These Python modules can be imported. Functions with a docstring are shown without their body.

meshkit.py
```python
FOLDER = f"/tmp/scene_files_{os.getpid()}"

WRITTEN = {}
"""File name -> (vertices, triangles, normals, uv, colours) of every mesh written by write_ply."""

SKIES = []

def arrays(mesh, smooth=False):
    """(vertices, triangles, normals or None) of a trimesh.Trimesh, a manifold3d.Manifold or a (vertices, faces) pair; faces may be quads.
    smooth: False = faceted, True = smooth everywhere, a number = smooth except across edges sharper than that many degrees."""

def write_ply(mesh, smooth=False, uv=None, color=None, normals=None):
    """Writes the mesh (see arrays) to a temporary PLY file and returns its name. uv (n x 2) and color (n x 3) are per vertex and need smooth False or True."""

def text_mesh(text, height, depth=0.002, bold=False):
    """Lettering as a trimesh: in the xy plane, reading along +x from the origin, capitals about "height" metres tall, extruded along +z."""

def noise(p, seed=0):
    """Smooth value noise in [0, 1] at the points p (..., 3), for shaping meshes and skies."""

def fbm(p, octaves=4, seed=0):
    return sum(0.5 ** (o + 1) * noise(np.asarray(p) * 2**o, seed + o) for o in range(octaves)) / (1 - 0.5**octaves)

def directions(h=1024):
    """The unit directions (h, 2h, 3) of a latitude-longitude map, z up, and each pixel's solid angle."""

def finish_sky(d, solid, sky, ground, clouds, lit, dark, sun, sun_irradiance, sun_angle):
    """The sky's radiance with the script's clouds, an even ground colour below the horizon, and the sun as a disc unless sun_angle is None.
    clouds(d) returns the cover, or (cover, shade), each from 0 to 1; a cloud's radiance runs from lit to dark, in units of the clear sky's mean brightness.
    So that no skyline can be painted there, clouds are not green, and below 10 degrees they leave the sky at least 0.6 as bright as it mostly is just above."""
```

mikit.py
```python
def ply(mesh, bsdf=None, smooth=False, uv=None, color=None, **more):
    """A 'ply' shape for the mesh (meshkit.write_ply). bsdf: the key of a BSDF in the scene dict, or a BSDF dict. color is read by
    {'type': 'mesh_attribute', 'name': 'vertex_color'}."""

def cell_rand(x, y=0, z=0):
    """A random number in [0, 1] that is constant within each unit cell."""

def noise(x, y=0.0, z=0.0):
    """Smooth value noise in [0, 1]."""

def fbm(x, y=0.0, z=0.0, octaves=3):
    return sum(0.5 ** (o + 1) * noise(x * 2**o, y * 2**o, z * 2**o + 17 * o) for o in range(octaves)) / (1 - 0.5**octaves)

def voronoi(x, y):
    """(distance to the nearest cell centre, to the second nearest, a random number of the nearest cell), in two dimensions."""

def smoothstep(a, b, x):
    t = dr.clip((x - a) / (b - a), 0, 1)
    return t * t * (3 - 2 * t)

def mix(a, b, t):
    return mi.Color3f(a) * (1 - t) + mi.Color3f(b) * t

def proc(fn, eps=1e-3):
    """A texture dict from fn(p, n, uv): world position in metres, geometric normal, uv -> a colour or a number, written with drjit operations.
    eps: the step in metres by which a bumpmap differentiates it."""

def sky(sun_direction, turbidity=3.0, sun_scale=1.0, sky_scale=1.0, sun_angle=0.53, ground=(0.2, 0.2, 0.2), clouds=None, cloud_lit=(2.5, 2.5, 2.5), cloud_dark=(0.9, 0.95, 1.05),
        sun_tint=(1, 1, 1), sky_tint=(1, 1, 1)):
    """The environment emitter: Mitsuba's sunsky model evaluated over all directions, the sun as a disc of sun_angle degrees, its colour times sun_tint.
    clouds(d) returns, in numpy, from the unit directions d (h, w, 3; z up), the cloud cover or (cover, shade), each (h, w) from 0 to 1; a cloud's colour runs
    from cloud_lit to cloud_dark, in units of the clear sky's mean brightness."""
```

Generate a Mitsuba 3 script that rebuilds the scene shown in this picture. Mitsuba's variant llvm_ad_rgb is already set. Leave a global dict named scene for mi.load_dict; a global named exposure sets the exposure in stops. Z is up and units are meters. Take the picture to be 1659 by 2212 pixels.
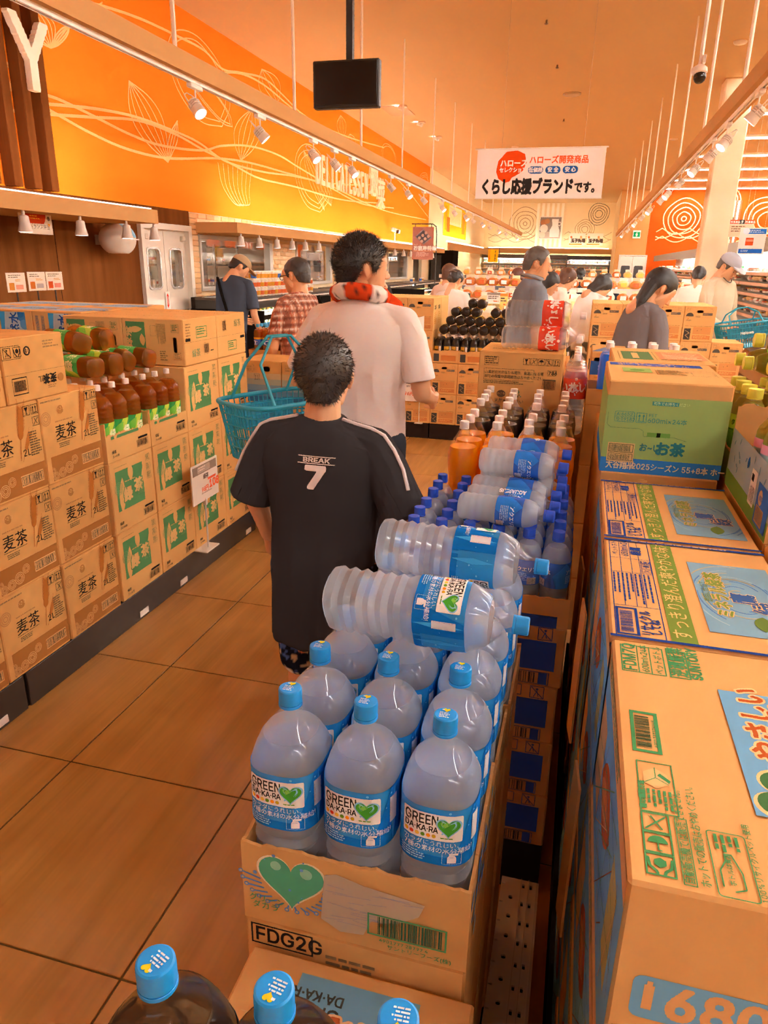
import math, random, glob
import numpy as np, trimesh, manifold3d as m3, mitsuba as mi, mikit, meshkit, shapely
import drjit as dr
from shapely import affinity
from shapely.geometry import Polygon, MultiPolygon, LineString, Point, box as sbox
from mikit import noise as dnoise, fbm as dfbm, smoothstep, mix
T = mi.ScalarTransform4f
random.seed(7); rng = np.random.default_rng(7)
scene, labels = {'type': 'scene'}, {}

# ---------------------------------------------------------------- camera, light, exposure
CAM_H = 1.6
scene['camera'] = {'type': 'perspective', 'fov': 56.77, 'fov_axis': 'x', 'near_clip': 0.05, 'far_clip': 120.0,
    'to_world': T().look_at(origin=[0, 0, CAM_H], target=[-0.24106, 0.91275, CAM_H - 0.32983], up=[-0.10152, 0.31446, 0.94383])}
exposure = 1.35
LAMP = (1.0, 0.96, 0.86)
LAMP_W = (1.0, 0.98, 0.94)
L_SPOT, L_STRIP, L_PEND, L_COVE, L_CASE = 900.0, 42.0, 110.0, 14.0, 45.0
scene['sky'] = {**mikit.sky([0.3, -0.4, 0.75], turbidity=4.0, sun_scale=0.0, sky_scale=2.2, ground=(0.35, 0.33, 0.3),
                clouds=lambda d: (np.full(d.shape[:2], 0.85), np.full(d.shape[:2], 0.25)), cloud_lit=(1.6, 1.6, 1.6), cloud_dark=(1.0, 1.02, 1.06)),
                'sampling_weight': 1.2}

# ---------------------------------------------------------------- helpers
def lin(c):
    if isinstance(c, str):
        c = c.lstrip('#'); c = [int(c[i:i + 2], 16) / 255 for i in (0, 2, 4)]
        return tuple(x / 12.92 if x < 0.04045 else ((x + 0.055) / 1.055) ** 2.4 for x in c)
    return tuple(c)
def numbered(key):
    if key not in scene and key not in labels: return key
    for i in range(1, 5000):
        k = f'{key}_{i:03d}'
        if k not in scene and k not in labels: return k
def shp(mesh, bsdf, smooth=False, color=None):
    """ply dict; color = one rgb / hex for all vertices or an (n,3) array (then smooth False/True only)"""
    if hasattr(mesh, 'to_mesh'):
        m = mesh.to_mesh(); mesh = trimesh.Trimesh(m.vert_properties[:, :3], m.tri_verts, process=False)
    if color is None: return mikit.ply(mesh, bsdf, smooth=smooth)
    if isinstance(color, str) or np.ndim(color) == 1:
        if smooth is not False and smooth is not True:
            mesh = trimesh.graph.smooth_shade(mesh, angle=np.radians(smooth), facet_minarea=None); smooth = True
        color = np.tile(np.array(lin(color)), (len(mesh.vertices), 1))
    return mikit.ply(mesh, bsdf, smooth=smooth, color=color)
def mat4(x=0, y=0, z=0, rz=0, rx=0, ry=0, s=1):
    """degrees; rotate x, then y, then z, then move"""
    R = trimesh.transformations.euler_matrix(math.radians(rx), math.radians(ry), math.radians(rz), 'sxyz')
    if np.ndim(s) or s != 1: R = R @ np.diag([*np.broadcast_to(s, 3), 1.0])
    R[:3, 3] = (x, y, z); return R
def tw(M): return T(np.asarray(M, float))
def tag(key, label=None, cat=None, group=None, kind=None):
    d = {k: v for k, v in (('label', label), ('category', cat), ('group', group), ('kind', kind)) if v}
    if d: labels[key] = d
def put(tpl, name, label, cat, M=None, group=None, skip=()):
    """a thing from a template: list of (path, shape dict[, label]); a path '' is the thing itself"""
    key = numbered(name); labels[key] = {'label': label, 'category': cat, **({'group': group} if group else {})}
    for e in tpl:
        if e[0] in skip: continue
        k = key + ('__' + e[0] if e[0] else '')
        scene[k] = {**e[1], **({'to_world': tw(M)} if M is not None else {})}
        if len(e) > 2 and e[2]: labels[k] = {**labels.get(k, {}), 'label': e[2]}
    return key
def struct(name, shape, parent=None):
    key = numbered((parent + '__' if parent else '') + name); scene[key] = shape
    if not parent: labels[key] = {'kind': 'structure'}
    return key
def cat_(*ms): return trimesh.util.concatenate([m for m in ms])
def bx(x0, x1, y0, y1, z0, z1):
    m = trimesh.creation.box((x1 - x0, y1 - y0, z1 - z0)); m.apply_translation(((x0 + x1) / 2, (y0 + y1) / 2, (z0 + z1) / 2)); return m
def cbox(w, d, h, b=0.003, c=(0, 0, 0)):
    """chamfered box, centred on c"""
    x, y, z = w / 2, d / 2, h / 2; b = min(b, x * .9, y * .9, z * .9); P_ = []
    for sx in (-1, 1):
        for sy in (-1, 1):
            for sz in (-1, 1):
                P_ += [(sx * (x - b), sy * (y - b), sz * z), (sx * (x - b), sy * y, sz * (z - b)), (sx * x, sy * (y - b), sz * (z - b))]
    m = trimesh.Trimesh(np.array(P_)).convex_hull; m.apply_translation(c); return m
def tube(pts, r, sides=8, caps=True):
    p = np.asarray(pts, float); n = len(p); r = np.broadcast_to(np.asarray(r, float), (n,))
    t = np.gradient(p, axis=0); t /= np.linalg.norm(t, axis=1, keepdims=True) + 1e-12
    u = np.array([0, 0, 1.0]) if abs(t[0, 2]) < .9 else np.array([1.0, 0, 0]); V = []
    ang = np.arange(sides) * 2 * np.pi / sides
    for i in range(n):
        u = u - t[i] * (u @ t[i]); u /= np.linalg.norm(u) + 1e-12; w = np.cross(t[i], u)
        V.append(p[i] + r[i] * (np.cos(ang)[:, None] * u + np.sin(ang)[:, None] * w))
    V = np.vstack(V); F_ = []
    for i in range(n - 1):
        for j in range(sides):
            a, b = i * sides + j, i * sides + (j + 1) % sides; F_ += [(a, b, b + sides), (a, b + sides, a + sides)]
    if caps:
        V = np.vstack([V, p[0], p[-1]]); c0, c1 = n * sides, n * sides + 1
        for j in range(sides):
            F_ += [(c0, (j + 1) % sides, j), (c1, (n - 1) * sides + j, (n - 1) * sides + (j + 1) % sides)]
    return trimesh.Trimesh(V, F_, process=False)
def loft(rings, cap0=True, cap1=True):
    """rings: (n, k, 3) closed loops, counter-clockwise seen from the end"""
    R = np.asarray(rings, float); n, k = R.shape[:2]; V = R.reshape(-1, 3); i, j = np.meshgrid(np.arange(n - 1), np.arange(k), indexing='ij')
    a, b = (i * k + j).ravel(), (i * k + (j + 1) % k).ravel(); F_ = np.vstack([np.stack([a, b, b + k], 1), np.stack([a, b + k, a + k], 1)])
    J = np.arange(k); J1 = (J + 1) % k
    if cap0: V = np.vstack([V, R[0].mean(0)]); F_ = np.vstack([F_, np.stack([np.full(k, len(V) - 1), J1, J], 1)])
    if cap1: V = np.vstack([V, R[-1].mean(0)]); F_ = np.vstack([F_, np.stack([np.full(k, len(V) - 1), J + (n - 1) * k, J1 + (n - 1) * k], 1)])
    return trimesh.Trimesh(V, F_, process=False)
def sring(z, rx, ry=None, n=2.0, k=40, cx=0, cy=0, ph=0):
    ry = rx if ry is None else ry; a = np.arange(k) * 2 * np.pi / k + ph; c, s = np.cos(a), np.sin(a)
    q = (np.abs(c) ** n + np.abs(s) ** n) ** (-1 / n)
    return np.stack([cx + rx * c * q, cy + ry * s * q, np.full(k, z)], 1)
def lathe(prof, k=32):
    return loft([sring(z, max(r, 1e-4), k=k) for r, z in prof])
def quad(O, U, V):
    O, U, V = map(np.asarray, (O, U, V)); return trimesh.Trimesh([O, O + U, O + U + V, O + V], [[0, 1, 2], [0, 2, 3]], process=False)
def to_m3(m): return m3.Manifold(m3.Mesh(np.asarray(m.vertices, np.float32), np.asarray(m.faces, np.uint32)))
def from_m3(m):
    q = m.to_mesh(); return trimesh.Trimesh(q.vert_properties[:, :3], q.tri_verts, process=False)
class MB:
    """coloured pieces joined to one mesh of one part"""
    def __init__(s): s.m, s.c = [], []
    def add(s, mesh, col, M=None):
        mesh = mesh.copy() if M is not None else mesh
        if M is not None: mesh.apply_transform(M)
        s.m.append(mesh); s.c.append(np.tile(lin(col), (len(mesh.vertices), 1))); return s
    def shape(s, bsdf, smooth=False):
        if smooth is not False and smooth is not True:
            for i, (m, c) in enumerate(zip(s.m, s.c)):
                s.m[i] = trimesh.graph.smooth_shade(m, angle=np.radians(smooth), facet_minarea=None); s.c[i] = np.tile(c[0], (len(s.m[i].vertices), 1))
            smooth = True
        return shp(trimesh.util.concatenate(s.m), bsdf, smooth, np.vstack(s.c))

# ---- flat print: polygons in a face's own metres, later laid on the face
_FD = glob.glob('/opt/blender-*/*/datafiles/fonts/')[0]
_FN = {'i': 'Inter.woff2', 'j': 'Noto Sans CJK Regular.woff2'}
_fonts, _glyphs = {}, {}
def glyph(ch, px, bold, f):
    from PIL import ImageFont
    key = (ch, px, bold, f)
    if key in _glyphs: return _glyphs[key]
    if (f, px) not in _fonts: _fonts[f, px] = ImageFont.truetype(_FD + _FN[f], px)
    ft = _fonts[f, px]; adv = ft.getlength(ch)
    mask, off = ft.getmask2(ch, mode='L', anchor='ls', stroke_width=bold)
    w, h = mask.size; geom = Polygon()
    if w and h:
        on = np.pad(np.array(mask, dtype=np.uint8).reshape(h, w) > 120, ((0, 0), (1, 1))).astype(np.int8)
        r, s0 = np.nonzero(np.diff(on, axis=1) == 1); e = np.nonzero(np.diff(on, axis=1) == -1)[1]
        geom = shapely.union_all(sbox_arr(s0 + off[0], -r - 1 - off[1], e + off[0], -r - off[1])).buffer(.55, quad_segs=2).buffer(-.5, quad_segs=2).simplify(.6 if px > 30 else .75)
    if bold: geom = geom.union(glyph(ch, px, 0, f)[0])
    _glyphs[key] = (geom, adv); return _glyphs[key]
def sbox_arr(a, b, c, d): return shapely.box(np.asarray(a, float), np.asarray(b, float), np.asarray(c, float), np.asarray(d, float))
def text_geom(t, h, bold=0, px=40, vertical=False, f=None, gap=0.0):
    """shapely lettering with capitals h tall, from the origin along +x (or downwards)"""
    out, x, s = [], 0.0, h / (0.73 * px)
    for ch in t:
        ff = f or ('i' if ord(ch) < 0x250 else 'j'); g, adv = glyph(ch, px, bold, ff)
        if vertical:
            if not g.is_empty: out.append(affinity.translate(g, -adv / 2, x - px * .85))
            x -= px * (1.0 + gap)
        else:
            if not g.is_empty: out.append(affinity.translate(g, x, 0))
            x += adv + gap * px
    return affinity.scale(shapely.union_all(out), s, s, origin=(0, 0)), x * s
def polys(g):
    if g.is_empty: return []
    return [p for p in getattr(g, 'geoms', [g]) if isinstance(p, Polygon) and p.area > 1e-10] if not isinstance(g, Polygon) else [g]
class P:
    def __init__(s, w=1, h=1): s.w, s.h, s.items, s.k = w, h, [], 0
    def poly(s, g, col, up=True):
        if up: s.k += 1
        for q in polys(g if isinstance(g, shapely.Geometry) else Polygon(g)):
            try: v, f_ = trimesh.creation.triangulate_polygon(q, engine='earcut')
            except Exception: continue
            if len(f_): s.items.append((np.asarray(v), np.asarray(f_), lin(col), s.k))
        return s
    def rect(s, x, y, w, h, col, r=0, rot=0):
        g = sbox(x, y, x + w, y + h)
        if r: g = g.buffer(-r).buffer(r, quad_segs=3)
        return s.poly(affinity.rotate(g, rot) if rot else g, col)
    def frame(s, x, y, w, h, t, col, r=0):
        g = sbox(x, y, x + w, y + h)
        if r: g = g.buffer(-r).buffer(r, quad_segs=3)
        return s.poly(g.difference(g.buffer(-t, join_style=2)), col)
    def circ(s, x, y, r, col, ry=None): return s.poly(affinity.scale(Point(x, y).buffer(r, quad_segs=8), 1, (ry or r) / r), col)
    def line(s, pts, t, col): return s.poly(LineString(pts).buffer(t / 2, quad_segs=2), col)
    def text(s, t, x, y, h, col, bold=0, rot=0, anchor='l', px=40, sx=1.0, vertical=False, f=None, out=None, ot=0.004, gap=0.0):
        g, w = text_geom(t, h, bold, px, vertical, f, gap); g = affinity.scale(g, sx, 1, origin=(0, 0)); w *= sx
        if not vertical and anchor != 'l': g = affinity.translate(g, -w / 2 if anchor == 'c' else -w, 0)
        g = affinity.translate(affinity.rotate(g, rot, origin=(0, 0)), x, y)
        if out: s.poly(g.buffer(ot, quad_segs=2), out)
        return s.poly(g, col)
    def bars(s, x, y, w, h, col, seed=1, vert=False, n=26):
        r = random.Random(seed); gs, q = [], 0.0; ws = [r.choice((1, 1, 2, 3)) for _ in range(2 * n)]; tot = sum(ws)
        for i, a in enumerate(ws):
            if i % 2 == 0: gs.append(sbox(x, y + q / tot * h, x + w, y + (q + a) / tot * h) if vert else sbox(x + q / tot * w, y, x + (q + a) / tot * w, y + h))
            q += a
        return s.poly(MultiPolygon(gs), col)
    def rows(s, x, y, w, h, n, col, seed=1, vert=False, fill=.5):
        """small print too fine to read: rows of short dashes"""
        r = random.Random(seed); gs = []; L = h if vert else w; C = (w if vert else h) / n
        for i in range(n):
            q = 0.0; end = L * r.uniform(.6, 1)
            while q < end:
                a = min(r.uniform(.5, 2.2) * C, end - q)
                if a > C * .3: gs.append(sbox(x + i * C, y + h - q - a, x + i * C + C * fill, y + h - q) if vert else sbox(x + q, y + h - i * C - C * fill, x + q + a, y + h - i * C))
                q += a + C * .28
        return s.poly(MultiPolygon(gs), col)
    def turned(s, deg):
        """the same print turned about the face's lower left corner (90 or -90: w and h swap)"""
        o = P(s.h, s.w) if deg in (90, -90) else P(s.w, s.h)
        for v, f_, c, k in s.items:
            x, y = v[:, 0], v[:, 1]
            v2 = np.stack([s.h - y, x], 1) if deg == 90 else np.stack([y, s.w - x], 1) if deg == -90 else np.stack([s.w - x, s.h - y], 1)
            o.items.append((v2, f_, c, k))
        o.k = s.k; return o
    def arrays(s, sub=None):
        V, F_, C, n = [], [], [], 0; st = min(.00012, .0014 / max(1, s.k, *[q[3] for q in s.items]))
        for v, f_, c, k in s.items:
            v3 = np.column_stack([v, np.full(len(v), k * st + .0003)])
            if sub:
                v3, f_ = trimesh.remesh.subdivide_to_size(v3, f_, sub, max_iter=12)
            a, b, cc = v3[f_[:, 0], :2], v3[f_[:, 1], :2], v3[f_[:, 2], :2]
            d1, d2 = b - a, cc - a; neg = d1[:, 0] * d2[:, 1] - d1[:, 1] * d2[:, 0] < 0; f_ = f_.copy(); f_[neg] = f_[neg][:, ::-1]
            V.append(v3); F_.append(f_ + n); C.append(np.tile(c, (len(v3), 1))); n += len(v3)
        return np.vstack(V), np.vstack(F_), np.vstack(C)
    def on(s, O, U, V, bsdf='print_ink'):
        v, f_, c = s.arrays(); O, U, V = (np.asarray(q, float) for q in (O, U, V)); N = np.cross(U, V)
        return mikit.ply(trimesh.Trimesh(O + v[:, :1] * U + v[:, 1:2] * V + v[:, 2:] * N, f_, process=False), bsdf, color=c)
    def wrap(s, fn, bsdf='print_ink', sub=.012):
        """fn(u, v, n) -> points"""
        v, f_, c = s.arrays(sub); return mikit.ply(trimesh.Trimesh(fn(v[:, 0], v[:, 1], v[:, 2]), f_, process=False), bsdf, color=c)
FACES = {'front': lambda w, d, h: ((-w / 2, -d / 2, 0), (1, 0, 0), (0, 0, 1)), 'back': lambda w, d, h: ((w / 2, d / 2, 0), (-1, 0, 0), (0, 0, 1)),
         'right': lambda w, d, h: ((w / 2, -d / 2, 0), (0, 1, 0), (0, 0, 1)), 'left': lambda w, d, h: ((-w / 2, d / 2, 0), (0, -1, 0), (0, 0, 1)),
         'top': lambda w, d, h: ((-w / 2, -d / 2, h), (1, 0, 0), (0, 1, 0))}

# ---------------------------------------------------------------- materials (one entry each; most take the vertex colour)
VC = {'type': 'mesh_attribute', 'name': 'vertex_color'}
def two(b): return {'type': 'twosided', 'nested': b}
def prin(col, rough=.5, metal=0.0, spec=.5, **k): return {'type': 'principled', 'base_color': col if isinstance(col, dict) else {'type': 'rgb', 'value': list(lin(col))}, 'roughness': rough, 'metallic': metal, 'specular': spec, **k}
def mats(**k):
    for n, b in k.items(): scene[n] = b
def card_fn(base):
    b = lin(base)
    return lambda p, n, uv: mi.Color3f(*b) * (0.90 + 0.18 * dnoise(p.x * 30, p.y * 30, p.z * 30))
def wood_fn(a, b, ax='x', sc=1.0):
    a_, b_ = lin(a), lin(b)
    def fn(p, n, uv):
        l, c, d = (p.x, p.y, p.z) if ax == 'x' else (p.y, p.x, p.z) if ax == 'y' else (p.z, p.x, p.y)
        w = dnoise(l * 1.3 * sc, c * 16 * sc, d * 16 * sc); g = dnoise(l * 5 * sc, c * 130 * sc, d * 130 * sc)
        return mix(a_, b_, dr.clip(w * 1.5 - .25 + (g - .5) * .35, 0, 1))
    return fn
def floor_fn(p, n, uv):
    tx, ty = dr.floor((p.x + .27) / .62), dr.floor((p.y - 1.02) / .626)
    r = mikit.cell_rand(tx, ty, 3)
    w = .6 * dnoise(p.y * 1.6 + r * 31, p.x * 15 + r * 7) + .4 * dnoise(p.y * 4 + r * 3, p.x * 38); g = dnoise(p.y * 9 + r * 9, p.x * 150)
    c = mix(lin('#cc8f4a'), lin('#b47a38'), dr.clip(w * 1.4 - .2 + (g - .5) * .3, 0, 1))
    return c * (.92 + .1 * r)
def dif(col): return two({'type': 'diffuse', 'reflectance': col if isinstance(col, dict) else {'type': 'rgb', 'value': list(lin(col))}})
def rpl(col, a): return two({'type': 'roughplastic', 'alpha': a, 'distribution': 'ggx', 'nonlinear': False, 'diffuse_reflectance': col if isinstance(col, dict) else {'type': 'rgb', 'value': list(lin(col))}})
mats(print_ink=dif(VC), matte=dif(VC), cloth=dif(VC), satin=two(prin(VC, .4)), gloss=two(prin(VC, .15)), skin=two(prin(VC, .5)), hair=two(prin(VC, .45)),
     metal=two({'type': 'roughconductor', 'alpha': .22, 'specular_reflectance': VC}),
     carton_a=dif(mikit.proc(card_fn('#cf9a5c'))), carton_b=dif(mikit.proc(card_fn('#bd8a52'))), carton_c=dif('#d6a466'),
     floor_wood=rpl(mikit.proc(floor_fn), .22),
     beam_wood=dif('#c89a66'), dark_wood=dif(mikit.proc(wood_fn('#6e3f20', '#5c3218', 'z'))), panel_wood=dif('#c8965a'),
     clear={'type': 'thindielectric', 'int_ior': 1.5},
     pet={'type': 'thindielectric', 'int_ior': 1.45, 'specular_transmittance': {'type': 'rgb', 'value': [.97, .975, .98]}})
def group_of(name, shape):
    """a shape that is copied often: returns what a copy's entry holds"""
    scene[name] = {'type': 'shapegroup', 'shape': shape}
    return lambda M: {'type': 'instance', 'to_world': tw(M), 'of': {'type': 'ref', 'id': name}}
def liquid(name, tint, body, w):
    mats(**{name: {'type': 'blendbsdf', 'weight': w, 'a': {'type': 'thindielectric', 'int_ior': 1.33, 'specular_transmittance': {'type': 'rgb', 'value': list(tint)}}, 'b': two(prin(body, .12, spec=.9))}})
liquid('milky_drink', (.93, .95, .97), '#c8ced4', .29)
liquid('orange_drink', (1., .62, .06), '#ff9a0a', .62)
liquid('amber_tea', (.90, .50, .14), '#a85c18', .25)
liquid('green_tea', (.80, .66, .25), '#8a7a2a', .35)
liquid('clear_water', (.97, .98, .99), '#dcdcdc', .06)
liquid('blue_drink', (.10, .45, .95), '#1c7fe0', .55)
def lamp(rad, col=LAMP): return {'type': 'area', 'radiance': {'type': 'rgb', 'value': [rad * c for c in col]}}
# ---------------------------------------------------------------- the setting
XL, YB, YB2, ZC, XR, YF = -5.1, 32.0, 38.0, 4.5, 8.0, -8.0
mats(wall_orange=dif('#f0892a'), wall_cream=dif('#f3dcae'), wall_red=dif('#c8531c'), ceiling_paint=dif('#d4ae7c'), mortar=dif('#e9d2ac'))
struct('floor', shp(bx(XL - 4, XR, YF, YB2, -.1, -.006), 'floor_wood'))
struct('grout', shp(bx(-2.13, 2.83, .395, 12.91, -.0055, -.003), 'matte', color='#4a3018'), 'floor')
tile = shp(cbox(.6145, .6205, .012, .0012, (0, 0, -.006)), 'floor_wood')
for i in range(-3, 5):
    for j in range(-1, 19):
        x, y = -.27 + .62 * i + .31, 1.02 + .626 * j + .313
        scene[numbered('floor__tile')] = {**tile, 'to_world': tw(mat4(x, y, 0))}
ceil = cat_(bx(XL - 4, XR, YF, YB2, ZC, ZC + .1))
struct('ceiling', shp(ceil, 'ceiling_paint'))
# left wall: orange above, dark wood panelling, kitchen door, brick with three kitchen windows
WIN = [(9.25, 11.68, 1.2, 1.93), (12.75, 14.7, 1.2, 1.96), (19.2, 21.45, 1.2, 1.95)]
struct('wall_left', shp(bx(XL - .12, XL, -8, 24.3, 2.2, ZC), 'wall_orange'))
lowl = bx(XL - .12, XL, -8, 7.83, 0, 2.2)
struct('wall_left__wood_panel', shp(lowl, 'dark_wood')); 
struct('wall_left__wood_band', shp(cat_(bx(XL - .1, XL + .02, 7.83, 9.0, 2.0, 2.2)), 'dark_wood'))
for y in (5.15, 6.4): struct('wall_left__panel_joint', shp(bx(XL, XL + .003, y, y + .006, 0, 2.0), 'matte', color='#3a1e0e'))
br = trimesh.creation.box((1, 1, 1))
cut = [sbox(*(w[0], w[2], w[1], w[3])) for w in WIN] + [sbox(22.3, 0, 23.5, 1.95)]
wl = sbox(9.0, 0, 24.3, 2.2).difference(shapely.union_all(cut))
mw = cat_(*[trimesh.creation.extrude_polygon(q, .1) for q in polys(wl)]); mw.apply_transform(np.array([[0, 0, 1, XL - .11], [1, 0, 0, 0], [0, 1, 0, 0], [0, 0, 0, 1.0]]))
struct('wall_left__brick_backing', shp(mw, 'mortar'))
bricks = [shp(cbox(.03, .205, .058, .004), 'matte', color=c) for c in ('#e6c094', '#dcb284', '#ecc89e', '#d6a878')]
rb = random.Random(3); nb = 0
solid = wl.buffer(-.01)
for yy0, yy1, zz0, zz1 in ((9.0, 9.25, .9, 2.2), (11.68, 12.75, .95, 1.95), (9.25, 12.75, .95, 1.2), (9.25, 14.6, 2.13, 2.2), (14.7, 17.2, 1.1, 1.95)):
    z = zz0 + .03; row = 0
    while z < zz1 - .02:
        y = yy0 + (.118 if row % 2 == 0 or yy1 < 9.3 else .01)
        while y < yy1:
            if solid.contains(sbox(y - .1, z - .024, y + .1, z + .024)) and nb < 300:
                nb += 1; scene[numbered('wall_left__brick')] = {**rb.choice(bricks), 'to_world': tw(mat4(XL + rb.uniform(0, .004), y, z))}
            y += .215
        z += .068; row += 1
COVE = group_of('cove_tube', {**shp(bx(-.03, .03, -1.38, 1.38, -.02, .02), 'matte', color='#ffffff'), 'emitter': lamp(L_COVE, LAMP)})
# kitchen behind the windows: a lit room with steel shelves
mats(kitchen_wall=dif('#d8cdb8'))
struct('wall_kitchen', shp(cat_(bx(XL - 3.1, XL - 3.0, 7.0, 24, 0, 2.6), bx(XL - 3.1, XL - .13, 6.9, 7.0, 0, 2.6), bx(XL - 3.1, XL - .12, 23.9, 24, 0, 2.6)), 'kitchen_wall'))
struct('ceiling_kitchen', shp(bx(XL - 3.1, XL - .12, 7.0, 24, 2.6, 2.7), 'kitchen_wall'))
for i, (y0, y1, z0, z1) in enumerate(WIN):
    k = struct('window_%d' % (i + 1), shp(bx(XL - .03, XL - .024, y0 + .04, y1 - .04, z0 + .04, z1 - .04), 'clear'))
    m = MB(); s = .05
    for a in ((y0, y1, z0, z0 + s), (y0, y1, z1 - s, z1), (y0, y0 + s, z0, z1), (y1 - .12, y1, z0, z1)): m.add(bx(XL - .09, XL + .02, *a), '#b9b2a6')
    scene[k + '__frame'] = m.shape('satin')
# kitchen doors: two steel leaves with rounded portholes
def leaf(y0, y1, z1):
    w = sbox(y0, .02, y1, z1); c = (y0 + y1) / 2; hole = sbox(c - .13, 1.27, c + .13, 1.72).buffer(-.05).buffer(.05, quad_segs=4)
    m = trimesh.creation.extrude_polygon(w.difference(hole), .04); fr = trimesh.creation.extrude_polygon(hole.buffer(.025).difference(hole), .052)
    A = np.array([[0, 0, 1, XL - .06], [1, 0, 0, 0], [0, 1, 0, 0], [0, 0, 0, 1.0]]); m.apply_transform(A); fr.apply_transform(A)
    return m, fr, trimesh.creation.extrude_polygon(hole, .006).apply_transform(A), sbox(y0 + .004, .02, y1 - .004, .98)
struct('door_1', shp(cat_(bx(XL - .12, XL + .05, 7.83, 7.9, 0, 2.02), bx(XL - .12, XL + .05, 8.92, 9.0, 0, 2.02), bx(XL - .12, XL + .05, 7.83, 9.0, 1.95, 2.02)), 'satin', color='#d9d2c4'))
for y0, y1 in ((7.9, 8.405), (8.415, 8.92)):
    m, fr, gl, low = leaf(y0, y1, 1.95); k = struct('leaf', shp(m, 'satin', color='#d8cfc0'), 'door_1')
    scene[k + '__porthole_frame'] = shp(fr, 'metal', color='#c9c9c9'); scene[k + '__porthole_pane'] = shp(gl, 'clear')
    scene[k + '__kick_plate'] = shp(bx(XL - .02, XL - .016, y0 + .01, y1 - .01, .03, .98), 'metal', color='#b5aa9a')
    scene[k + '__hinge_box'] = shp(cbox(.05, .07, .06, .006, (XL, y0 + .08 if y0 < 8.2 else y1 - .08, 1.86)), 'satin', color='#c9bfae')
pr = P().rect(0, 0, .10, .22, '#f4efe6').poly([(.05, .2), (.08, .16), (.02, .16)], '#c43020').poly([(.05, .02), (.08, .06), (.02, .06)], '#c43020').rect(.03, .065, .04, .09, '#c43020').rect(.042, .07, .016, .08, '#f4efe6')
k = numbered('door_notice'); scene[k] = pr.on((XL - .01, 8.34, 1.0), (0, 1, 0), (0, 0, 1)); tag(k, 'small white notice with red up-down arrow on the steel kitchen door', 'notice')
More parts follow.
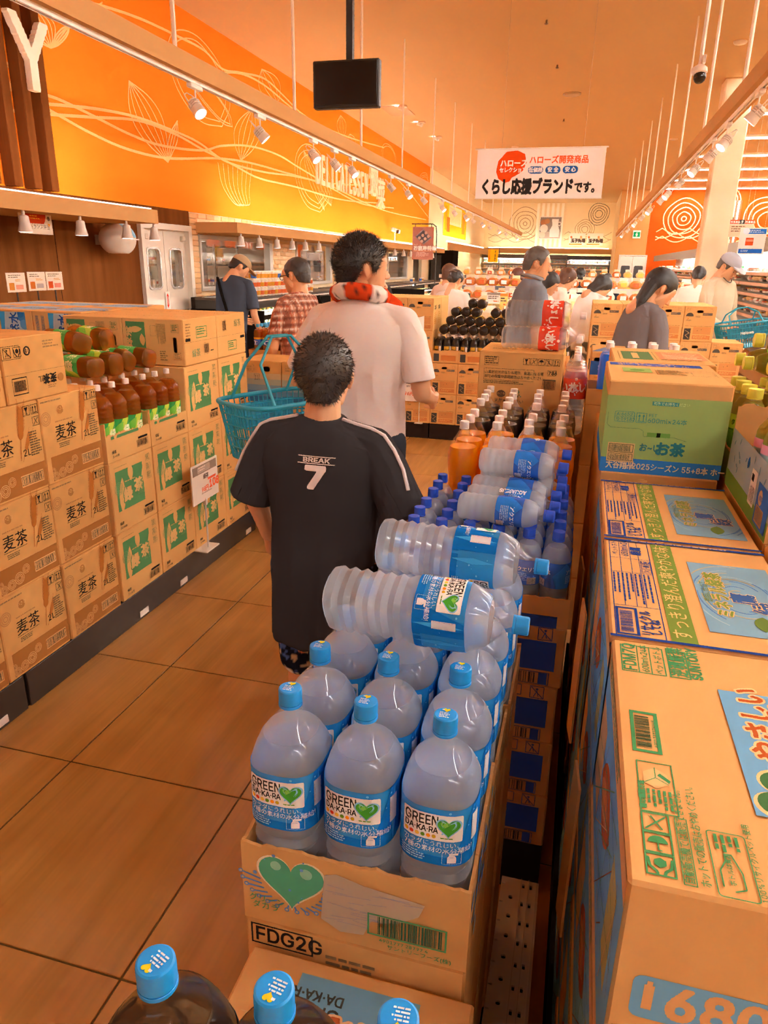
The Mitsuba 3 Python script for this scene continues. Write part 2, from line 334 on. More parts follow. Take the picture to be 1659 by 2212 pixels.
# far left: cream wall past the orange one, back wall, red wall part, wood part with white door
struct('wall_far_left', shp(bx(XL - .14, XL - .02, 24.3, YB2, 0, ZC), 'wall_cream'))
struct('wall_back', shp(bx(XL - .1, 1.1, YB2, YB2 + .1, 0, ZC), 'wall_cream')); struct('wall_back__side_return', shp(bx(1.03, 1.1, YB + .1, YB2, 0, ZC), 'wall_cream'))
struct('wall_back__wood_part', shp(bx(1.03, 2.2, YB - .02, YB + .1, 0, ZC), 'panel_wood'))
struct('wall_back__red_part', shp(bx(2.2, XR, YB - .03, YB + .1, 0, ZC), 'wall_red'))
struct('wall_right', shp(bx(XR, XR + .1, YF, YB, 0, ZC), 'wall_cream'))
FO = [(x, x + 1.9) for x in (-4.6, -2.4, -.2, 2.0, 4.2)]
wf = sbox(XL, 0, XR, ZC).difference(shapely.union_all([sbox(a, .5, b, 3.0) for a, b in FO]))
m = cat_(*[trimesh.creation.extrude_polygon(q, .1) for q in polys(wf)]); m.apply_transform(np.array([[1, 0, 0, 0], [0, 0, 1, YF - .1], [0, 1, 0, 0], [0, 0, 0, 1.0]]))
struct('wall_front', shp(m, 'wall_cream'))
for a, b in FO:
    k = struct('window_%d' % (4 + FO.index((a, b))), shp(bx(a, b, YF - .06, YF - .054, .5, 3.0), 'clear'))
    scene[k + '__mullion'] = shp(cat_(*[bx(x - .025, x + .025, YF - .09, YF, .5, 3.0) for x in np.linspace(a + .02, b - .02, 5)], bx(a, b, YF - .09, YF, 2.1, 2.16)), 'satin', color='#8a8580')
wd = struct('door_2', shp(cat_(bx(1.2, 1.24, YB - .1, YB - .035, 0, 2.1), bx(2.24, 2.28, YB - .1, YB - .035, 0, 2.1), bx(1.2, 2.28, YB - .1, YB - .035, 2.06, 2.1)), 'satin', color='#e9e2d6'))
for x0, x1 in ((1.245, 1.735), (1.745, 2.235)):
    k = struct('leaf', shp(bx(x0, x1, YB - .09, YB - .05, .02, 2.05), 'satin', color='#efe9de'), 'door_2'); c = (x0 + x1) / 2
    scene[k + '__porthole_frame'] = shp(trimesh.creation.extrude_polygon(sbox(-.17, -.24, .17, .24).buffer(-.06).buffer(.06), .02).apply_transform(mat4(c, YB - .09, 1.45, rx=90)), 'satin', color='#2a2422')
k = numbered('exit_sign'); scene[k] = P().rect(0, 0, .3, .3, '#f2fff6').rect(.03, .06, .24, .18, '#19a06a').circ(.15, .2, .025, '#f2fff6').poly([(.1, .17), (.2, .17), (.17, .08), (.13, .08)], '#f2fff6').on((1.62, YB - .06, 2.72), (1, 0, 0), (0, 0, 1)); tag(k, 'small green and white exit pictogram sign above the white double door', 'sign')
# column in front of the chilled cases
struct('column', shp(cbox(.44, .44, ZC, .02, (2.06, 14.2, ZC / 2)), 'matte', color='#efd9b8'))
labels['column'] = {'label': 'square cream pillar rising to the ceiling beside the chilled cases', 'category': 'pillar', 'kind': 'structure'}
# soffits (tan boxes with a cove light on top) along the left wall
for nm, x, y0, y1, z0, z1 in (('first', -4.32, -6, 7.0, 1.95, 2.08), ('second', -4.48, 9.2, 24.0, 1.95, 2.08)):
    k = struct('trim_%d' % (1 if nm == 'first' else 2), shp(bx(x - .03, x, y0, y1, z0, z1), 'beam_wood'))
    scene[k + '__shelf'] = shp(cat_(bx(XL, x - .03, y0, y1, z0, z0 + .03), bx(XL, x, y0 - .03, y0, z0, z1), bx(XL, x, y1, y1 + .03, z0, z1)), 'beam_wood')
    for i in range(int((y1 - y0) / 2.9) + 1):
        a = y1 - 1.4 - 2.85 * i
        if a < .5 or a - 1.4 < y0: continue
        kk = numbered('cove_light'); scene[kk] = COVE(mat4(x - .07, a, z0 + .125))
        tag(kk, 'thin warm light strip lying on top of the %s tan canopy along the orange wall' % nm, 'strip light', 'cove lights on the canopies')
# far canopy band above the back fridges and at the far left
struct('trim_3', shp(cat_(bx(XL, 1.03, YB2 - .72, YB2 - .66, 2.2, 2.42), bx(-4.5, -4.44, 24.6, YB2 - .72, 2.06, 2.3)), 'beam_wood'))
for i in range(6):
    kk = numbered('cove_light'); scene[kk] = COVE(mat4(-4.55, 26.2 + 2.0 * i, 2.34) if i < 4 else mat4(-3.4 + 2.9 * (i - 4), YB2 - .62, 2.45, 90)); tag(kk, 'warm light strip on the canopy of the far cream walls', 'strip light', 'cove lights on the far canopies')
# light strips on the ceiling over the right-hand aisles
STRIP = group_of('strip_tube', {**shp(bx(2.2, 7.5, -.045, .045, -.08, -.05), 'matte', color='#ffffff'), 'emitter': lamp(L_STRIP, LAMP_W)})
for j in range(13):
    y = 31.1 - 2.87 * j
    if y > YF + .4:
        k = numbered('ceiling_light'); x0 = 2.2
        scene[k + '__tray'] = shp(bx(x0 - .02, 7.52, y - .09, y + .09, ZC - .05, ZC), 'satin', color='#f1e6d2')
        scene[k + '__tube'] = STRIP(mat4(0, y, ZC))
        tag(k, 'long white ceiling strip light over the right-hand aisles', 'ceiling light', 'strip lights on the ceiling')
# hanging track beams with rods and spot lamps
hs = MB().add(lathe([(.0, .0), (.032, .0), (.04, .012), (.042, .07), (.046, .09), (.048, .115), (.0421, .115), (.04, .1), (0, .1)], 20), '#e6ddcf')
for q in (.02, .035, .05): hs.add(lathe([(.0411, q), (.0445, q + .002), (.0445, q + .007), (.0411, q + .009)], 20), '#c9beae')
HOUS = hs.shape('satin', 35)
LENS = group_of('spot_lens', {**shp(lathe([(0, .1042), (.039, .1042), (.0395, .1062), (0, .1062)], 16), 'matte', color='#ffffff'), 'emitter': lamp(L_SPOT)})
YOKE = shp(tube([(.05, 0, .06), (.05, 0, .0), (.04, 0, -.05), (0, 0, -.075), (-.04, 0, -.05), (-.05, 0, 0), (-.05, 0, .06)], .004, 6), 'satin', color='#e6ddcf')
ADPT = shp(cat_(cbox(.04, .16, .03, .004, (0, 0, -.015)), tube([(0, 0, -.03), (0, 0, -.10)], .006, 8)), 'satin', color='#efe6d8')
def track(name, x, y0, y1, ys, rods, lab, aim):
    k = numbered(name); scene[k + '__beam'] = shp(bx(x - .06, x + .06, y0, y1, 2.76, 2.88), 'beam_wood'); scene[k + '__rail'] = shp(cat_(bx(x - .018, x - .006, y0, y1, 2.735, 2.762), bx(x + .006, x + .018, y0, y1, 2.735, 2.762), bx(x - .018, x + .018, y0, y1, 2.75, 2.762)), 'satin', color='#f0ece4')
    tag(k, lab, 'light track')
    for y in rods: scene[numbered(k + '__rod')] = shp(tube([(x, y, 2.87), (x, y, ZC)], .016 if y < 9 else .012, 8), 'satin', color='#f3e6d2')
    for i, y in enumerate(ys):
        kk = numbered('track_spotlight'); dx, dy, dz = aim(i); d = np.array([dx, dy, dz]); d = d / np.linalg.norm(d)
        u = np.cross(d, [0, 0, 1.0]); u /= np.linalg.norm(u); M = np.eye(4); M[:3, :3] = np.stack([u, np.cross(d, u), d], 1); M[:3, 3] = np.array([x, y, 2.60]) - d * .05
        scene[kk + '__adapter'] = {**ADPT, 'to_world': tw(mat4(x, y, 2.735))}; scene[kk + '__yoke'] = {**YOKE, 'to_world': tw(M)}
        scene[kk + '__housing'] = {**HOUS, 'to_world': tw(M)}; scene[kk + '__lens'] = LENS(M)
        tag(kk, f'white can spotlight on the {"left" if x < 0 else "right"} hanging light track', 'spotlight', f'spotlights on the {"left" if x < 0 else "right"} track')
LY = [-2.2, .2, 2.4, 5.02, 6.08, 7.33, 7.97, 8.6, 10.35, 11.39, 12.5, 14.18, 15.46, 16.99, 18.06, 19.72, 21.15, 23.4, 25.5, 29.5]
RY = [-2.0, .4, 2.6, 4.3, 5.88, 7.06, 7.81, 8.91, 10.2, 11.73, 12.63, 14.94, 16.81, 19.31, 22.5, 26]
track('light_track', -2.72, -4, 31, LY, [-1.2, .8, 2.8, 4.79, 6.85, 8.94, 10.96, 13.14, 15.04, 17.2, 19.4, 21.6, 24, 27], 'long tan beam with a lamp rail hanging from white rods on the left', lambda i: (.75, -.25 if i % 2 else .3, -.9))
track('light_track', 1.0, -4, 31, RY, [-1.4, .6, 2.6, 4.6, 6.61, 8.64, 10.76, 12.98, 15.29, 17.5, 20, 23, 26], 'long tan beam with a lamp rail hanging from white rods on the right', lambda i: (-.7, -.35 if i % 2 else .2, -.9))
# ---------------------------------------------------------------- cartons: a body, and on its faces flat print
INK, BRN, GRN, NVY = '#1f1a18', '#9c6232', '#3f7a4a', '#22356e'
def hole_cut(w, h): return trimesh.creation.extrude_polygon(sbox(-w / 2, -h / 2, w / 2, h / 2).buffer(-min(w, h) / 2 + .001).buffer(min(w, h) / 2 - .001, quad_segs=5), .05)
def carton(w, d, h, bsdf='carton_a', faces=None, holes=(), seam='top'):
    """template of a closed carton, origin under its middle; faces {'front': P, ...}; holes: (face, u, v, w, h)"""
    b = cbox(w, d, h, .0035, (0, 0, h / 2))
    if holes:
        b = to_m3(b) - to_m3(trimesh.creation.box((w - .012, d - .012, h - .012)).apply_translation((0, 0, h / 2)))
        for f_, u, v, hw, hh in holes:
            O, U, V = (np.array(q, float) for q in FACES[f_](w, d, h)); N = np.cross(U, V); A = np.eye(4)
            A[:3, :3] = np.stack([U, V, N], 1); A[:3, 3] = O + U * u + V * v - N * .03
            b = b - to_m3(hole_cut(hw, hh).apply_transform(A))
        b = from_m3(b)
    t = [('body', shp(b, bsdf))]
    if seam: 
        s = P().rect(.004, d / 2 - .001, w - .008, .002, '#6b4a2a'); s.rect(.004, d / 2 + .02, w - .008, .0008, '#a5784a').rect(.004, d / 2 - .02, w - .008, .0008, '#a5784a')
        t.append(('flap_seam', s.on(*FACES['top'](w, d, h))))
    for f_, p in (faces or {}).items(): t.append((f'{f_}_printing', p.on(*FACES[f_](w, d, h))))
    return t
def tray(w, d, h, bsdf='carton_a', faces=None, jag=.006, seed=1, rise=None):
    """a cut-open carton: floor and four thin walls with torn top edges"""
    r = np.random.default_rng(seed); ms = [bx(-w / 2, w / 2, -d / 2, d / 2, 0, .004)]; hs = {}
    for f_ in ('front', 'back', 'left', 'right'):
        O, U, V = (np.array(q, float) for q in FACES[f_](w, d, h)); N = np.cross(U, V); L = w if f_ in ('front', 'back') else d
        xs = np.linspace(0, L, 44); top = h + np.cumsum(r.normal(0, jag * .35, 44)) * .5; top = h + np.clip(top - h, -jag, jag) + r.normal(0, jag * .18, 44)
        if rise and f_ in rise: top = top + np.array([rise[f_](x / L) for x in xs])
        pl = Polygon([(0, 0), (L, 0)] + [(x, z) for x, z in zip(xs[::-1], top[::-1])])
        m = trimesh.creation.extrude_polygon(pl, .0045); A = np.eye(4); A[:3, :3] = np.stack([U, V, N], 1); A[:3, 3] = O - N * .0045 * (1 if f_ in ('front', 'back') else 1.02)
        m.apply_transform(A); ms.append(m)
    t = [('body', shp(cat_(*ms), bsdf))]
    for f_, p in (faces or {}).items(): t.append((f'{f_}_printing', p.on(*FACES[f_](w, d, h))))
    return t
# small marks that come back on many cartons
def icon(p, x, y, s, kind, col, t=None):
    t = t or s * .05; p.frame(x, y, s, s, t, col)
    c, d = x + s / 2, y + s / 2
    if kind == 'up':
        for q in (-.2, .2): p.line([(c + q * s, y + .2 * s), (c + q * s, y + .72 * s)], s * .07, col); p.poly([(c + (q - .13) * s, y + .62 * s), (c + (q + .13) * s, y + .62 * s), (c + q * s, y + .86 * s)], col)
        p.rect(x + .15 * s, y + .12 * s, .7 * s, .05 * s, col)
    elif kind == 'glass':
        p.poly([(c - .25 * s, y + .85 * s), (c + .25 * s, y + .85 * s), (c + .05 * s, y + .45 * s), (c + .05 * s, y + .2 * s), (c + .2 * s, y + .12 * s), (c - .2 * s, y + .12 * s), (c - .05 * s, y + .2 * s), (c - .05 * s, y + .45 * s)], col)
    elif kind == 'rain':
        p.poly(Point(c, y + .5 * s).buffer(.34 * s, quad_segs=6).intersection(sbox(x, y + .5 * s, x + s, y + s)), col); p.line([(c, y + .5 * s), (c, y + .18 * s), (c + .1 * s, y + .14 * s)], s * .05, col)
    elif kind == 'nohook':
        p.line([(x + .15 * s, y + .15 * s), (x + .85 * s, y + .85 * s)], s * .06, col); p.line([(x + .7 * s, y + .2 * s), (x + .35 * s, y + .8 * s)], s * .06, col)
    elif kind == 'hands':
        p.poly([(c, y + .82 * s), (c + .2 * s, y + .7 * s), (c + .2 * s, y + .48 * s), (c, y + .36 * s), (c - .2 * s, y + .48 * s), (c - .2 * s, y + .7 * s)], col)
        for q in (-1, 1): p.line([(c + q * .4 * s, y + .75 * s), (c + q * .36 * s, y + .4 * s), (c + q * .15 * s, y + .2 * s), (c + q * .12 * s, y + .1 * s)], s * .1, col)
    elif kind == 'nodrop':
        p.line([(c - .2 * s, y + .15 * s), (c, y + .6 * s), (c + .1 * s, y + .2 * s)], s * .06, col); p.circ(c, y + .75 * s, .09 * s, col); p.line([(x + .1 * s, y + .9 * s), (x + .9 * s, y + .1 * s)], s * .06, col)
    return p
def heart(cx, cy, s):
    a = np.linspace(0, 2 * np.pi, 48, endpoint=False); return Polygon(np.stack([cx + s * .0625 * 8 * np.sin(a) ** 3, cy + s * .03125 * (13 * np.cos(a) - 5 * np.cos(2 * a) - 2 * np.cos(3 * a) - np.cos(4 * a))], 1)).buffer(0)
def leafshape(x, y, L, W, rot):
    a = np.linspace(0, 1, 12); up = np.sin(np.pi * a) ** .8 * W / 2
    return affinity.translate(affinity.rotate(Polygon(list(zip(a * L, up)) + list(zip(a[::-1] * L, -up[::-1]))), rot, origin=(0, 0)), x, y)
def wheat(p, x, y, s, col, tilt=82):
    g = [LineString([(0, 0), (s, 0)]).buffer(s * .008)]
    for i in range(9):
        q = s * (.38 + .062 * i); 
        for sg in (-1, 1): g += [leafshape(q, 0, s * .15, s * .055, sg * 26), LineString([(q + .1 * s, sg * .04 * s), (q + .26 * s, sg * .1 * s)]).buffer(s * .004)]
    return p.poly(affinity.translate(affinity.rotate(shapely.union_all(g), tilt, origin=(0, 0)), x, y), col)

# barley tea 2 l, front
def barley_front(w=.325, h=.325, seed=1):
    p = P(w, h); p.rows(.03 * w, .93 * h, .5 * w, .03 * h, 1, '#8a6a48', seed)
    band = sbox(.08 * w, .03 * h, .985 * w, .315 * h); p.poly(band, BRN)
    for x, y, r in ((.13, .08, .05), (.24, .1, .06), (.36, .13, .07), (.47, .2, .055), (.09, .15, .04)):
        for q in (1, .72, .45): p.poly(Point(x * w, y * h).buffer(r * q * w, quad_segs=5).difference(Point(x * w, y * h).buffer(r * (q - .14) * w, quad_segs=5)).intersection(band), '#c99a66')
    p.rect(.6 * w, .1 * h, .34 * w, .13 * h, '#d8a870').frame(.61 * w, .115 * h, .32 * w, .1 * h, .0016, INK).bars(.63 * w, .125 * h, .28 * w, .08 * h, INK, 5)
    p.circ(.33 * w, .83 * h, .05 * w, '#a8703c').text('小さな', .33 * w, .825 * h, .012, '#d8a870', 0, 0, 'c', 20)
    for q in (.08, .06, .035): p.poly(Point(.08 * w, .76 * h).buffer(q * w, quad_segs=5).difference(Point(.08 * w, .76 * h).buffer((q - .012) * w, quad_segs=5)), '#b98450')
    p.rows(.22 * w, .68 * h, .3 * w, .03 * h, 1, '#b07c48', seed + 1)
    p.text('麦茶', .2 * w, .505 * h, .135 * h, INK, 0, 0, 'l', 64).rect(.2 * w, .47 * h, .34 * w, .0016, INK).rows(.24 * w, .385 * h, .26 * w, .06 * h, 3, '#6a5038', seed + 2)
    wheat(p, .64 * w, .4 * h, .58 * h, '#a8622c', 80); wheat(p, .67 * w, .38 * h, .34 * h, '#a8622c', 62)
    p.text('2L', .68 * w, .43 * h, .075 * h, INK, 0, 0, 'l', 40)
    icon(p, .76 * w, .86 * h, .105 * w, 'glass', INK); icon(p, .88 * w, .86 * h, .105 * w, 'up', INK); icon(p, .88 * w, .73 * h, .1 * w, 'nohook', INK)
    return p.rows(.8 * w, .4 * h, .17 * w, .28 * h, 10, '#5c4630', seed + 3)
def greentea_front(w=.325, h=.32):
    p = P(w, h); x0, y0, x1, y1 = .11 * w, .3 * h, .73 * w, .86 * h; panel = sbox(x0, y0, x1, y1)
    p.rows(.1 * w, .9 * h, .4 * w, .025 * h, 1, '#b58c54', 4).poly(panel, '#4c7a4c')
    for gx, gy, L, W, rot in ((.2, .26, .5, .14, 84), (.45, .66, .26, .12, 92), (.68, .5, .34, .06, 76)): p.poly(leafshape(gx * w, gy * h, L * h, W * w, rot).intersection(panel), '#d4a768')
    for q in range(4): p.poly(Point(.16 * w, .62 * h).buffer((.09 - .022 * q) * w, quad_segs=6).difference(Point(.16 * w, .62 * h).buffer((.082 - .022 * q) * w, quad_segs=6)), '#6d8f5e')
    p.text('緑', .25 * w, .42 * h, .15 * h, '#d9ae72', 2, 0, 'l', 48, out='#4c7a4c').text('茶', .5 * w, .49 * h, .15 * h, '#d9ae72', 2, 0, 'l', 48, out='#4c7a4c').rows(.3 * w, .66 * h, .26 * w, .03 * h, 1, '#d4a768', 6)
    for i in range(7): p.line([(.58 * w + i * .02 * w, .42 * h), (.6 * w + i * .018 * w, .62 * h)], .0012, '#8fa06a')
    for i in range(3): p.frame(.82 * w, (.84 - .13 * i) * h, .1 * w, .1 * h, .001, '#6d6a44').rows(.83 * w, (.85 - .13 * i) * h, .08 * w, .08 * h, 4, '#6d6a44', i)
    p.text('緑茶', .1 * w, .11 * h, .035 * h, INK, 0, 0, 'l', 24).text('2L×6本', .1 * w, .055 * h, .032 * h, INK, 0, 0, 'l', 24)
    p.frame(.66 * w, .075 * h, .26 * w, .095 * h, .0014, INK).bars(.68 * w, .085 * h, .22 * w, .075 * h, INK, 9).rect(.7 * w, .185 * h, .22 * w, .028 * h, INK)
    return p
# left display: plinths, cartons and their bottles; fronts look to +x (a carton's own front is turned by 90 degrees)
for i, (y0, y1) in enumerate(((.95, 1.86), (1.87, 3.86))):
    k = numbered('display_plinth'); scene[k + '__block'] = shp(cat_(bx(-4.0, -1.87, y0, y1, .0, .145)), 'matte', color='#1d1613')
    scene[k + '__front_board'] = shp(cbox(.012, y1 - y0 - .006, .142, .002, (-1.862, (y0 + y1) / 2, .072)), 'satin', color='#241a16')
    tag(k, 'black plinth under the barley tea cartons at the near left' if i == 0 else 'long black plinth under the green tea cartons on the left', 'plinth')
for y in (1.72, 2.62, 2.98, 3.75):
    k = numbered('price_tag'); scene[k] = shp(cbox(.004, .07, .03, .001, (-1.853, y, .03)), 'satin', color='#efeae0'); tag(k, 'small white tag on the black plinth edge near the floor', 'tag', 'white tags on the plinth')
BARLEY = carton(.327, .215, .323, 'carton_a', {'front': barley_front(.327, .323)})
R90 = lambda x, y, z, rz=90, **k: mat4(x, y, z, rz, **k)
ry_ = random.Random(11)
for ci, yc in enumerate((1.29, 1.622, 1.955, 2.288)):
    for r in range(3):
        put(BARLEY, 'carton', f"barley tea carton, {('bottom', 'middle', 'top')[r]} of the {('nearest', 'second', 'third', 'farthest')[ci]} barley stack on the left", 'carton', R90(-1.85 - .1075 + ry_.uniform(-.004, .004), yc, .148 + .3245 * r), 'barley tea cartons')
        if r == 2: put(BARLEY[:2], 'carton', 'plain cardboard carton behind the front row of the left display', 'carton', R90(-2.176, yc, .148 + .3245 * r), 'cartons behind the front row on the left')
# two barley cartons laid down on top, their ends with upside-down print
e = P(.305, .222); e.rows(.2, .17, .08, .03, 3, '#9a7448', 3).frame(.0, .150, .085, .045, .0014, INK); icon(e, .055, .155, .035, 'hands', INK); icon(e, .008, .155, .035, 'nodrop', INK)
e.circ(.118, .172, .016, INK).circ(.118, .172, .011, '#cf9f68').bars(.108, .164, .02, .016, INK, 3, n=3).rect(0, .098, .305, .001, '#8a6238').frame(.03, .03, .07, .055, .0012, INK).bars(.037, .04, .056, .036, INK, 8).rect(.03, .028, .07, .003, INK).rect(.03, .084, .07, .003, INK)
e.text('麦茶', .25, .078, .026, INK, 1, 180, 'l', 40).text('2L', .188, .078, .02, '#5a4028', 0, 180, 'l', 30).circ(.272, .062, .015, '#a8703c').rows(.2, .028, .06, .014, 2, '#9a7448', 3)
LAID = carton(.305, .328, .222, 'carton_a', {'front': e})
for i, y in enumerate((1.825, 2.138)):
    put(LAID, 'carton', 'barley tea carton laid flat with upside-down lettering on top of the left display' if i else 'laid flat barley tea carton at the left edge of the picture', 'carton', R90(-1.85 - .164, y, .148 + .3245 * 3))
# green tea columns
GT = carton(.345, .215, .318, 'carton_c', {'front': greentea_front(.345, .318)}); GT2 = carton(.322, .215, .318, 'carton_c', {'front': greentea_front(.322, .318)})
for ci, (yc, tp, n) in enumerate(((2.637, GT2, 2), (2.965, GT2, 2), (3.302, GT, 3), (3.652, GT, 3))):
    for r in range(n):
        put(tp, 'carton', f"green tea carton, {('bottom', 'second', 'third')[r]} from the floor in the {('nearest', 'second', 'third', 'farthest')[ci]} green stack", 'carton', R90(-1.85 - .108, yc, .148 + .319 * r), 'green tea cartons')
        put(tp[:2], 'carton', 'plain cardboard carton behind the front row of the left display', 'carton', R90(-2.176, yc, .148 + .319 * r), 'cartons behind the front row on the left')
gtr = greentea_front(.322, .318)
def cropped(p, h):
    o = P(p.w, h); cl = sbox(-1, -1, 2, h)
    for v, f_, c, k in p.items:
        g = shapely.union_all([Polygon(v[t]) for t in f_]).intersection(cl); o.k = k - 1; o.poly(g, c)
    return o
GTRAY = tray(.322, .33, .115, 'carton_c', {'front': cropped(gtr, .108)}, .012, 4, {'left': lambda q: .05 * q, 'right': lambda q: .05 * (1 - q)})
for yc in (2.637, 2.965):
    put(GTRAY, 'open_carton', 'cut-open green tea carton holding amber bottles, nearer of the two' if yc < 2.8 else 'cut-open green tea carton holding amber bottles, beside the full stacks', 'carton', R90(-1.85 - .166, yc, .788))
# laid green tea cartons on top: -y faces with panel and hand hole, +x ends with label
def laid_side(w=.335, h=.222):
    p = P(w, h); p.rect(.02, .03, .105, .175, '#4c7a4c')
    for x, y, L, W, r in ((.03, .165, .08, .03, 5), (.05, .06, .07, .03, -5), (.11, .09, .06, .03, 95)): p.poly(leafshape(x, y, L, W, r).intersection(sbox(.02, .03, .125, .205)), '#d4a768')
    p.text('緑茶', .045, .075, .04, '#d4a768', 1, 90, 'l', 40); p.frame(.155, .14, .03, .05, .001, '#8a6c40').rows(.19, .1, .05, .1, 9, '#8a6c40', 3, True).rows(.2, .02, .045, .05, 5, '#8a6c40', 4).frame(.27, .16, .04, .04, .001, '#5c6a40').rows(.275, .165, .03, .03, 4, '#5c6a40', 5)
    return p.poly(Polygon([(.15, .03), (.18, .03), (.165, .055)]), '#8a6c40').frame(.275, .03, .04, .035, .001, '#8a6c40').rows(.28, .035, .03, .025, 4, '#8a6c40', 6)
def laid_end(w=.335, h=.222, flip=0):
    p = P(w, h); p.rect(0, .11, w, .001, '#8a6238')
    if flip: p.frame(.06, .135, .05, .06, .0005, INK).bars(.065, .14, .04, .05, INK, 4).text('緑茶', .2, .155, .03, '#7d7a50', 0, 0, 'l', 30).frame(.12, .03, .1, .05, .003, GRN).rows(.13, .04, .08, .03, 3, GRN, 8).rect(.27, .085, .05, .014, INK)
    else: p.frame(.12, .125, .11, .055, .003, GRN).rows(.13, .135, .09, .035, 3, GRN, 9).rows(.02, .12, .05, .08, 6, '#9a7448', 2).rect(.015, .116, .045, .014, INK).text('緑茶', .07, .04, .03, '#7d8a60', 0, 0, 'l', 30).frame(.19, .04, .055, .055, .0005, INK).bars(.195, .045, .045, .045, INK, 6).rows(.26, .045, .04, .01, 1, INK, 3)
    return p
LG = [carton(.335, .335, .222, 'carton_c', {'front': laid_side(), 'right': laid_end(flip=f_)}, [('front', .285, .1, .022, .075)]) for f_ in (0, 1)]
for i in range(2):
    for j in range(2):
        put(LG[i], 'carton', f"laid green tea carton with hand hole on the left display, {('near', 'far')[i]} {('right', 'left')[j]} one", 'carton', mat4(-1.85 - .168 - .338 * j, 3.318 + .337 * i, 1.107), 'laid green tea cartons')
        if j == 1:
            for r in range(3): put(GT[:2], 'carton', 'plain cardboard carton behind the front row of the left display', 'carton', R90(-2.397, 3.302 + .35 * i, .148 + .319 * r), 'cartons behind the front row on the left')
# mineral water cartons at the back
def water_side(w=.305, h=.225):
    p = P(w, h); p.rect(.1, .0, .16, .215, '#bcd8e6').rect(.1, .0, .022, .215, '#5cb4e4').poly([(.1, .215), (.135, .215), (.122, .12), (.1, .08)], '#3fa2dc')
    for x, y, r, c in ((.245, .19, .03, '#3f86c8'), (.25, .15, .026, '#5c9cd2'), (.235, .205, .02, '#2f74bb'), (.256, .06, .02, '#5c9cd2')): p.poly(Point(x, y).buffer(r, quad_segs=3).intersection(sbox(.1, 0, .262, .215)), c)
    p.text('天然水', .21, .03, .045, '#1f4fa0', 1, 90, 'l', 48).text('SUNTORY', .15, .04, .014, '#3f86c8', 0, 90, 'l', 30)
    p.rows(.02, .05, .02, .15, 3, '#5a6a80', 3, True).rows(.055, .05, .02, .15, 3, '#5a6a80', 4, True)
    return p
WT = carton(.305, .40, .225, 'carton_c', {'front': water_side(), 'right': P(.4, .225).frame(.12, .12, .16, .05, .002, '#8a6c40').rows(.13, .128, .14, .035, 3, '#8a6c40', 2), 'top': P(.305, .4).rect(.03, .06, .24, .28, '#9fb4c4').text('天然水', .06, .15, .07, '#6f8fb0', 1, 0, 'l', 40)}, [('front', .075, .06, .02, .08)])
WB = [('body', shp(cbox(.3, .39, .318, .003, (0, 0, .159)), 'carton_b'))]
for i in range(3):
    for j in range(2):
        x, y = -2.68 - .308 * i, 3.5 + .403 * j
        put(WT, 'carton', f"mineral water carton with blue panel on the left display, {('near', 'far')[j]} row, {('right', 'middle', 'left')[i]} one", 'carton', mat4(x, y, 1.108), 'mineral water cartons')
        for r in range(3): put(WB, 'carton', 'plain cardboard carton under the mineral water cartons', 'carton', mat4(x, y, .148 + .319 * r), 'cartons under the mineral water')
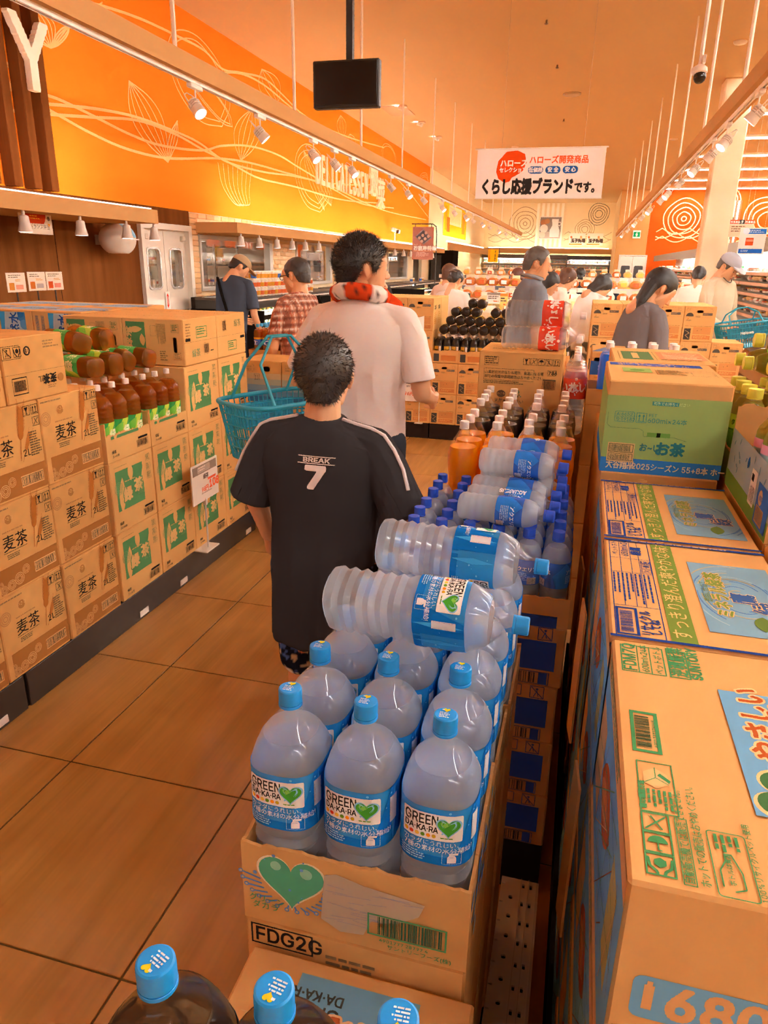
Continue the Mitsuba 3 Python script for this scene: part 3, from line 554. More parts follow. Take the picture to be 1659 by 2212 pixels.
# ---------------------------------------------------------------- bottles: clear shell, drink inside, cap, sleeve with print
def prof_at(prof, z):
    zs = [q[0] for q in prof]; return [float(np.interp(z, zs, [q[i] for q in prof])) for i in (1, 2, 3)]
def cap_mesh(r=.0142, h=.019, z=0, k=40):
    a = 1 - .025 * (np.arange(k) % 2)
    rg = []
    for q, (rr, zz) in enumerate(((r * .98, 0), (r, .001), (r, h * .82), (r * .97, h * .95), (r * .86, h))):
        c = sring(z + zz, rr, k=k)
        if 0 < q < 3: c[:, :2] *= a[:, None]
        rg.append(c)
    return cat_(loft(rg), lathe([(r * 1.0, z - .0045), (r * 1.02, z - .004), (r * 1.02, z - .0008), (r, z - .0005)], k))
def bottle(prof, level, liq, cap_col, zc, lab=None, lab_z=None, k=40, ribs=(), top_print=None, cap_r=.0142, cap_h=.019, air=True):
    """prof rows: (z, rx, ry, exponent). lab: P as wide as the girth; lab_z: (z0, z1)"""
    zs = sorted(set([q[0] for q in prof] + [z for z0, z1, n, a in ribs for z in np.linspace(z0, z1, n * 4 + 1)]))
    def ring(z, off=0.0):
        rx, ry, n = prof_at(prof, z)
        for z0, z1, m, a in ribs:
            if z0 <= z <= z1: d = -a * (.5 - .5 * math.cos(2 * math.pi * m * (z - z0) / (z1 - z0))); rx += d; ry += d
        return sring(z, rx + off, ry + off, n, k)
    up = [z for z in zs if z > level + .001]; lz = [z for z in zs if z < level - .001] + [level]
    t = [('drink', shp(loft([ring(z) for z in lz]), liq[0], 40, color=liq[1]) if isinstance(liq, tuple) else shp(loft([ring(z) for z in lz]), liq, 40))]
    t.append(('neck', shp(loft([ring(z) for z in [level + .0005] + up], False, False), 'pet', 40)))
    t.append(('cap', shp(cap_mesh(cap_r, cap_h, zc), 'satin', 30, color=cap_col)))
    if top_print is not None: t.append(('cap__top_print', top_print.on((-cap_r, -cap_r, zc + cap_h), (1, 0, 0), (0, 1, 0))))
    if lab is not None:
        z0, z1 = lab_z; zz = np.linspace(z0, z1, 5)
        t.append(('sleeve', shp(loft([ring(z, .0008) for z in zz], False, False), 'satin', True, color=lab.base)))
        def fn(u, v, n):
            a = u / lab.w * 2 * np.pi - np.pi; o = np.zeros((len(u), 3))  # u = w/4 looks to -y
            for i in range(len(u)):
                rx, ry, e = prof_at(prof, z0 + v[i]); c_, s_ = math.cos(a[i]), math.sin(a[i])
                q = (abs(c_) ** e + abs(s_) ** e) ** (-1 / e); o[i] = ((rx + .001 + n[i]) * c_ * q, (ry + .001 + n[i]) * s_ * q, z0 + v[i])
            return o
        if lab.items: t.append(('sleeve__print', lab.wrap(fn)))
    return t
def label(w, h, base): p = P(w, h); p.base = base; return p
# ion drink, 2 litres, narrow side to the front
def sports_label():
    p = label(.31, .078, '#1e86cf'); w = .31
    for c in (0, .155):
        p.rect(c + .002, 0, .15, .012, '#1766b4').poly([(c + .1, .0), (c + .15, .0), (c + .15, .078), (c + .125, .078)], '#1668ba')
        for i in range(26): p.circ(c + random.uniform(.0, .15), random.uniform(.005, .075), random.uniform(.0006, .0018), '#7cc6f0')
        for q in (.01, .13): p.poly([(c + q, .0), (c + q + .006, .04), (c + q + .002, .078), (c + q - .004, .04)], '#3fa4e4')
        x = c + .04; p.rect(x, .035, .072, .036, '#f3f4f0', .002).text('GREEN', x + .002, .0555, .0125, '#23211f', 1, 0, 'l', 48, sx=.74).text('DA·KA·RA', x + .002, .0455, .0078, '#23211f', 1, 0, 'l', 40, sx=.85)
        for i, cc in enumerate(('#f0c02c', '#d8452c', '#f2cf4a', '#5c8a2c', '#f09a24', '#c9a82c')): p.circ(x + .005 + .0068 * i, .0405, .0026, cc)
        p.poly(heart(x + .056, .055, .030), '#8fc7e8').poly(heart(x + .056, .055, .026), '#3f8a2c').poly(affinity.translate(affinity.scale(heart(x + .056, .055, .011), 1, .8), -.004, .004), '#7fb84a').rows(x + .047, .0375, .02, .003, 1, '#5c8a2c', 3)
        p.text('カラダにうれしい、', x + .002, .0275, .0058, '#eef6fb', 0, 0, 'l', 30).text('7種の素材の水分補給!', x + .002, .019, .0062, '#eef6fb', 0, 0, 'l', 30).rows(x - .002, .003, .032, .013, 4, '#a8d4ee', 4)
        p.frame(x + .05, .003, .022, .018, .0005, '#d8ecf8').poly([(x + .056, .005), (x + .066, .005), (x + .066, .013), (x + .064, .016), (x + .058, .016), (x + .056, .013)], '#f0f4f6').rect(x + .058, .016, .01, .003, '#f0f4f6')
        p.rect(c + .124, .03, .012, .036, '#e9eef0').bars(c + .125, .032, .010, .03, '#23211f', 5, True)
    return p
SPL = sports_label()
DKP = [(0, .033, .039, 2.6), (.006, .041, .047, 3), (.02, .0435, .05, 3.2), (.138, .0435, .05, 3.0), (.143, .0445, .0512, 3.0), (.224, .0445, .0512, 2.9), (.23, .0438, .0505, 2.7), (.24, .041, .0472, 2.4), (.251, .0365, .0415, 2.2), (.261, .0295, .0325, 2.05), (.27, .022, .023, 2), (.277, .0160, .0160, 2), (.283, .0135, .0135, 2), (.2935, .0135, .0135, 2)]
ct = P(.0284, .0284); ct.rows(.007, .006, .014, .011, 4, '#d8ecf8', 3).poly(heart(.0142, .0215, .008), '#d8c82c').rows(.009, .0185, .004, .004, 1, '#d8ecf8', 3)
SPORTS = bottle(DKP, .256, 'milky_drink', '#1590e4', .2935, SPL, (.146, .224), 48, ((.018, .136, 6, .0044),), ct)
rowname = ('front', 'second', 'third', 'fourth', 'fifth', 'sixth'); colname = ('left', 'middle', 'right')
for ri, y in enumerate((.684, .789, .902, 1.007, 1.12, 1.225)):
    for ci, x in enumerate((-.2935, -.1985, -.1035)):
        put(SPORTS, 'bottle', f"upright 2 litre cloudy drink bottle with blue cap, {colname[ci]} of the {rowname[ri]} row", 'bottle', mat4(x + (.004 if ri > 3 else 0), y, .805, random.uniform(-1, 1)), 'upright cloudy drink bottles')
def lie(x, y, z, yaw, roll=0, s=1.0): # bottle axis along +x from its base at (x,y,z)
    R = trimesh.transformations.rotation_matrix(math.radians(yaw), [0, 0, 1]) @ trimesh.transformations.rotation_matrix(math.radians(90), [0, 1, 0]) @ trimesh.transformations.rotation_matrix(math.radians(roll), [0, 0, 1])
    R[:3, :3] *= s; R[:3, 3] = (x, y, z); return R
put(SPORTS, 'bottle', 'cloudy drink bottle lying across the upright ones, nearer of the two, green heart upward', 'bottle', lie(-.297, .843, 1.163, -1.5, 115, .87))
put(SPORTS, 'bottle', 'cloudy drink bottle lying across the upright ones, farther of the two', 'bottle', lie(-.282, 1.055, 1.163, -4.0, 62, .87))
# cut trays of the cloudy drink
f = P(.284, .122)
f.poly(heart(.066, .077, .092), '#e9d9bd').poly(heart(.066, .077, .086), '#4a8a66').poly(Point(.046, .096).buffer(.007), '#8fb89a').poly(Point(.086, .093).buffer(.008), '#8fb89a')
r_ = random.Random(5)
for i in range(16):
    a = math.pi * (1.02 + .96 * i / 15); x, y = .066 + .042 * math.cos(a), .072 + .036 * math.sin(a)
    f.line([(x, y), (x + .022 * math.cos(a), y + .012 * math.sin(a) + .006)], .0022, '#4a78b8').circ(x + .026 * math.cos(a), y + .014 * math.sin(a) + .007, .0032, '#4a78b8').circ(x + .026 * math.cos(a), y + .014 * math.sin(a) + .007, .0018, '#c8a87c')
for i in range(10): f.circ(r_.uniform(.015, .12), r_.uniform(.045, .118), r_.uniform(.001, .0028), '#5c86c0')
f.text('グリーン', .008, .034, .009, GRN, 0, 0, 'l', 24).text('ダカラ', .012, .023, .009, GRN, 0, 0, 'l', 24)
tear = [(.105, .02 + .01), (.11, .1), (.125, .106), (.16, .098), (.2, .094), (.235, .09), (.228, .07), (.2, .05), (.17, .046), (.16, .02), (.13, .016)]
f.poly(Polygon(tear), '#b9a48a')
for i in range(22): x = .11 + r_.random() * .1; y = .03 + r_.random() * .06; f.line([(x, y), (x + .02 + .02 * r_.random(), y + .008 * (r_.random() - .5))], .0006, '#8f8aa0')
f.frame(.165, .025, .098, .034, .0022, GRN).bars(.178, .028, .08, .028, '#23412c', 3, n=30).text('4901777 28797 4', .18, .017, .005, GRN, 0, 0, 'l', 20).text('サントリーフーズ(株)', .19, .008, .006, GRN, 0, 0, 'l', 20)
sd = P(.216, .122)
for i in range(40): sd.circ(r_.uniform(.0, .2), r_.uniform(.02, .11), r_.uniform(.003, .012), r_.choice(('#4a78b8', '#6c94c4', '#8fb0d0', '#3f6aac')))
DT = tray(.288, .216, .122, 'carton_a', {'front': f, 'right': sd}, .005, 2, {'right': lambda q: .02 * q, 'left': lambda q: .02 * (1 - q)})
dt2 = P(.216, .122); dt2.rect(.03, .01, .02, .05, '#e9e4d8').bars(.032, .02, .016, .03, INK, 4)
DT2 = tray(.288, .216, .09, 'carton_b', {'right': dt2}, .008, 5)
put(DT, 'open_carton', 'torn-open carton tray with green heart print, nearest tray of cloudy drink bottles', 'carton', mat4(-.1985, .737, .8))
put(DT2, 'open_carton', 'torn-open carton tray in the middle under the lying cloudy bottles', 'carton', mat4(-.1985, .955, .8))
put(DT2, 'open_carton', 'torn-open carton tray of cloudy drink bottles farthest from the camera', 'carton', mat4(-.1945, 1.173, .8))
fg = P(.284, .32); fg.frame(.008, .280, .085, .034, .0022, INK).text('FDG2G', .013, .2865, .022, INK, 1, 0, 'l', 48, sx=.9); fg.rows(.11, .27, .1, .02, 2, '#6a5038', 3)
UN = carton(.288, .216, .32, 'carton_a', {'front': fg}); UNB = carton(.288, .216, .32, 'carton_b', {'right': dt2})
for j, y in enumerate((.737, .955, 1.173)):
    for r in range(2): put(UN if r else UNB, 'carton', f"{('lower', 'upper')[r]} closed carton under the {('nearest', 'middle', 'farthest')[j]} tray of cloudy drink bottles", 'carton', mat4(-.1985 + (.004 if j == 2 else 0), y, .158 + .321 * r), 'closed cartons under the cloudy drink')
# flat barley tea carton in front, print upside down to the camera
tp = P(.287, .26); tp.rect(.075, .02, .15, .22, '#6fa8cc').text('GREEN', .137, .205, .017, '#2a2622', 1, 180, 'l', 48).text('DA·KA·RA', .137, .222, .012, '#2a2622', 1, 180, 'l', 40).poly([(.085, .14), (.105, .185), (.135, .12), (.1, .09)], '#5c7a4e').rect(.022, .176, .26, .0009, '#d8b88c')
tp.text('やさしい', .215, .135, .03, '#a8502a', 2, 180, 'l', 48, out='#e8c898', ot=.0025).text('麦茶', .222, .19, .046, '#a8502a', 2, 180, 'l', 64, out='#e8c898', ot=.003)
FLAT = carton(.287, .26, .24, 'carton_c', {'top': tp}, seam=None)
put(FLAT, 'carton', 'closed carton with upside-down barley tea lettering on its lid, in the foreground', 'carton', mat4(-.184, .490, .526))
put(carton(.287, .26, .24, 'carton_b', seam=None), 'carton', 'carton directly below the upside-down barley tea carton', 'carton', mat4(-.184, .490, .285))
put([('body', shp(cbox(.287, .26, .125, .003, (0, 0, .0625)), 'carton_b'))], 'carton', 'lowest carton of the foreground pile at the shelf edge', 'carton', mat4(-.184, .490, .158))
# barley tea bottles at the very front
BTP = [(z, rx, ry, n) for z, rx, ry, n in DKP]
bl = label(.31, .078, '#3f8ac0'); bl.rect(.1, .02, .11, .05, '#e8dcc0').text('やさしい麦茶', .11, .035, .016, '#8a4a20', 1, 0, 'l', 40)
BROWN = bottle(BTP, .256, ('gloss', '#1f110a'), '#1590e4', .2935, bl, (.146, .224), 40, ((.018, .136, 6, .0044),), ct)
for ci, x in enumerate((-.246, -.157, -.070)): put(BROWN, 'bottle', f"dark barley tea bottle with blue cap at the bottom edge, {colname[ci]} one", 'bottle', mat4(x, .318 + .004 * ci, .818, 160 + 12 * ci), 'dark barley tea bottles in the foreground')
put(tray(.287, .105, .06, 'carton_a', None, .004, 8), 'open_carton', 'cut carton tray under the dark barley tea bottles in the foreground', 'carton', mat4(-.158, .302, .813))
put(carton(.287, .105, .64, 'carton_b', seam=None), 'carton', 'tall carton under the foreground tray of dark barley tea', 'carton', mat4(-.158, .302, .158))
# sports drink, 500 ml, dark blue caps
aql = label(.207, .062, '#1c4fa8'); 
for c in (.0, .1035):
    aql.poly([(c, 0), (c + .03, 0), (c + .055, .062), (c, .062)], '#2f74cc').text('AQUARIUS', c + .016, .052, .011, '#f2f6fb', 2, -90, 'l', 48, sx=.8) if c else aql.poly([(c + .01, .0), (c + .04, .0), (c + .06, .03), (c + .03, .062), (c + .0, .03)], '#2f74cc')
    aql.text('アクエリアス', c + .03, .035, .0085, '#f2f6fb', 1, 0, 'l', 36).poly(Point(c + .088, .036).buffer(.008, quad_segs=1), '#dfe8f4').rows(c + .03, .01, .05, .02, 5, '#a9c4ea', 3).rect(c + .066, .003, .02, .016, '#eef2f6').bars(c + .067, .004, .018, .014, INK, 5)
AQP = [(0, .026, .026, 2), (.005, .031, .031, 2), (.012, .0328, .0328, 2), (.085, .0328, .0328, 2), (.090, .0332, .0332, 2), (.155, .0332, .0332, 2), (.162, .0325, .0325, 2), (.172, .0295, .0295, 2), (.184, .022, .022, 2), (.192, .0152, .0152, 2), (.197, .0128, .0128, 2), (.203, .0128, .0128, 2)]
AQ = bottle(AQP, .186, 'milky_drink', '#1a3fa6', .203, aql, (.091, .153), 32, ((.014, .084, 4, .0022),))
for j in range(6):
    for i, x in enumerate((-.343, -.274, -.206, -.138, -.068, .0)):
        y = (1.58, 1.652, 1.724, 1.814, 1.886, 1.958)[j]
        put(AQ, 'bottle', f"upright sports drink bottle with dark blue cap in the {'left' if i < 2 else 'right' if i > 3 else 'middle'} of its tray", 'bottle', mat4(x + random.uniform(-.001, .001), y + random.uniform(-.001, .001), .806, random.uniform(0, 360)), 'upright sports drink bottles')
for i, (x, y, z, yaw, roll) in enumerate(((-.235, 1.597, 1.062, -6, 0), (-.225, 1.668, 1.062, -6, 170), (-.225, 1.755, 1.062, -6, 10), (-.215, 1.825, 1.062, -6, 180), (-.215, 1.893, 1.062, -6, 20), (-.22, 1.961, 1.062, -6, 200), (-.215, 1.79, 1.126, -6, 5), (-.21, 1.93, 1.126, -6, 30))):
    put(AQ, 'bottle', f"sports drink bottle lying on the blue caps, {('nearest', 'second', 'third', 'fourth', 'fifth', 'farthest', 'upper near', 'upper far')[i]} one", 'bottle', lie(x, y, z, yaw, roll), 'lying sports drink bottles')
AQT = tray(.425, .231, .07, 'carton_a', {'front': P(.425, .07).rect(.2, .0, .2, .03, NVY)}, .006, 6)
for j in range(2): put(AQT, 'open_carton', ('near', 'far')[j] + ' torn carton tray holding the sports drink bottles', 'carton', mat4(-.172, 1.6535 + .234 * j, .8))
def navy_front(w=.425, h=.165):
    p = P(w, h); p.rect(.16, .045, .245, .078, NVY).poly(Polygon([(.24, .055), (.275, .055), (.292, .084), (.275, .113), (.24, .113), (.223, .084)]), '#b9a88c').text('らせ', .232, .085, .016, NVY, 1, 0, 'l', 36).text('いじい', .229, .064, .014, NVY, 1, 0, 'l', 36)
    icon(p, .36, .126, .034, 'nodrop', NVY); p.frame(.17, .006, .225, .034, .0016, NVY).bars(.175, .009, .19, .028, '#2a2622', 7, n=34).rect(.37, .008, .02, .03, NVY).frame(.17, .13, .17, .03, .0016, NVY).bars(.175, .133, .13, .024, '#2a2622', 8, n=30)
    return p
AQB = carton(.425, .231, .16, 'carton_b', {'front': navy_front(.425, .16)}, seam=None)
for r in range(4):
    for j in range(2): put(AQB if j == 0 else AQB[:1], 'carton', f"navy-printed carton under the sports drinks, {('lowest', 'second', 'third', 'topmost')[r]} of the {('near', 'far')[j]} pile", 'carton', mat4(-.172 - (.0, .003, .006, .0)[r], 1.6535 + .234 * j, .158 + .1604 * r), 'navy cartons under the sports drinks')
# orange soda and cola, 1.5 litres
SOP = [(0, .026, .026, 2), (.006, .038, .038, 2), (.02, .0445, .0445, 2), (.07, .0450, .0450, 2), (.1, .0425, .0425, 2), (.13, .0395, .0395, 2), (.16, .0425, .0425, 2), (.19, .0452, .0452, 2), (.21, .0450, .0450, 2), (.235, .040, .040, 2), (.258, .0295, .0295, 2), (.275, .0185, .0185, 2), (.284, .0135, .0135, 2), (.2935, .0135, .0135, 2)]
SODA = bottle(SOP, .235, 'orange_drink', '#f2efe8', .2935, None, None, 36); COLA = bottle(SOP, .238, ('gloss', '#140a07'), '#f2efe8', .2935, None, None, 32)
for ri, y in enumerate((2.09, 2.187, 2.284)):
    for ci, x in enumerate((-.307, -.213, -.119, -.025)): put(SODA, 'bottle', f"orange soda bottle with white cap, {('leftmost', 'second from left', 'third from left', 'rightmost')[ci]} of the {rowname[ri]} row", 'bottle', mat4(x + random.uniform(-.004, .004), y + (.0, .015, -.012, .0)[ci], .848, random.uniform(0, 360)), 'orange soda bottles')
for ri, y in enumerate((2.452, 2.549, 2.646, 2.743)):
    for ci, x in enumerate((-.310, -.216, -.122, -.03)): put(COLA, 'bottle', f"dark cola bottle with white cap, {('leftmost', 'second from left', 'third from left', 'rightmost')[ci]} of the {rowname[ri]} row", 'bottle', mat4(x + random.uniform(-.004, .004), y + (.03, -.004, .008, .0)[ci], .848, random.uniform(0, 360)), 'cola bottles')
ST = tray(.385, .3, .05, 'carton_b', None, .005, 9)
put(ST, 'open_carton', 'carton tray under the orange soda bottles', 'carton', mat4(-.166, 2.187, .842)); put(tray(.385, .39, .05, 'carton_b', None, .005, 10), 'open_carton', 'carton tray under the cola bottles', 'carton', mat4(-.17, 2.6, .842))
SB = carton(.385, .3, .34, 'carton_b', {'right': P(.3, .34).rect(.05, .1, .2, .12, '#5c2a1c').text('NO.1', .07, .14, .04, '#c89a60', 1, 0, 'l', 40)}, seam=None); SB2 = carton(.385, .39, .34, 'carton_b', seam=None)
for r in range(2):
    put(SB, 'carton', ('lower', 'upper')[r] + ' closed carton beneath the orange soda tray', 'carton', mat4(-.166, 2.187, .158 + .341 * r)); put(SB2, 'carton', ('lower', 'upper')[r] + ' closed carton beneath the cola tray', 'carton', mat4(-.17, 2.6, .158 + .341 * r))
# large plain carton behind the cola with its clear water bottles
lc = P(.325, .32); lc.frame(.022, .265, .055, .035, .001, INK).rows(.025, .268, .05, .03, 4, '#3a2c20', 2)
for i, kd in enumerate(('glass', 'nohook', 'rain', 'nodrop', 'up')): icon(lc, .172 + .0285 * i, .272, .0255, kd, INK)
lc.frame(.022, .208, .195, .045, .001, INK).text('△直射日光の当たる場所、高温になる場', .026, .234, .0105, INK, 0, 0, 'l', 30, sx=.88).text('所での保管や店頭販売はおやめください。', .026, .217, .0105, INK, 0, 0, 'l', 30, sx=.88).rows(.022, .192, .19, .012, 2, '#4a3828', 7)
lc.frame(.268, .234, .034, .021, .0012, INK).text('786', .271, .238, .013, INK, 1, 0, 'l', 36).frame(.252, .18, .05, .04, .001, INK).bars(.256, .183, .042, .03, INK, 6).rect(.254, .215, .046, .003, INK)
lc.circ(.095, .155, .017, '#4a3426', .014).text('小さな', .095, .152, .008, '#cf9f68', 0, 0, 'c', 20).text('天然水はうまい', .07, .122, .012, '#4a3426', 0, 0, 'l', 24)
for i in range(14): lc.circ(.16 + random.uniform(-.02, .02), .155 + random.uniform(-.016, .016), .0025, '#3f5a4a')
BIGC = carton(.325, .335, .32, 'carton_a', {'front': lc, 'top': P(.325, .335).rows(.04, .08, .14, .03, 3, '#7a5a38', 3).frame(.23, .05, .06, .05, .001, '#7a5a38').rows(.235, .055, .05, .04, 4, '#7a5a38', 4)})
put(BIGC, 'carton', 'large plain brown carton with black handling marks behind the cola bottles', 'carton', mat4(-.213, 3.02, .965))
for z0, hh in ((.158, .4), (.559, .405)): put(carton(.325, .335, hh, 'carton_b', seam=None), 'carton', f"{'lower' if z0 < .3 else 'upper'} carton hidden below the large plain carton", 'carton', mat4(-.213, 3.02, z0))
wl2 = label(.31, .09, '#d8432c'); 
for i in range(30): wl2.circ(random.uniform(0, .31), random.uniform(.01, .08), random.uniform(.002, .006), '#f4e6e0')
wl2.text('おいしい水', .05, .03, .03, '#f8f0ea', 1, 0, 'l', 40).text('おいしい水', .2, .03, .03, '#f8f0ea', 1, 0, 'l', 40)
WTR = bottle(DKP, .25, 'clear_water', '#f4f2ee', .2935, wl2, (.146, .224), 32, ((.022, .13, 6, .003),))
for i, (x, y, z, yaw) in enumerate(((-.30, 2.96, 1.332, -2), (-.295, 3.06, 1.332, -2), (-.295, 3.0, 1.42, -3))): put(WTR, 'bottle', f"clear water bottle with red label lying on the large carton, {('near', 'far', 'upper')[i]} one", 'bottle', lie(x, y, z, yaw, 60 * i), 'clear water bottles on the large carton')
for i, (x, y) in enumerate(((.0, 2.93), (.0, 3.03), (.0, 3.13), (-.0, 3.24))): put(WTR, 'bottle', f"upright clear water bottle right of the large carton, {('nearest', 'second', 'third', 'farthest')[i]}", 'bottle', mat4(x, y, .965), 'upright clear water bottles')
put(carton(.1, .44, .805, 'carton_b', seam=None), 'carton', 'narrow carton pile under the upright clear water bottles', 'carton', mat4(.002, 3.09, .158))
# the shelf base under the middle display, and the perforated steel plates in the gap
k = numbered('display_plinth'); scene[k] = shp(cat_(bx(-.34, -.056, .24, 1.285, 0, .157), bx(-.385, .04, 1.54, 3.35, 0, .157)), 'matte', color='#1d1613'); tag(k, 'black base under the middle row of stacked drinks', 'plinth')
def plate(x0, x1, y0, y1, z, holes):
    g = sbox(x0, y0, x1, y1).difference(shapely.union_all(holes)) if holes else sbox(x0, y0, x1, y1); m = cat_(*[trimesh.creation.extrude_polygon(q, .006) for q in polys(g)]); m.apply_translation((0, 0, z)); return m
hl = [Point(-.025, y).buffer(.0055, quad_segs=4) for y in np.arange(.72, 1.42, .055)] + [sbox(x, y, x + .006, y + .012) for y in np.arange(.7, 1.42, .055) for x in (.0, .018)] + [sbox(-.05, y, -.042, y + .004) for y in np.arange(.7, 1.42, .055)]
k = numbered('steel_shelf'); scene[k + '__deck'] = shp(plate(-.052, .034, .3, 1.44, .128, hl), 'satin', color='#cfc4bb'); scene[k + '__lip'] = shp(cat_(bx(.034, .040, .3, 1.44, .112, .134), bx(-.004, -.002, .3, 1.44, .134, .138), bx(.014, .016, .3, 1.44, .134, .138)), 'satin', color='#b9aea6')
scene[k + '__bracket'] = shp(bx(-.05, .03, .3, 1.44, .0, .12), 'matte', color='#15110f'); tag(k, 'perforated pale steel shelf deck low in the gap between the two displays', 'shelf')
# ---------------------------------------------------------------- right display
TEAL = '#2f7d7a'
ft = P(.285, .44)   # lid of the nearest carton: u to the right, v away from the camera
ft.frame(.010, .355, .056, .072, .0016, GRN).line([(.032, .355), (.032, .427)], .0012, GRN).line([(.048, .355), (.048, .427)], .0012, GRN).text('FDM7Q', .029, .358, .016, GRN, 1, 90, 'l', 48, sx=.92).text('600ml×24本', .045, .358, .009, GRN, 0, 90, 'l', 30).text('ペットボトル', .062, .358, .009, GRN, 0, 90, 'l', 30)
ft.frame(.070, .355, .026, .072, .0020, GRN).text('逆積厳禁', .091, .359, .0175, GRN, 1, 90, 'l', 48, sx=.8).text('SUNTORY', .110, .357, .0125, GRN, 2, 90, 'l', 48)
ft.frame(.014, .186, .031, .078, .0042, GRN).bars(.019, .194, .016, .062, '#23412c', 6, True, 34).text('4901777376045', .042, .197, .0045, GRN, 0, 90, 'l', 20)
ft.frame(.016, .092, .036, .078, .0012, GRN).poly([(.022, .135), (.034, .128), (.046, .137), (.046, .152), (.034, .161), (.022, .152)], '#e0b478').line([(.022, .135), (.034, .145), (.046, .137)], .0009, GRN).line([(.034, .145), (.034, .161)], .0009, GRN).poly([(.036, .149), (.047, .139), (.049, .143), (.039, .153)], GRN).text('箱の運搬方法', .0215, .096, .005, GRN, 1, 90, 'l', 20).rows(.024, .096, .026, .03, 5, GRN, 3, True)
for i, kd in enumerate(('hands', 'rain', 'nohook')): icon(ft, .0155, .0125 + .0262 * i, .026, kd, GRN, .0016)
ft.frame(.046, .008, .0115, .082, .0009, GRN).text('自動販売機では販売できません。', .055, .010, .0072, GRN, 0, 90, 'l', 30, sx=.85).text('ホットでの販売はおやめください。', .068, .010, .0072, GRN, 0, 90, 'l', 30, sx=.85)
ft.frame(.073, .004, .034, .078, .0010, GRN, .004).line([(.079, .016), (.079, .034), (.085, .046), (.085, .054), (.091, .054), (.097, .034), (.097, .016), (.088, .012)], .0013, GRN).text('ボトルは資源', .0895, .018, .0045, GRN, 0, 90, 'l', 20).rows(.079, .056, .024, .022, 4, GRN, 5, True).text('100%リサイクルペット使用', .1125, .006, .0052, GRN, 0, 90, 'l', 24)
ft.rect(.124, .115, .155, .225, '#6fa4c8').text('やさしい', .172, .205, .027, '#a8502a', 2, 90, 'l', 64, out='#ecc490', ot=.0028).text('麦茶', .225, .200, .044, '#a8502a', 2, 90, 'l', 64, out='#ecc490', ot=.003)
ft.poly(affinity.rotate(heart(.165, .155, .078), 75), '#e8c48c').poly(affinity.rotate(heart(.165, .155, .07), 75), '#3f6038').poly(affinity.rotate(heart(.160, .165, .028), 75), '#8a9a50')
for x, y in ((.15, .15), (.17, .145), (.18, .17)): ft.circ(x, y, .003, '#a8b070')
fr = P(.285, .236); fr.rect(.018, .082, .136, .052, '#6fa8d0', .009).text('680', .046, .090, .037, '#d8a46c', 3, 0, 'l', 64, sx=.92).rect(.028, .094, .009, .03, '#d8a46c').rect(.030, .124, .005, .005, '#d8a46c').text('ml', .128, .091, .010, '#d8a46c', 0, 0, 'l', 30)
fr.frame(.006, .065, .27, .001, .0004, '#a5784a').rect(.0, .045, .12, .0012, '#7a5a38').rect(.02, .005, .15, .032, '#7fa8c4')
sdr = P(.44, .236)
sdr.rect(.0, .0, .44, .21, '#6f9fc0').rect(.02, .03, .1, .13, '#cf9f68').rect(.34, .05, .06, .12, '#a89a5c').poly(leafshape(.13, .11, .16, .085, 8), '#a8482a').poly(leafshape(.14, .105, .11, .04, 8), '#c0703c').rect(.0, .205, .44, .026, '#cf9f68').rows(.03, .208, .38, .02, 2, '#5c7a4e', 4)
for i in range(26): sdr.line([(random.uniform(.0, .43), random.uniform(0, .2))] * 1 + [(random.uniform(.0, .43), random.uniform(0, .2))], .0015, random.choice(('#8a4a30', '#4a7aa8', '#cf9f68', '#5c7a4e')))
FDM = carton(.285, .44, .236, 'carton_c', {'top': ft, 'front': fr, 'left': sdr}, [('front', .232, .118, .08, .03)], None)
FDB = carton(.285, .44, .236, 'carton_c', {'front': fr, 'left': sdr}, [('front', .232, .118, .08, .03)], None)
for r in range(4): put(FDM if r == 3 else FDB, 'carton', f"mild barley tea carton at the near right, {('lowest', 'second', 'third', 'topmost')[r]} of its stack" , 'carton', mat4(.2305 - .003 * (3 - r), .735, .155 + .2365 * r), 'mild barley tea cartons')
at = P(.285, .405)
at.frame(.008, .008, .070, .388, .0014, NVY)
for x in (.026, .044, .058): at.line([(x, .11), (x, .396)], .0009, NVY)
for y in (.11, .245, .31): at.line([(.008, y), (.078, y)], .0009, NVY)
at.text('ペットボトル', .022, .325, .010, NVY, 0, 90, 'l', 30).text('650ml×24', .041, .32, .012, NVY, 0, 90, 'l', 30).text('綾鷹', .062, .33, .015, NVY, 1, 90, 'l', 40).rows(.011, .12, .064, .12, 9, NVY, 3, True, .4)
for i, kd in enumerate(('nohook', 'rain', 'hands')): icon(at, .060, .25 + .0185 * i, .0165, kd, NVY)
at.frame(.010, .012, .032, .09, .004, NVY).bars(.016, .02, .018, .072, NVY, 6, True, 30).text('リサイクル', .060, .015, .014, NVY, 1, 90, 'l', 40, sx=.85).text('してね', .072, .02, .012, NVY, 1, 90, 'l', 36).rect(.084, .004, .036, .397, '#6a7a34').text('すっきり澄んだ爽やかな味わい', .112, .018, .022, '#e0b478', 0, 90, 'l', 48, sx=1.02)
at.rect(.141, .055, .13, .27, '#7aa0b4')
for i in range(26):
    a0 = random.uniform(0, 6.28); rr = random.uniform(.025, .14); pts = [(.205 + rr * .62 * math.cos(a0 + q), .19 + rr * math.sin(a0 + q)) for q in np.linspace(0, 1.1, 8)]
    at.poly(LineString(pts).buffer(.0014).intersection(sbox(.142, .056, .27, .324)), random.choice(('#4f7aa8', '#b0a888', '#98b4bc')))
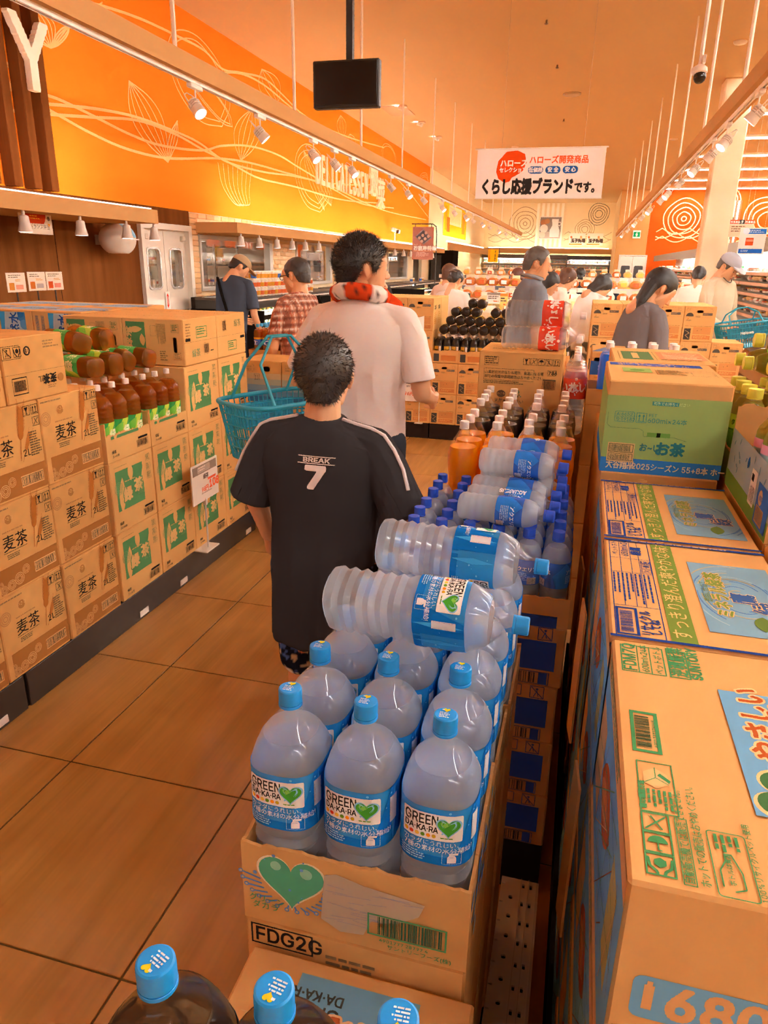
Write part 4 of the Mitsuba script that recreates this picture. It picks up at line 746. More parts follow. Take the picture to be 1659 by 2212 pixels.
at.text('緑', .255, .135, .032, '#38507c', 1, 90, 'l', 48, out='#e0b478', ot=.0015).text('鷹', .225, .165, .030, '#38507c', 1, 90, 'l', 48, out='#e0b478', ot=.0015).text('ミネラル緑茶', .185, .11, .021, '#6a7a34', 1, 90, 'l', 40, out='#e0b478', ot=.0015).text('透明に仕立て', .160, .16, .010, '#6a7a34', 0, 90, 'l', 30).poly(leafshape(.22, .075, .05, .026, 84), '#5c6e34').poly(affinity.rotate(sbox(.198, .18, .208, .195).buffer(.004), 20), '#38507c')
at.rect(0, .396, .285, .009, NVY).rect(0, .0, .285, .007, NVY).rows(.05, .397, .2, .007, 1, '#e0b478', 5)
AYA = carton(.285, .408, .24, 'carton_c', {'top': at, 'left': sdr, 'front': P(.285, .24).rect(0, .2, .285, .03, NVY).rect(.02, .05, .24, .1, '#7aa0b4')}, seam=None)
for j in range(2):
    for r in range(4): put(AYA if r == 3 else AYA[:1] + AYA[2:], 'carton', f"carton of clear green tea with blue swirl lid, {('near', 'far')[j]} stack, {('lowest', 'second', 'third', 'topmost')[r]}", 'carton', mat4(.2285 + random.uniform(-.004, .004) * (r < 3), 1.166 + .416 * j, .139 + .2403 * r), 'clear green tea cartons')
# torn flaps hanging along the near right stack's left side
for j, (y, z0, z1) in enumerate(((.93, .55, .87), (.62, .30, .64), (1.36, .62, .95), (1.72, .58, .9), (.53, .18, .42))):
    pts = [(0, 0), (.05, .01), (.055, (z1 - z0) * .6), (.045, z1 - z0), (.0, z1 - z0 - .02)]
    m = trimesh.creation.extrude_polygon(Polygon(pts), .004); m.apply_transform(mat4(.0780 - .010, y, z0, rz=100, rx=90))
    k = numbered('cardboard_flap'); scene[k] = shp(m, 'carton_c'); tag(k, 'bent strip of torn cardboard standing out from the left side of the right display', 'cardboard flap', 'torn flaps in the gap')
# green tea carton on top (its drawn bottle figure left out)
gf = P(.29, .235); gf.rect(0, .038, .29, .160, '#8aa05c').rect(0, .0, .29, .038, '#2f6aa8')
gf.text('大谷翔平', .014, .012, .017, '#e4cfa8', 1, 0, 'l', 40, sx=.75).text('選手', .061, .012, .008, '#e4cfa8', 0, 0, 'l', 24).text('2025シーズン 55+8本 ホームランボトル', .078, .012, .0145, '#e4cfa8', 1, 0, 'l', 40, sx=.88)
gf.rect(.108, .178, .062, .010, TEAL).text('両手でお持ちください', .111, .180, .0062, '#c8d49a', 0, 0, 'l', 24).frame(.022, .132, .048, .027, .001, TEAL, .004).line([(.022, .1455), (.07, .1455)], .0009, TEAL).text('A:66521', .026, .148, .0082, TEAL, 0, 0, 'l', 30).text('B:19182', .026, .135, .0082, TEAL, 0, 0, 'l', 30)
icon(gf, .074, .1325, .025, 'up', TEAL); gf.text('PET', .103, .149, .0075, TEAL, 0, 0, 'l', 30).text('600ml×24本', .101, .134, .0115, TEAL, 0, 0, 'l', 36)
g_ = LineString([(.006, .155), (.006, .125), (.015, .117), (.085, .117), (.095, .112), (.097, .098), (.17, .100), (.2, .092)]).buffer(.0005); gf.poly(g_, '#5c7a4e').rect(.105, .098, .055, .011, '#5f8a3c').rect(.128, .098, .009, .011, '#12180c')
gf.rect(.014, .028, .066, .05, '#d0b07a').frame(.017, .053, .06, .022, .0016, '#4a4a30').bars(.02, .056, .05, .016, '#4a4a30', 3, n=30).frame(.017, .032, .06, .018, .0012, '#4a4a30').bars(.02, .034, .05, .013, '#4a4a30', 4, n=30)
gf.text('お~い', .090, .062, .016, '#24585c', 1, 0, 'l', 40, sx=.9).text('お茶', .128, .056, .026, '#24585c', 2, 0, 'l', 48)
gt = P(.29, .4); gt.rect(.01, .315, .25, .06, '#3f4f8a').text('2025シーズン', .03, .35, .018, '#d8a86c', 1, 0, 'l', 36).text('ホームランボトル', .03, .322, .018, '#d8a86c', 1, 0, 'l', 36).rect(.04, .17, .075, .09, '#93a45a').circ(.078, .215, .02, '#6a8a44').frame(.125, .14, .15, .1, .0012, '#8a6c40').rows(.13, .145, .08, .09, 7, '#8a6c40', 3).frame(.215, .15, .055, .06, .001, '#8a6c40')
TEA = carton(.29, .40, .235, 'carton_c', {'front': gf, 'top': gt, 'left': P(.4, .235).rect(0, .038, .4, .16, '#93a862').rect(0, 0, .4, .038, '#2f6aa8')}, seam=None)
put(TEA, 'carton', 'green-printed tea carton with blue band on top of the right display', 'carton', mat4(.2285, 2.075, 1.1))
st = P(.29, .4); st.rect(.03, .07, .09, .22, '#5c7048').frame(.02, .06, .11, .24, .0015, '#8a7a44').rect(.06, .1, .02, .15, '#d8a86c').rect(.14, .1, .14, .2, '#e08a5c')
for i in range(5): st.rect(.155, .125 + .033 * i, .11 - .01 * (i % 2), .012, '#f0c89a')
st.rows(.14, .06, .14, .025, 2, '#8a6c40', 5)
put(carton(.29, .40, .235, 'carton_c', {'top': st}, seam=None), 'carton', 'carton with dark green and orange print on its lid, behind the green tea carton', 'carton', mat4(.252, 2.482, 1.1))
for j, y in enumerate((2.075, 2.482)):
    for r in range(4): put(AYA[:1], 'carton', f"closed carton {('under the green-printed tea carton', 'under the orange-lidded carton')[j]}, {('lowest', 'second', 'third', 'topmost')[r]}", 'carton', mat4(.2285, y, .139 + .2403 * r), 'closed cartons under the right display')
k = numbered('display_plinth'); scene[k] = shp(bx(.075, .67, .5, 2.7, .0, .138), 'matte', color='#1d1613'); tag(k, 'black base under the cartons on the right', 'plinth')
# cut tray with pale blue bottles and the cut tray of small green tea bottles, further right
wr = P(.43, .2); wr.rect(0, 0, .43, .04, '#6f8a3c').rect(0, .04, .43, .1, '#9fb0b8')
for i in range(18): wr.poly(leafshape(random.uniform(.02, .38), random.uniform(.05, .12), .02, .008, random.uniform(0, 180)), '#6a8a9c')
wr.poly(leafshape(.2, .09, .03, .018, 70), '#2f5a9c'); wr.rect(.25, .03, .05, .075, '#efece4').bars(.255, .035, .04, .035, INK, 5).rect(.255, .08, .02, .015, INK).rect(.32, .01, .1, .085, '#2f4a7c').circ(.35, .068, .016, '#c8a878').text('650', .341, .063, .009, '#2f4a7c', 1, 0, 'l', 24).rect(.33, .015, .06, .035, '#cf9f68').bars(.333, .018, .054, .03, INK, 8)
AT = tray(.285, .43, .105, 'carton_b', {'left': wr}, .011, 12, {'left': lambda q: .035 - .075 * max(0, q - .45), 'back': lambda q: .09, 'right': lambda q: .1})
put(AT, 'open_carton', 'ragged cut carton with blue-and-green side and white barcode sticker on the right display', 'open carton', mat4(.527, 1.645, 1.1))
SMP = [(z, rx * .98, ry * .98, n) for z, rx, ry, n in AQP]
al = label(.207, .1, '#a8d4ea'); al.rect(0, .08, .207, .02, '#e8a8c0').text('緑', .05, .045, .03, '#2f6aa0', 1, 0, 'c', 40).text('鷹', .05, .012, .028, '#2f6aa0', 1, 0, 'c', 40).text('緑', .155, .045, .03, '#2f6aa0', 1, 0, 'c', 40).text('鷹', .155, .012, .028, '#2f6aa0', 1, 0, 'c', 40)
for i in range(20): al.circ(random.uniform(0, .2), random.uniform(.0, .08), random.uniform(.002, .006), '#d8ecf4')
AYB = bottle(SMP, .19, 'green_tea', '#f4f2ee', .203, al, (.05, .15), 28)
for i in range(4): put(AYB, 'bottle', 'small tea bottle with pale blue and pink label in the ragged cut carton', 'bottle', mat4(.428 + .07 * (i % 2), 1.62 + .07 * (i // 2), 1.105, 20), 'pale blue labelled tea bottles')
gl = label(.207, .125, '#5aa838'); gl.rect(0, .088, .207, .037, '#a8cc4a').rect(0, .084, .207, .004, '#3a8a30')
for c in (0, .1035): gl.text('伊藤園', c + .01, .1, .010, '#2a5a24', 1, 0, 'l', 30).text('お~い', c + .03, .075, .016, '#14301a', 1, 0, 'l', 36, vertical=True).text('お茶', c + .03, .04, .02, '#14301a', 2, 0, 'l', 40, vertical=True).rect(c + .05, .02, .016, .06, '#c8dc8a').text('緑茶', c + .058, .076, .012, '#2a5a24', 1, 0, 'l', 30, vertical=True).circ(c + .075, .012, .01, '#c8d0ea')
GTP = [(0, .026, .026, 2), (.005, .031, .031, 2), (.012, .0328, .0328, 2), (.15, .0330, .0330, 2), (.158, .0325, .0325, 2), (.17, .0285, .0285, 2), (.183, .0225, .0225, 2), (.19, .0175, .0175, 2), (.195, .0165, .0165, 2), (.2, .0165, .0165, 2)]
GTB = bottle(GTP, .188, 'green_tea', '#d8d84a', .2, gl, (.02, .145), 32, cap_r=.0185, cap_h=.02)
for j in range(4):
    for i in range(3): put(GTB, 'bottle', f"upright small green tea bottle with yellow-green cap, {('nearest', 'second', 'third', 'farthest')[j]} row of its tray", 'bottle', mat4(.432 + .072 * i, 1.93 + .072 * j, 1.105, random.uniform(-20, 20)), 'upright small green tea bottles')
put(tray(.285, .4, .075, 'carton_c', {'front': P(.285, .075).rect(0, 0, .285, .07, '#93a862'), 'left': P(.4, .075).rect(0, 0, .4, .07, '#93a862')}, .006, 13), 'open_carton', 'green cut tray holding small green tea bottles at the right edge', 'open carton', mat4(.534, 2.075, 1.1))
for i, (x, y, z, yaw) in enumerate(((.66, 2.16, 1.360, 178), (.70, 2.08, 1.362, 184), (.655, 2.24, 1.360, 176), (.67, 2.13, 1.424, 178))): put(GTB, 'bottle', f"green tea bottle lying on the upright ones with its yellow-green cap to the left, {('first', 'second', 'third', 'upper')[i]}", 'bottle', lie(x, y, z, yaw, 30 * i), 'lying small green tea bottles')
for j, (y, d) in enumerate(((1.645, .43), (2.075, .40))):
    for r in range(4): put([('body', shp(cbox(.284, d - .004, .24, .003, (0, 0, .12)), 'carton_b'))], 'carton', f"closed carton under the {('ragged cut carton', 'green cut tray')[j]} at the right edge, {('lowest', 'second', 'third', 'topmost')[r]}", 'carton', mat4(.527 if j == 0 else .534, y, .139 + .2403 * r), 'closed cartons at the right edge')
put([('body', shp(cbox(.284, .43, .24, .003, (0, 0, .12)), 'carton_c')), ('top_printing', P(.284, .43).rect(.02, .02, .03, .38, NVY).on(*FACES['top'](.284, .43, .24)))], 'carton', 'closed carton at the right edge before the ragged cut carton', 'carton', mat4(.527, 1.205, .86))
for r in range(3): put([('body', shp(cbox(.284, .43, .24, .003, (0, 0, .12)), 'carton_b'))], 'carton', f"carton pile at the right edge, {('lowest', 'second', 'third')[r]} one", 'carton', mat4(.527, 1.205, .139 + .2403 * r))
# white-capped drinks behind the right display and the dark cartons in the gap
BLU = bottle(SMP, .18, 'blue_drink', '#f4f2ee', .203, None, None, 24); CLR = bottle(SMP, .18, 'clear_water', '#f4f2ee', .203, None, None, 24)
for i, x in enumerate((.115, .165, .21, .255)):
    for j in range(2): put(BLU if i == 0 else CLR, 'bottle', ('blue drink bottle with white cap behind the right display' if i == 0 else f"clear bottle with white cap behind the right display, {('', 'left', 'middle', 'right')[i]} column"), 'bottle', mat4(x * 1.0 + .03 * i, 2.86 + .075 * j, 1.113), 'white-capped bottles behind the right display')
put(tray(.4, .2, .06, 'carton_b', None, .004, 15), 'open_carton', 'carton tray under the white-capped bottles behind the right display', 'open carton', mat4(.245, 2.9, 1.108))
for r in range(4): put([('body', shp(cbox(.4, .2, .24, .003, (0, 0, .12)), 'carton_b'))], 'carton', f"carton under the white-capped bottles, {('lowest', 'second', 'third', 'topmost')[r]}", 'carton', mat4(.245, 2.9, .147 + .2402 * r))
bs = P(.15, .2); bs.rect(0, .1, .15, .06, '#2a4a80').poly(Polygon([(.09, .115), (.11, .12), (.11, .14), (.09, .15), (.072, .14), (.072, .12)]), '#b0a890').text('S', .03, .12, .025, '#8aa4c8', 0, 0, 'l', 36).rect(.02, .085, .12, .008, '#b07a30').rect(.06, .17, .08, .014, '#3a5a8c').text('600ml×24本', .062, .155, .009, '#4a3a2a', 0, 0, 'l', 24)
BS = carton(.155, .3, .2, 'carton_b', {'front': bs, 'top': P(.155, .3).poly([(.0, .02), (.155, .02), (.155, .2), (.06, .2)], '#5a6478')}, [('front', .03, .165, .035, .02)], None)
for r in range(5): put(BS, 'carton', f"carton with dark blue band and hexagon in the gap, {('lowest', 'second', 'third', 'fourth', 'topmost')[r]} of its pile", 'carton', mat4(-.01 + .145, 3.46, .25 + .2003 * r), 'blue-banded cartons in the gap')
k = numbered('display_plinth'); scene[k] = shp(bx(.04, .24, 3.3, 3.63, 0, .249), 'matte', color='#1d1613'); tag(k, 'small black base under the blue-banded cartons in the gap', 'plinth')
# ---------------------------------------------------------------- people
def ball(p, r, n=20):
    s = m3.Manifold.sphere(1.0, n); r = np.broadcast_to(r, 3); return s.scale([float(q) for q in r]).translate([float(q) for q in p])
def bone(p0, r0, p1, r1, n=20): return m3.Manifold.batch_hull([ball(p0, r0, n), ball(p1, r1, n)])
def chain(*pr, n=20): return m3.Manifold.batch_boolean([bone(a, ra, b, rb, n) for (a, ra), (b, rb) in zip(pr[:-1], pr[1:])], m3.OpType.Add)
def hullof(*pr, n=16): return m3.Manifold.batch_hull([ball(p, r, n) for p, r in pr])
def add(*ms): return m3.Manifold.batch_boolean(list(ms), m3.OpType.Add)
def soft(m, L, it=8):
    t = from_m3(m.refine_to_length(L)); t.merge_vertices(); trimesh.smoothing.filter_taubin(t, iterations=it); return t
def rough(t, amp, f, seed=0, dirn=(1, 1, 1)):
    n = meshkit.fbm(t.vertices * np.array(dirn) * f + 50, 3, seed) - .5; t.vertices = t.vertices + t.vertex_normals * (n * 2 * amp)[:, None]; return t
def prism(poly, w, ax='x'):
    """polygon in (y, z) pulled along x"""
    m = trimesh.creation.extrude_polygon(poly, 2 * w); A = np.array([[0, 0, 1, -w], [1, 0, 0, 0], [0, 1, 0, 0], [0, 0, 0, 1.0]]); return to_m3(m.apply_transform(A))
def head_solid(L):
    """chin near z 0, crown near z 0.222, looking to -y"""
    h = add(ball((0, .014, .132), (.073, .092, .088), 32), hullof(((-.036, -.052, .135), .03), ((.036, -.052, .135), .03), ((-.044, -.036, .085), .027), ((.044, -.036, .085), .027), ((-.036, -.012, .042), .022), ((.036, -.012, .042), .022), ((-.012, -.062, .02), .016), ((.012, -.062, .02), .016)),
            hullof(((0, -.080, .118), .007), ((0, -.101, .083), .0095), ((-.011, -.088, .079), .0075), ((.011, -.088, .079), .0075)), hullof(((-.034, -.074, .124), .0095), ((.034, -.074, .124), .0095)),
            hullof(((-.017, -.076, .052), .0075), ((.017, -.076, .052), .0075), ((0, -.083, .053), .0075)), hullof(((-.014, -.076, .042), .0075), ((.014, -.076, .042), .0075)), bone((0, .022, .06), .05, (0, .034, -.075), .053),
            *[add(hullof(((s * .073, .006, .098), .011), ((s * .079, .018, .118), .010), ((s * .080, .022, .103), .008), ((s * .074, .010, .082), .006))) for s in (-1, 1)])
    return soft(h, L, 6)
HAIRLINE = [(-.13, .3), (-.13, .178), (-.088, .176), (-.066, .168), (-.050, .150), (-.040, .125), (-.030, .098), (-.014, .100), (-.010, .128), (.010, .136), (.033, .126), (.040, .085), (.050, .058), (.14, .040), (.14, .3)]
def hair_short(L, vol=1.0, line=HAIRLINE, back=.04, seed=0, amp=.003):
    e = add(ball((0, .017, .137), (.081 * vol, .100 * vol, .094 * vol), 32), bone((0, .055, .10), .060, (0, .062, .062), .045))
    m = soft(e ^ prism(Polygon(line), .15), L, 3); return rough(m, amp, 60, seed)
def hair_bob(L, drop=-.01, vol=1.08, seed=0):
    e = add(ball((0, .019, .137), (.085 * vol, .101 * vol, .094 * vol), 32), hullof(((-.058, .02, .11), .034), ((.058, .02, .11), .034), ((-.060, .035, drop + .02), .026), ((.060, .035, drop + .02), .026), ((0, .075, drop + .02), .034), ((0, .07, .12), .045)))
    ln = [(-.13, .3), (-.13, .165), (-.09, .160), (-.070, .145), (-.052, .12), (-.040, .08), (-.022, drop), (.2, drop - .02), (.2, .3)]
    return rough(soft(e ^ prism(Polygon(ln), .2), L, 4), .004, 45, seed, (1, 1, .25))
def tufts(base, n, ln, r, seed, bias=(0, .3, .4), zmin=-9):
    rr = np.random.default_rng(seed); pts, fi = trimesh.sample.sample_surface(base, n, seed=seed); nr = base.face_normals[fi]; V, F_ = [], []
    for p, q in zip(pts, nr):
        if p[2] < zmin: continue
        d = q + np.array(bias) * rr.uniform(.4, 1.4) + rr.normal(0, .28, 3); d /= np.linalg.norm(d); u = np.cross(d, rr.normal(size=3)); u /= np.linalg.norm(u); w = np.cross(d, u); l = ln * rr.uniform(.6, 1.3); o = len(V)
        V += [p - q * .003 + r * u, p - q * .003 - r * .5 * u + r * .87 * w, p - q * .003 - r * .5 * u - r * .87 * w, p + d * l]; F_ += [(o, o + 1, o + 3), (o + 1, o + 2, o + 3), (o + 2, o, o + 3)]
    return trimesh.Trimesh(np.array(V), np.array(F_), process=False)
HEADS = {}
def hand_mesh(L=.006):
    """right-size hand hanging down from the wrist at the origin, palm to +x, thumb to -y"""
    fs = [hullof(((0, 0, .0), .021), ((.0, -.027, -.07), .014), ((0, .027, -.066), .013), ((0, 0, -.075), .015))]
    for y, l, b in ((-.028, .070, .2), (-.009, .078, .28), (.010, .072, .34), (.027, .057, .42)):
        a, c = (0, y, -.075), (.012 + l * .15, y * 1.1, -.075 - l * .52); fs.append(chain((a, .0095), (c, .0085), ((c[0] + l * .34, y * 1.1, c[2] - l * .32), .007), n=12))
    fs.append(chain(((.004, -.022, -.022), .012), ((.018, -.046, -.048), .0105), ((.030, -.050, -.074), .0085), n=12))
    return soft(add(*fs), L, 4)
HAND = hand_mesh()
def align(M_from, d):
    """rotation that takes -z to direction d"""
    d = np.asarray(d, float) / np.linalg.norm(d); v = np.cross([0, 0, -1.0], d); c = -d[2]; s = np.linalg.norm(v)
    return trimesh.transformations.rotation_matrix(math.atan2(s, c), v if s > 1e-6 else [1, 0, 0])
ARM = {'down': ((.055, .01, -.275), (.075, -.045, -.52)), 'fwd': ((.045, -.06, -.27), (.0, -.27, -.33)), 'fwd_low': ((.055, -.04, -.275), (.03, -.22, -.43)), 'reach': ((.04, -.16, -.22), (.0, -.40, -.26)), 'carry': ((.07, .02, -.26), (.02, -.20, -.36))}
SKIN = '#d9a47a'
def person(label, x, y, yaw, H, shirt='#ffffff', pants='#3a3c44', hair='short', hair_c='#191413', head=(0, 0), lean=0, arms=('down', 'down'), sleeve='short', res=.018, skin=SKIN, build=1.0, hem=.82, group=None, wide=1.0, pat=None, ppat=None, child=False, shorts=False, fold=.006, tuft=0, name='person'):
    k = numbered(name); labels[k] = {'label': label, 'category': 'person', **({'group': group} if group else {})}; s = H / 1.70
    W = mat4(x, y, 0, yaw); B = W @ np.diag([s * build, s * build, s, 1.0]); hip = mat4(0, 0, .90); Lm = hip @ trimesh.transformations.rotation_matrix(math.radians(lean), [1, 0, 0]) @ np.linalg.inv(hip)
    U = B @ Lm; hs = (1.16 if child else 1.0) / 1.0
    def put_(nm, t, bsdf, col, M, smooth=True, parent=None):
        t = t.copy(); t.apply_transform(M); kk = numbered((parent or k) + '__' + nm); scene[kk] = shp(t, bsdf, smooth, color=col); return kk
    sh = .178 * wide; nz = 1.455; hb = nz + .03
    # skin: head, neck, arms, hands, legs as one body
    hm = np.eye(4); hm[:3, 3] = (0, -.01, hb - .012); HM = hm @ trimesh.transformations.rotation_matrix(math.radians(head[0]), [0, 0, 1]) @ mat4(0, .03, .03) @ trimesh.transformations.rotation_matrix(math.radians(head[1]), [1, 0, 0]) @ mat4(0, -.03, -.03) @ np.diag([hs, hs, hs, 1.0])
    hl = .008 if res < .02 else .014
    if hl not in HEADS: HEADS[hl] = head_solid(hl)
    HS = np.diag([1 / (s * build) * s, 1 / (s * build) * s, 1, 1.0])
    parts = [ball((0, .0, 1.0), (.10, .06, .14)), hullof(((-.10, 0, 1.32), .06), ((.10, 0, 1.32), .06), ((0, .0, 1.05), .07)), chain(((0, .012, 1.36), .07), ((0, .005, 1.50), .052)), hullof(((-sh + .035, 0, 1.375), .034), ((sh - .035, 0, 1.375), .034), ((0, .01, 1.41), .045))]
    ends = []
    for sg, a in ((-1, arms[0]), (1, arms[1])):
        e, w = ARM[a] if isinstance(a, str) else a; S = np.array([sg * sh, 0, 1.385]); E_ = S + np.array([sg * e[0], e[1], e[2]]); Wr = S + np.array([sg * w[0], w[1], w[2]]); ends.append((sg, S, E_, Wr))
        parts.append(chain((S + np.array([-sg * .02, 0, -.025]), .036), (S + (E_ - S) * .5, .040), (E_, .036), (Wr, .0255)))
    body = soft(add(*parts), res, 6); body.apply_transform(Lm)
    legs = []
    for sg in (-1, 1): legs.append(chain(((sg * .085, 0, .90), .085), ((sg * .095, -.012, .49), .052), ((sg * .095, .012, .09), .036)))
    lg = soft(add(*legs), .035, 3); ms = [body, lg]
    h_ = HEADS[hl].copy(); h_.apply_transform(Lm @ HS @ HM); ms.append(h_)
    for sg, S, E_, Wr in ends:
        hd = HAND.copy(); d = Wr - E_; 
        if sg > 0: hd.apply_transform(np.diag([-1, 1, 1, 1.0])); hd.invert()
        R_ = align(None, d); R_[:3, 3] = Wr; hd.apply_transform(Lm @ R_); ms.append(hd)
    bm = cat_(*ms)
    try:
        u = m3.Manifold.batch_boolean([to_m3(trimesh.Trimesh(m.vertices, m.faces, process=True)) for m in ms], m3.OpType.Add); bm2 = from_m3(u); bm = bm2 if len(bm2.faces) > 100 else bm
    except Exception: pass
    put_('body', bm, 'skin', skin, B)
    HU = U @ HS @ HM
    # face
    for sg in (-1, 1):
        put_('eye', from_m3(ball((sg * .030, -.0765, .108), (.0115, .006, .0055), 12)), 'gloss', '#f2ece4', HU); put_('iris', from_m3(ball((sg * .030, -.0815, .108), (.0048, .003, .0048), 10)), 'gloss', '#1a1210', HU)
        put_('eyebrow', tube([(sg * .014, -.0845, .122), (sg * .030, -.084, .1275), (sg * .046, -.073, .124)], .0026, 5), 'hair', hair_c if hair != 'bald' else '#55504a', HU)
    put_('mouth', from_m3(ball((0, -.0865, .0475), (.020, .005, .0035), 12)), 'skin', '#b5695a', HU)
    # hair
    hr = None
    if hair == 'short': hr = hair_short(hl * .9)
    elif hair == 'thick': hr = hair_short(.006, 1.09, seed=3, amp=.002)
    elif hair == 'child': hr = hair_short(.006, 1.05, [(-.13, .3), (-.13, .170), (-.09, .166), (-.066, .150), (-.052, .12), (-.036, .09), (-.014, .090), (-.008, .125), (.012, .132), (.034, .12), (.040, .075), (.048, .048), (.14, .035), (.14, .3)], seed=5, amp=.003)
    elif hair == 'receding': hr = hair_short(hl, 1.0, [(-.13, .3), (-.13, .215), (-.07, .205), (-.052, .175), (-.040, .13), (-.030, .098), (-.014, .100), (-.008, .128), (.012, .134), (.034, .122), (.040, .085), (.050, .058), (.14, .040), (.14, .3)])
    elif hair == 'bob': hr = hair_bob(hl)
    elif hair == 'shortbob': hr = hair_bob(hl, .035, 1.0)
    elif hair == 'bun': hr = add(ball((0, .02, .137), (.083, .101, .094), 28) ^ prism(Polygon(HAIRLINE), .15), ball((0, .10, .095), (.035, .03, .035))); hr = rough(soft(hr, hl, 4), .002, 40)
    elif hair == 'long':
        tl_ = math.radians((head[1] + lean) * .62)
        e = add(ball((0, .019, .139), (.085, .104, .095), 32), chain(*[((a, .06 + math.cos(tl_) * (b - .06) + math.sin(tl_) * (c - .12), .12 - math.sin(tl_) * (b - .06) + math.cos(tl_) * (c - .12)), r) for a, b, c, r in ((0, .06, .12, (.070, .05, .06)), (-.01, .095, .0, (.062, .042, .05)), (-.01, .115, -.16, (.052, .034, .05)), (-.01, .115, -.33, (.026, .018, .04)))]))
        e = e ^ prism(Polygon([(-.13, .3), (-.13, .172), (-.09, .170), (-.070, .155), (-.056, .125), (-.046, .085), (-.030, .07), (-.012, .098), (-.006, .125), (.014, .132), (.030, .115), (.032, .04), (.04, -.5), (.5, -.5), (.5, .3)]), .2); hr = rough(soft(e, .007, 5), .0035, 45, 2, (1, 1, .15))
    if hr is not None:
        kk = put_('hair', hr, 'hair', hair_c, HU)
        if tuft: put_('strand', tufts(hr, *tuft), 'hair', hair_c, HU, False, kk); labels[[q for q in scene if q.startswith(kk + '__strand')][-1]] = {'kind': 'stuff'}
    # shirt
    rg = [(hem, .186, .134, 0), (.95, .176, .124, 0), (1.08, .172, .116, 0), (1.2, .182, .122, 0), (1.31, .186 * wide, .118, .004), (1.38, .178 * wide, .1, .008), (1.425, .135 * wide, .078, .012), (1.452, .088, .066, .012), (1.468, .066, .062, .008)]
    tor = to_m3(loft([sring(z, rx, ry, 2.3, 36, 0, cy) for z, rx, ry, cy in rg]).process(validate=True)); sl = []
    def disc(c, d, r, q=1.0):
        R_ = align(None, d) @ mat4(s=(r, r * q, .004)); R_[:3, 3] = c; return m3.Manifold.sphere(1.0, 24).transform(R_[:3].tolist())
    tor = add(tor, hullof(((-sh + .025, .006, 1.388), .056), ((sh - .025, .006, 1.388), .056), ((-.05, .012, 1.428), .046), ((.05, .012, 1.428), .046)))
    for sg, S, E_, Wr in ends:
        S0 = S + np.array([-sg * .025, .004, -.002]); d = E_ - S
        if sleeve == 'short': sl.append(m3.Manifold.batch_hull([ball(S0, .056), ball(S + d * .25, .056), disc(S + d * .80, d, .060)]))
        elif sleeve == 'wide': sl.append(m3.Manifold.batch_hull([ball(S0, .058), ball(S + d * .3, .062), disc(S + d * 1.0 + np.array([sg * .012, 0, 0]), d + np.array([sg * .05, 0, 0]), .076, .9)]))
        else: sl.append(chain((S0, .056), (S + d * .3, .056), (E_, .047), (E_ + (Wr - E_) * .93, .037)))
    neckhole = bone((0, -.004, 1.455), .046, (0, -.03, 1.56), .062)
    st = soft(add(tor, *sl) - neckhole, res, 6); rough(st, fold, 10, 7, (1, 1, .3)); th_ = np.arctan2(st.vertices[:, 1], st.vertices[:, 0]); low = np.clip((1.32 - st.vertices[:, 2]) / .6, 0, 1) * (np.abs(st.vertices[:, 0]) < .21); st.vertices = st.vertices + st.vertex_normals * (fold * .3 * low * (np.sin(9 * th_ + 3.5 * st.vertices[:, 2]) + .6 * np.sin(17 * th_ - 5 * st.vertices[:, 2])))[:, None]
    pass; colr = shirt if pat is None else pat(st)
    kk = put_('shirt', st, 'cloth', colr, U)
    # trousers, shoes
    tl = []
    for sg in (-1, 1): tl.append(chain(((sg * .082, 0, .90), .105), ((sg * .095, -.012, .50), .078), *([] if shorts else [((sg * .095, .01, .10), .062)])))
    tr = soft(add(ball((0, 0, .93), (.158, .112, .13)), *tl), min(res * 1.6, .035) if ppat is None else .012, 5)
    put_('trousers' if not shorts else 'shorts', tr, 'cloth', pants if ppat is None else ppat(tr), B)
    for sg in (-1, 1): put_('shoe', soft(hullof(((sg * .095, .04, .035), .036), ((sg * .095, -.05, .03), .034), ((sg * .098, -.15, .026), .028)), .03, 2), 'satin', '#d8d4cc' if child else '#2a2624', B)
    return k, U, HU, B, st, kk
def onto(mesh, back=True):
    """y of the mesh's back (or front) over (x, z)"""
    from scipy.interpolate import LinearNDInterpolator
    v, n = mesh.vertices, mesh.vertex_normals; q = n[:, 1] > .15 if back else n[:, 1] < -.15
    return LinearNDInterpolator(v[q][:, [0, 2]], v[q][:, 1], fill_value=float(np.median(v[q][:, 1])))
def print_on(p, mesh, cx, cz, M, key, back=True, nm='print', off=.003):
    f_ = onto(mesh, back); sg = 1 if back else -1
    def fn(u, v, n): X, Z = cx - sg * (u - p.w / 2) * 1.0, cz + v - p.h / 2; Yv = f_(X, Z) + sg * (off + n); return np.stack([X, Yv, Z], 1)
    v, f2, c = p.arrays(.012); q = trimesh.Trimesh(fn(v[:, 0], v[:, 1], v[:, 2]), f2, process=False); q.apply_transform(M); kk = numbered(key + '__' + nm); scene[kk] = mikit.ply(q, 'print_ink', color=c)

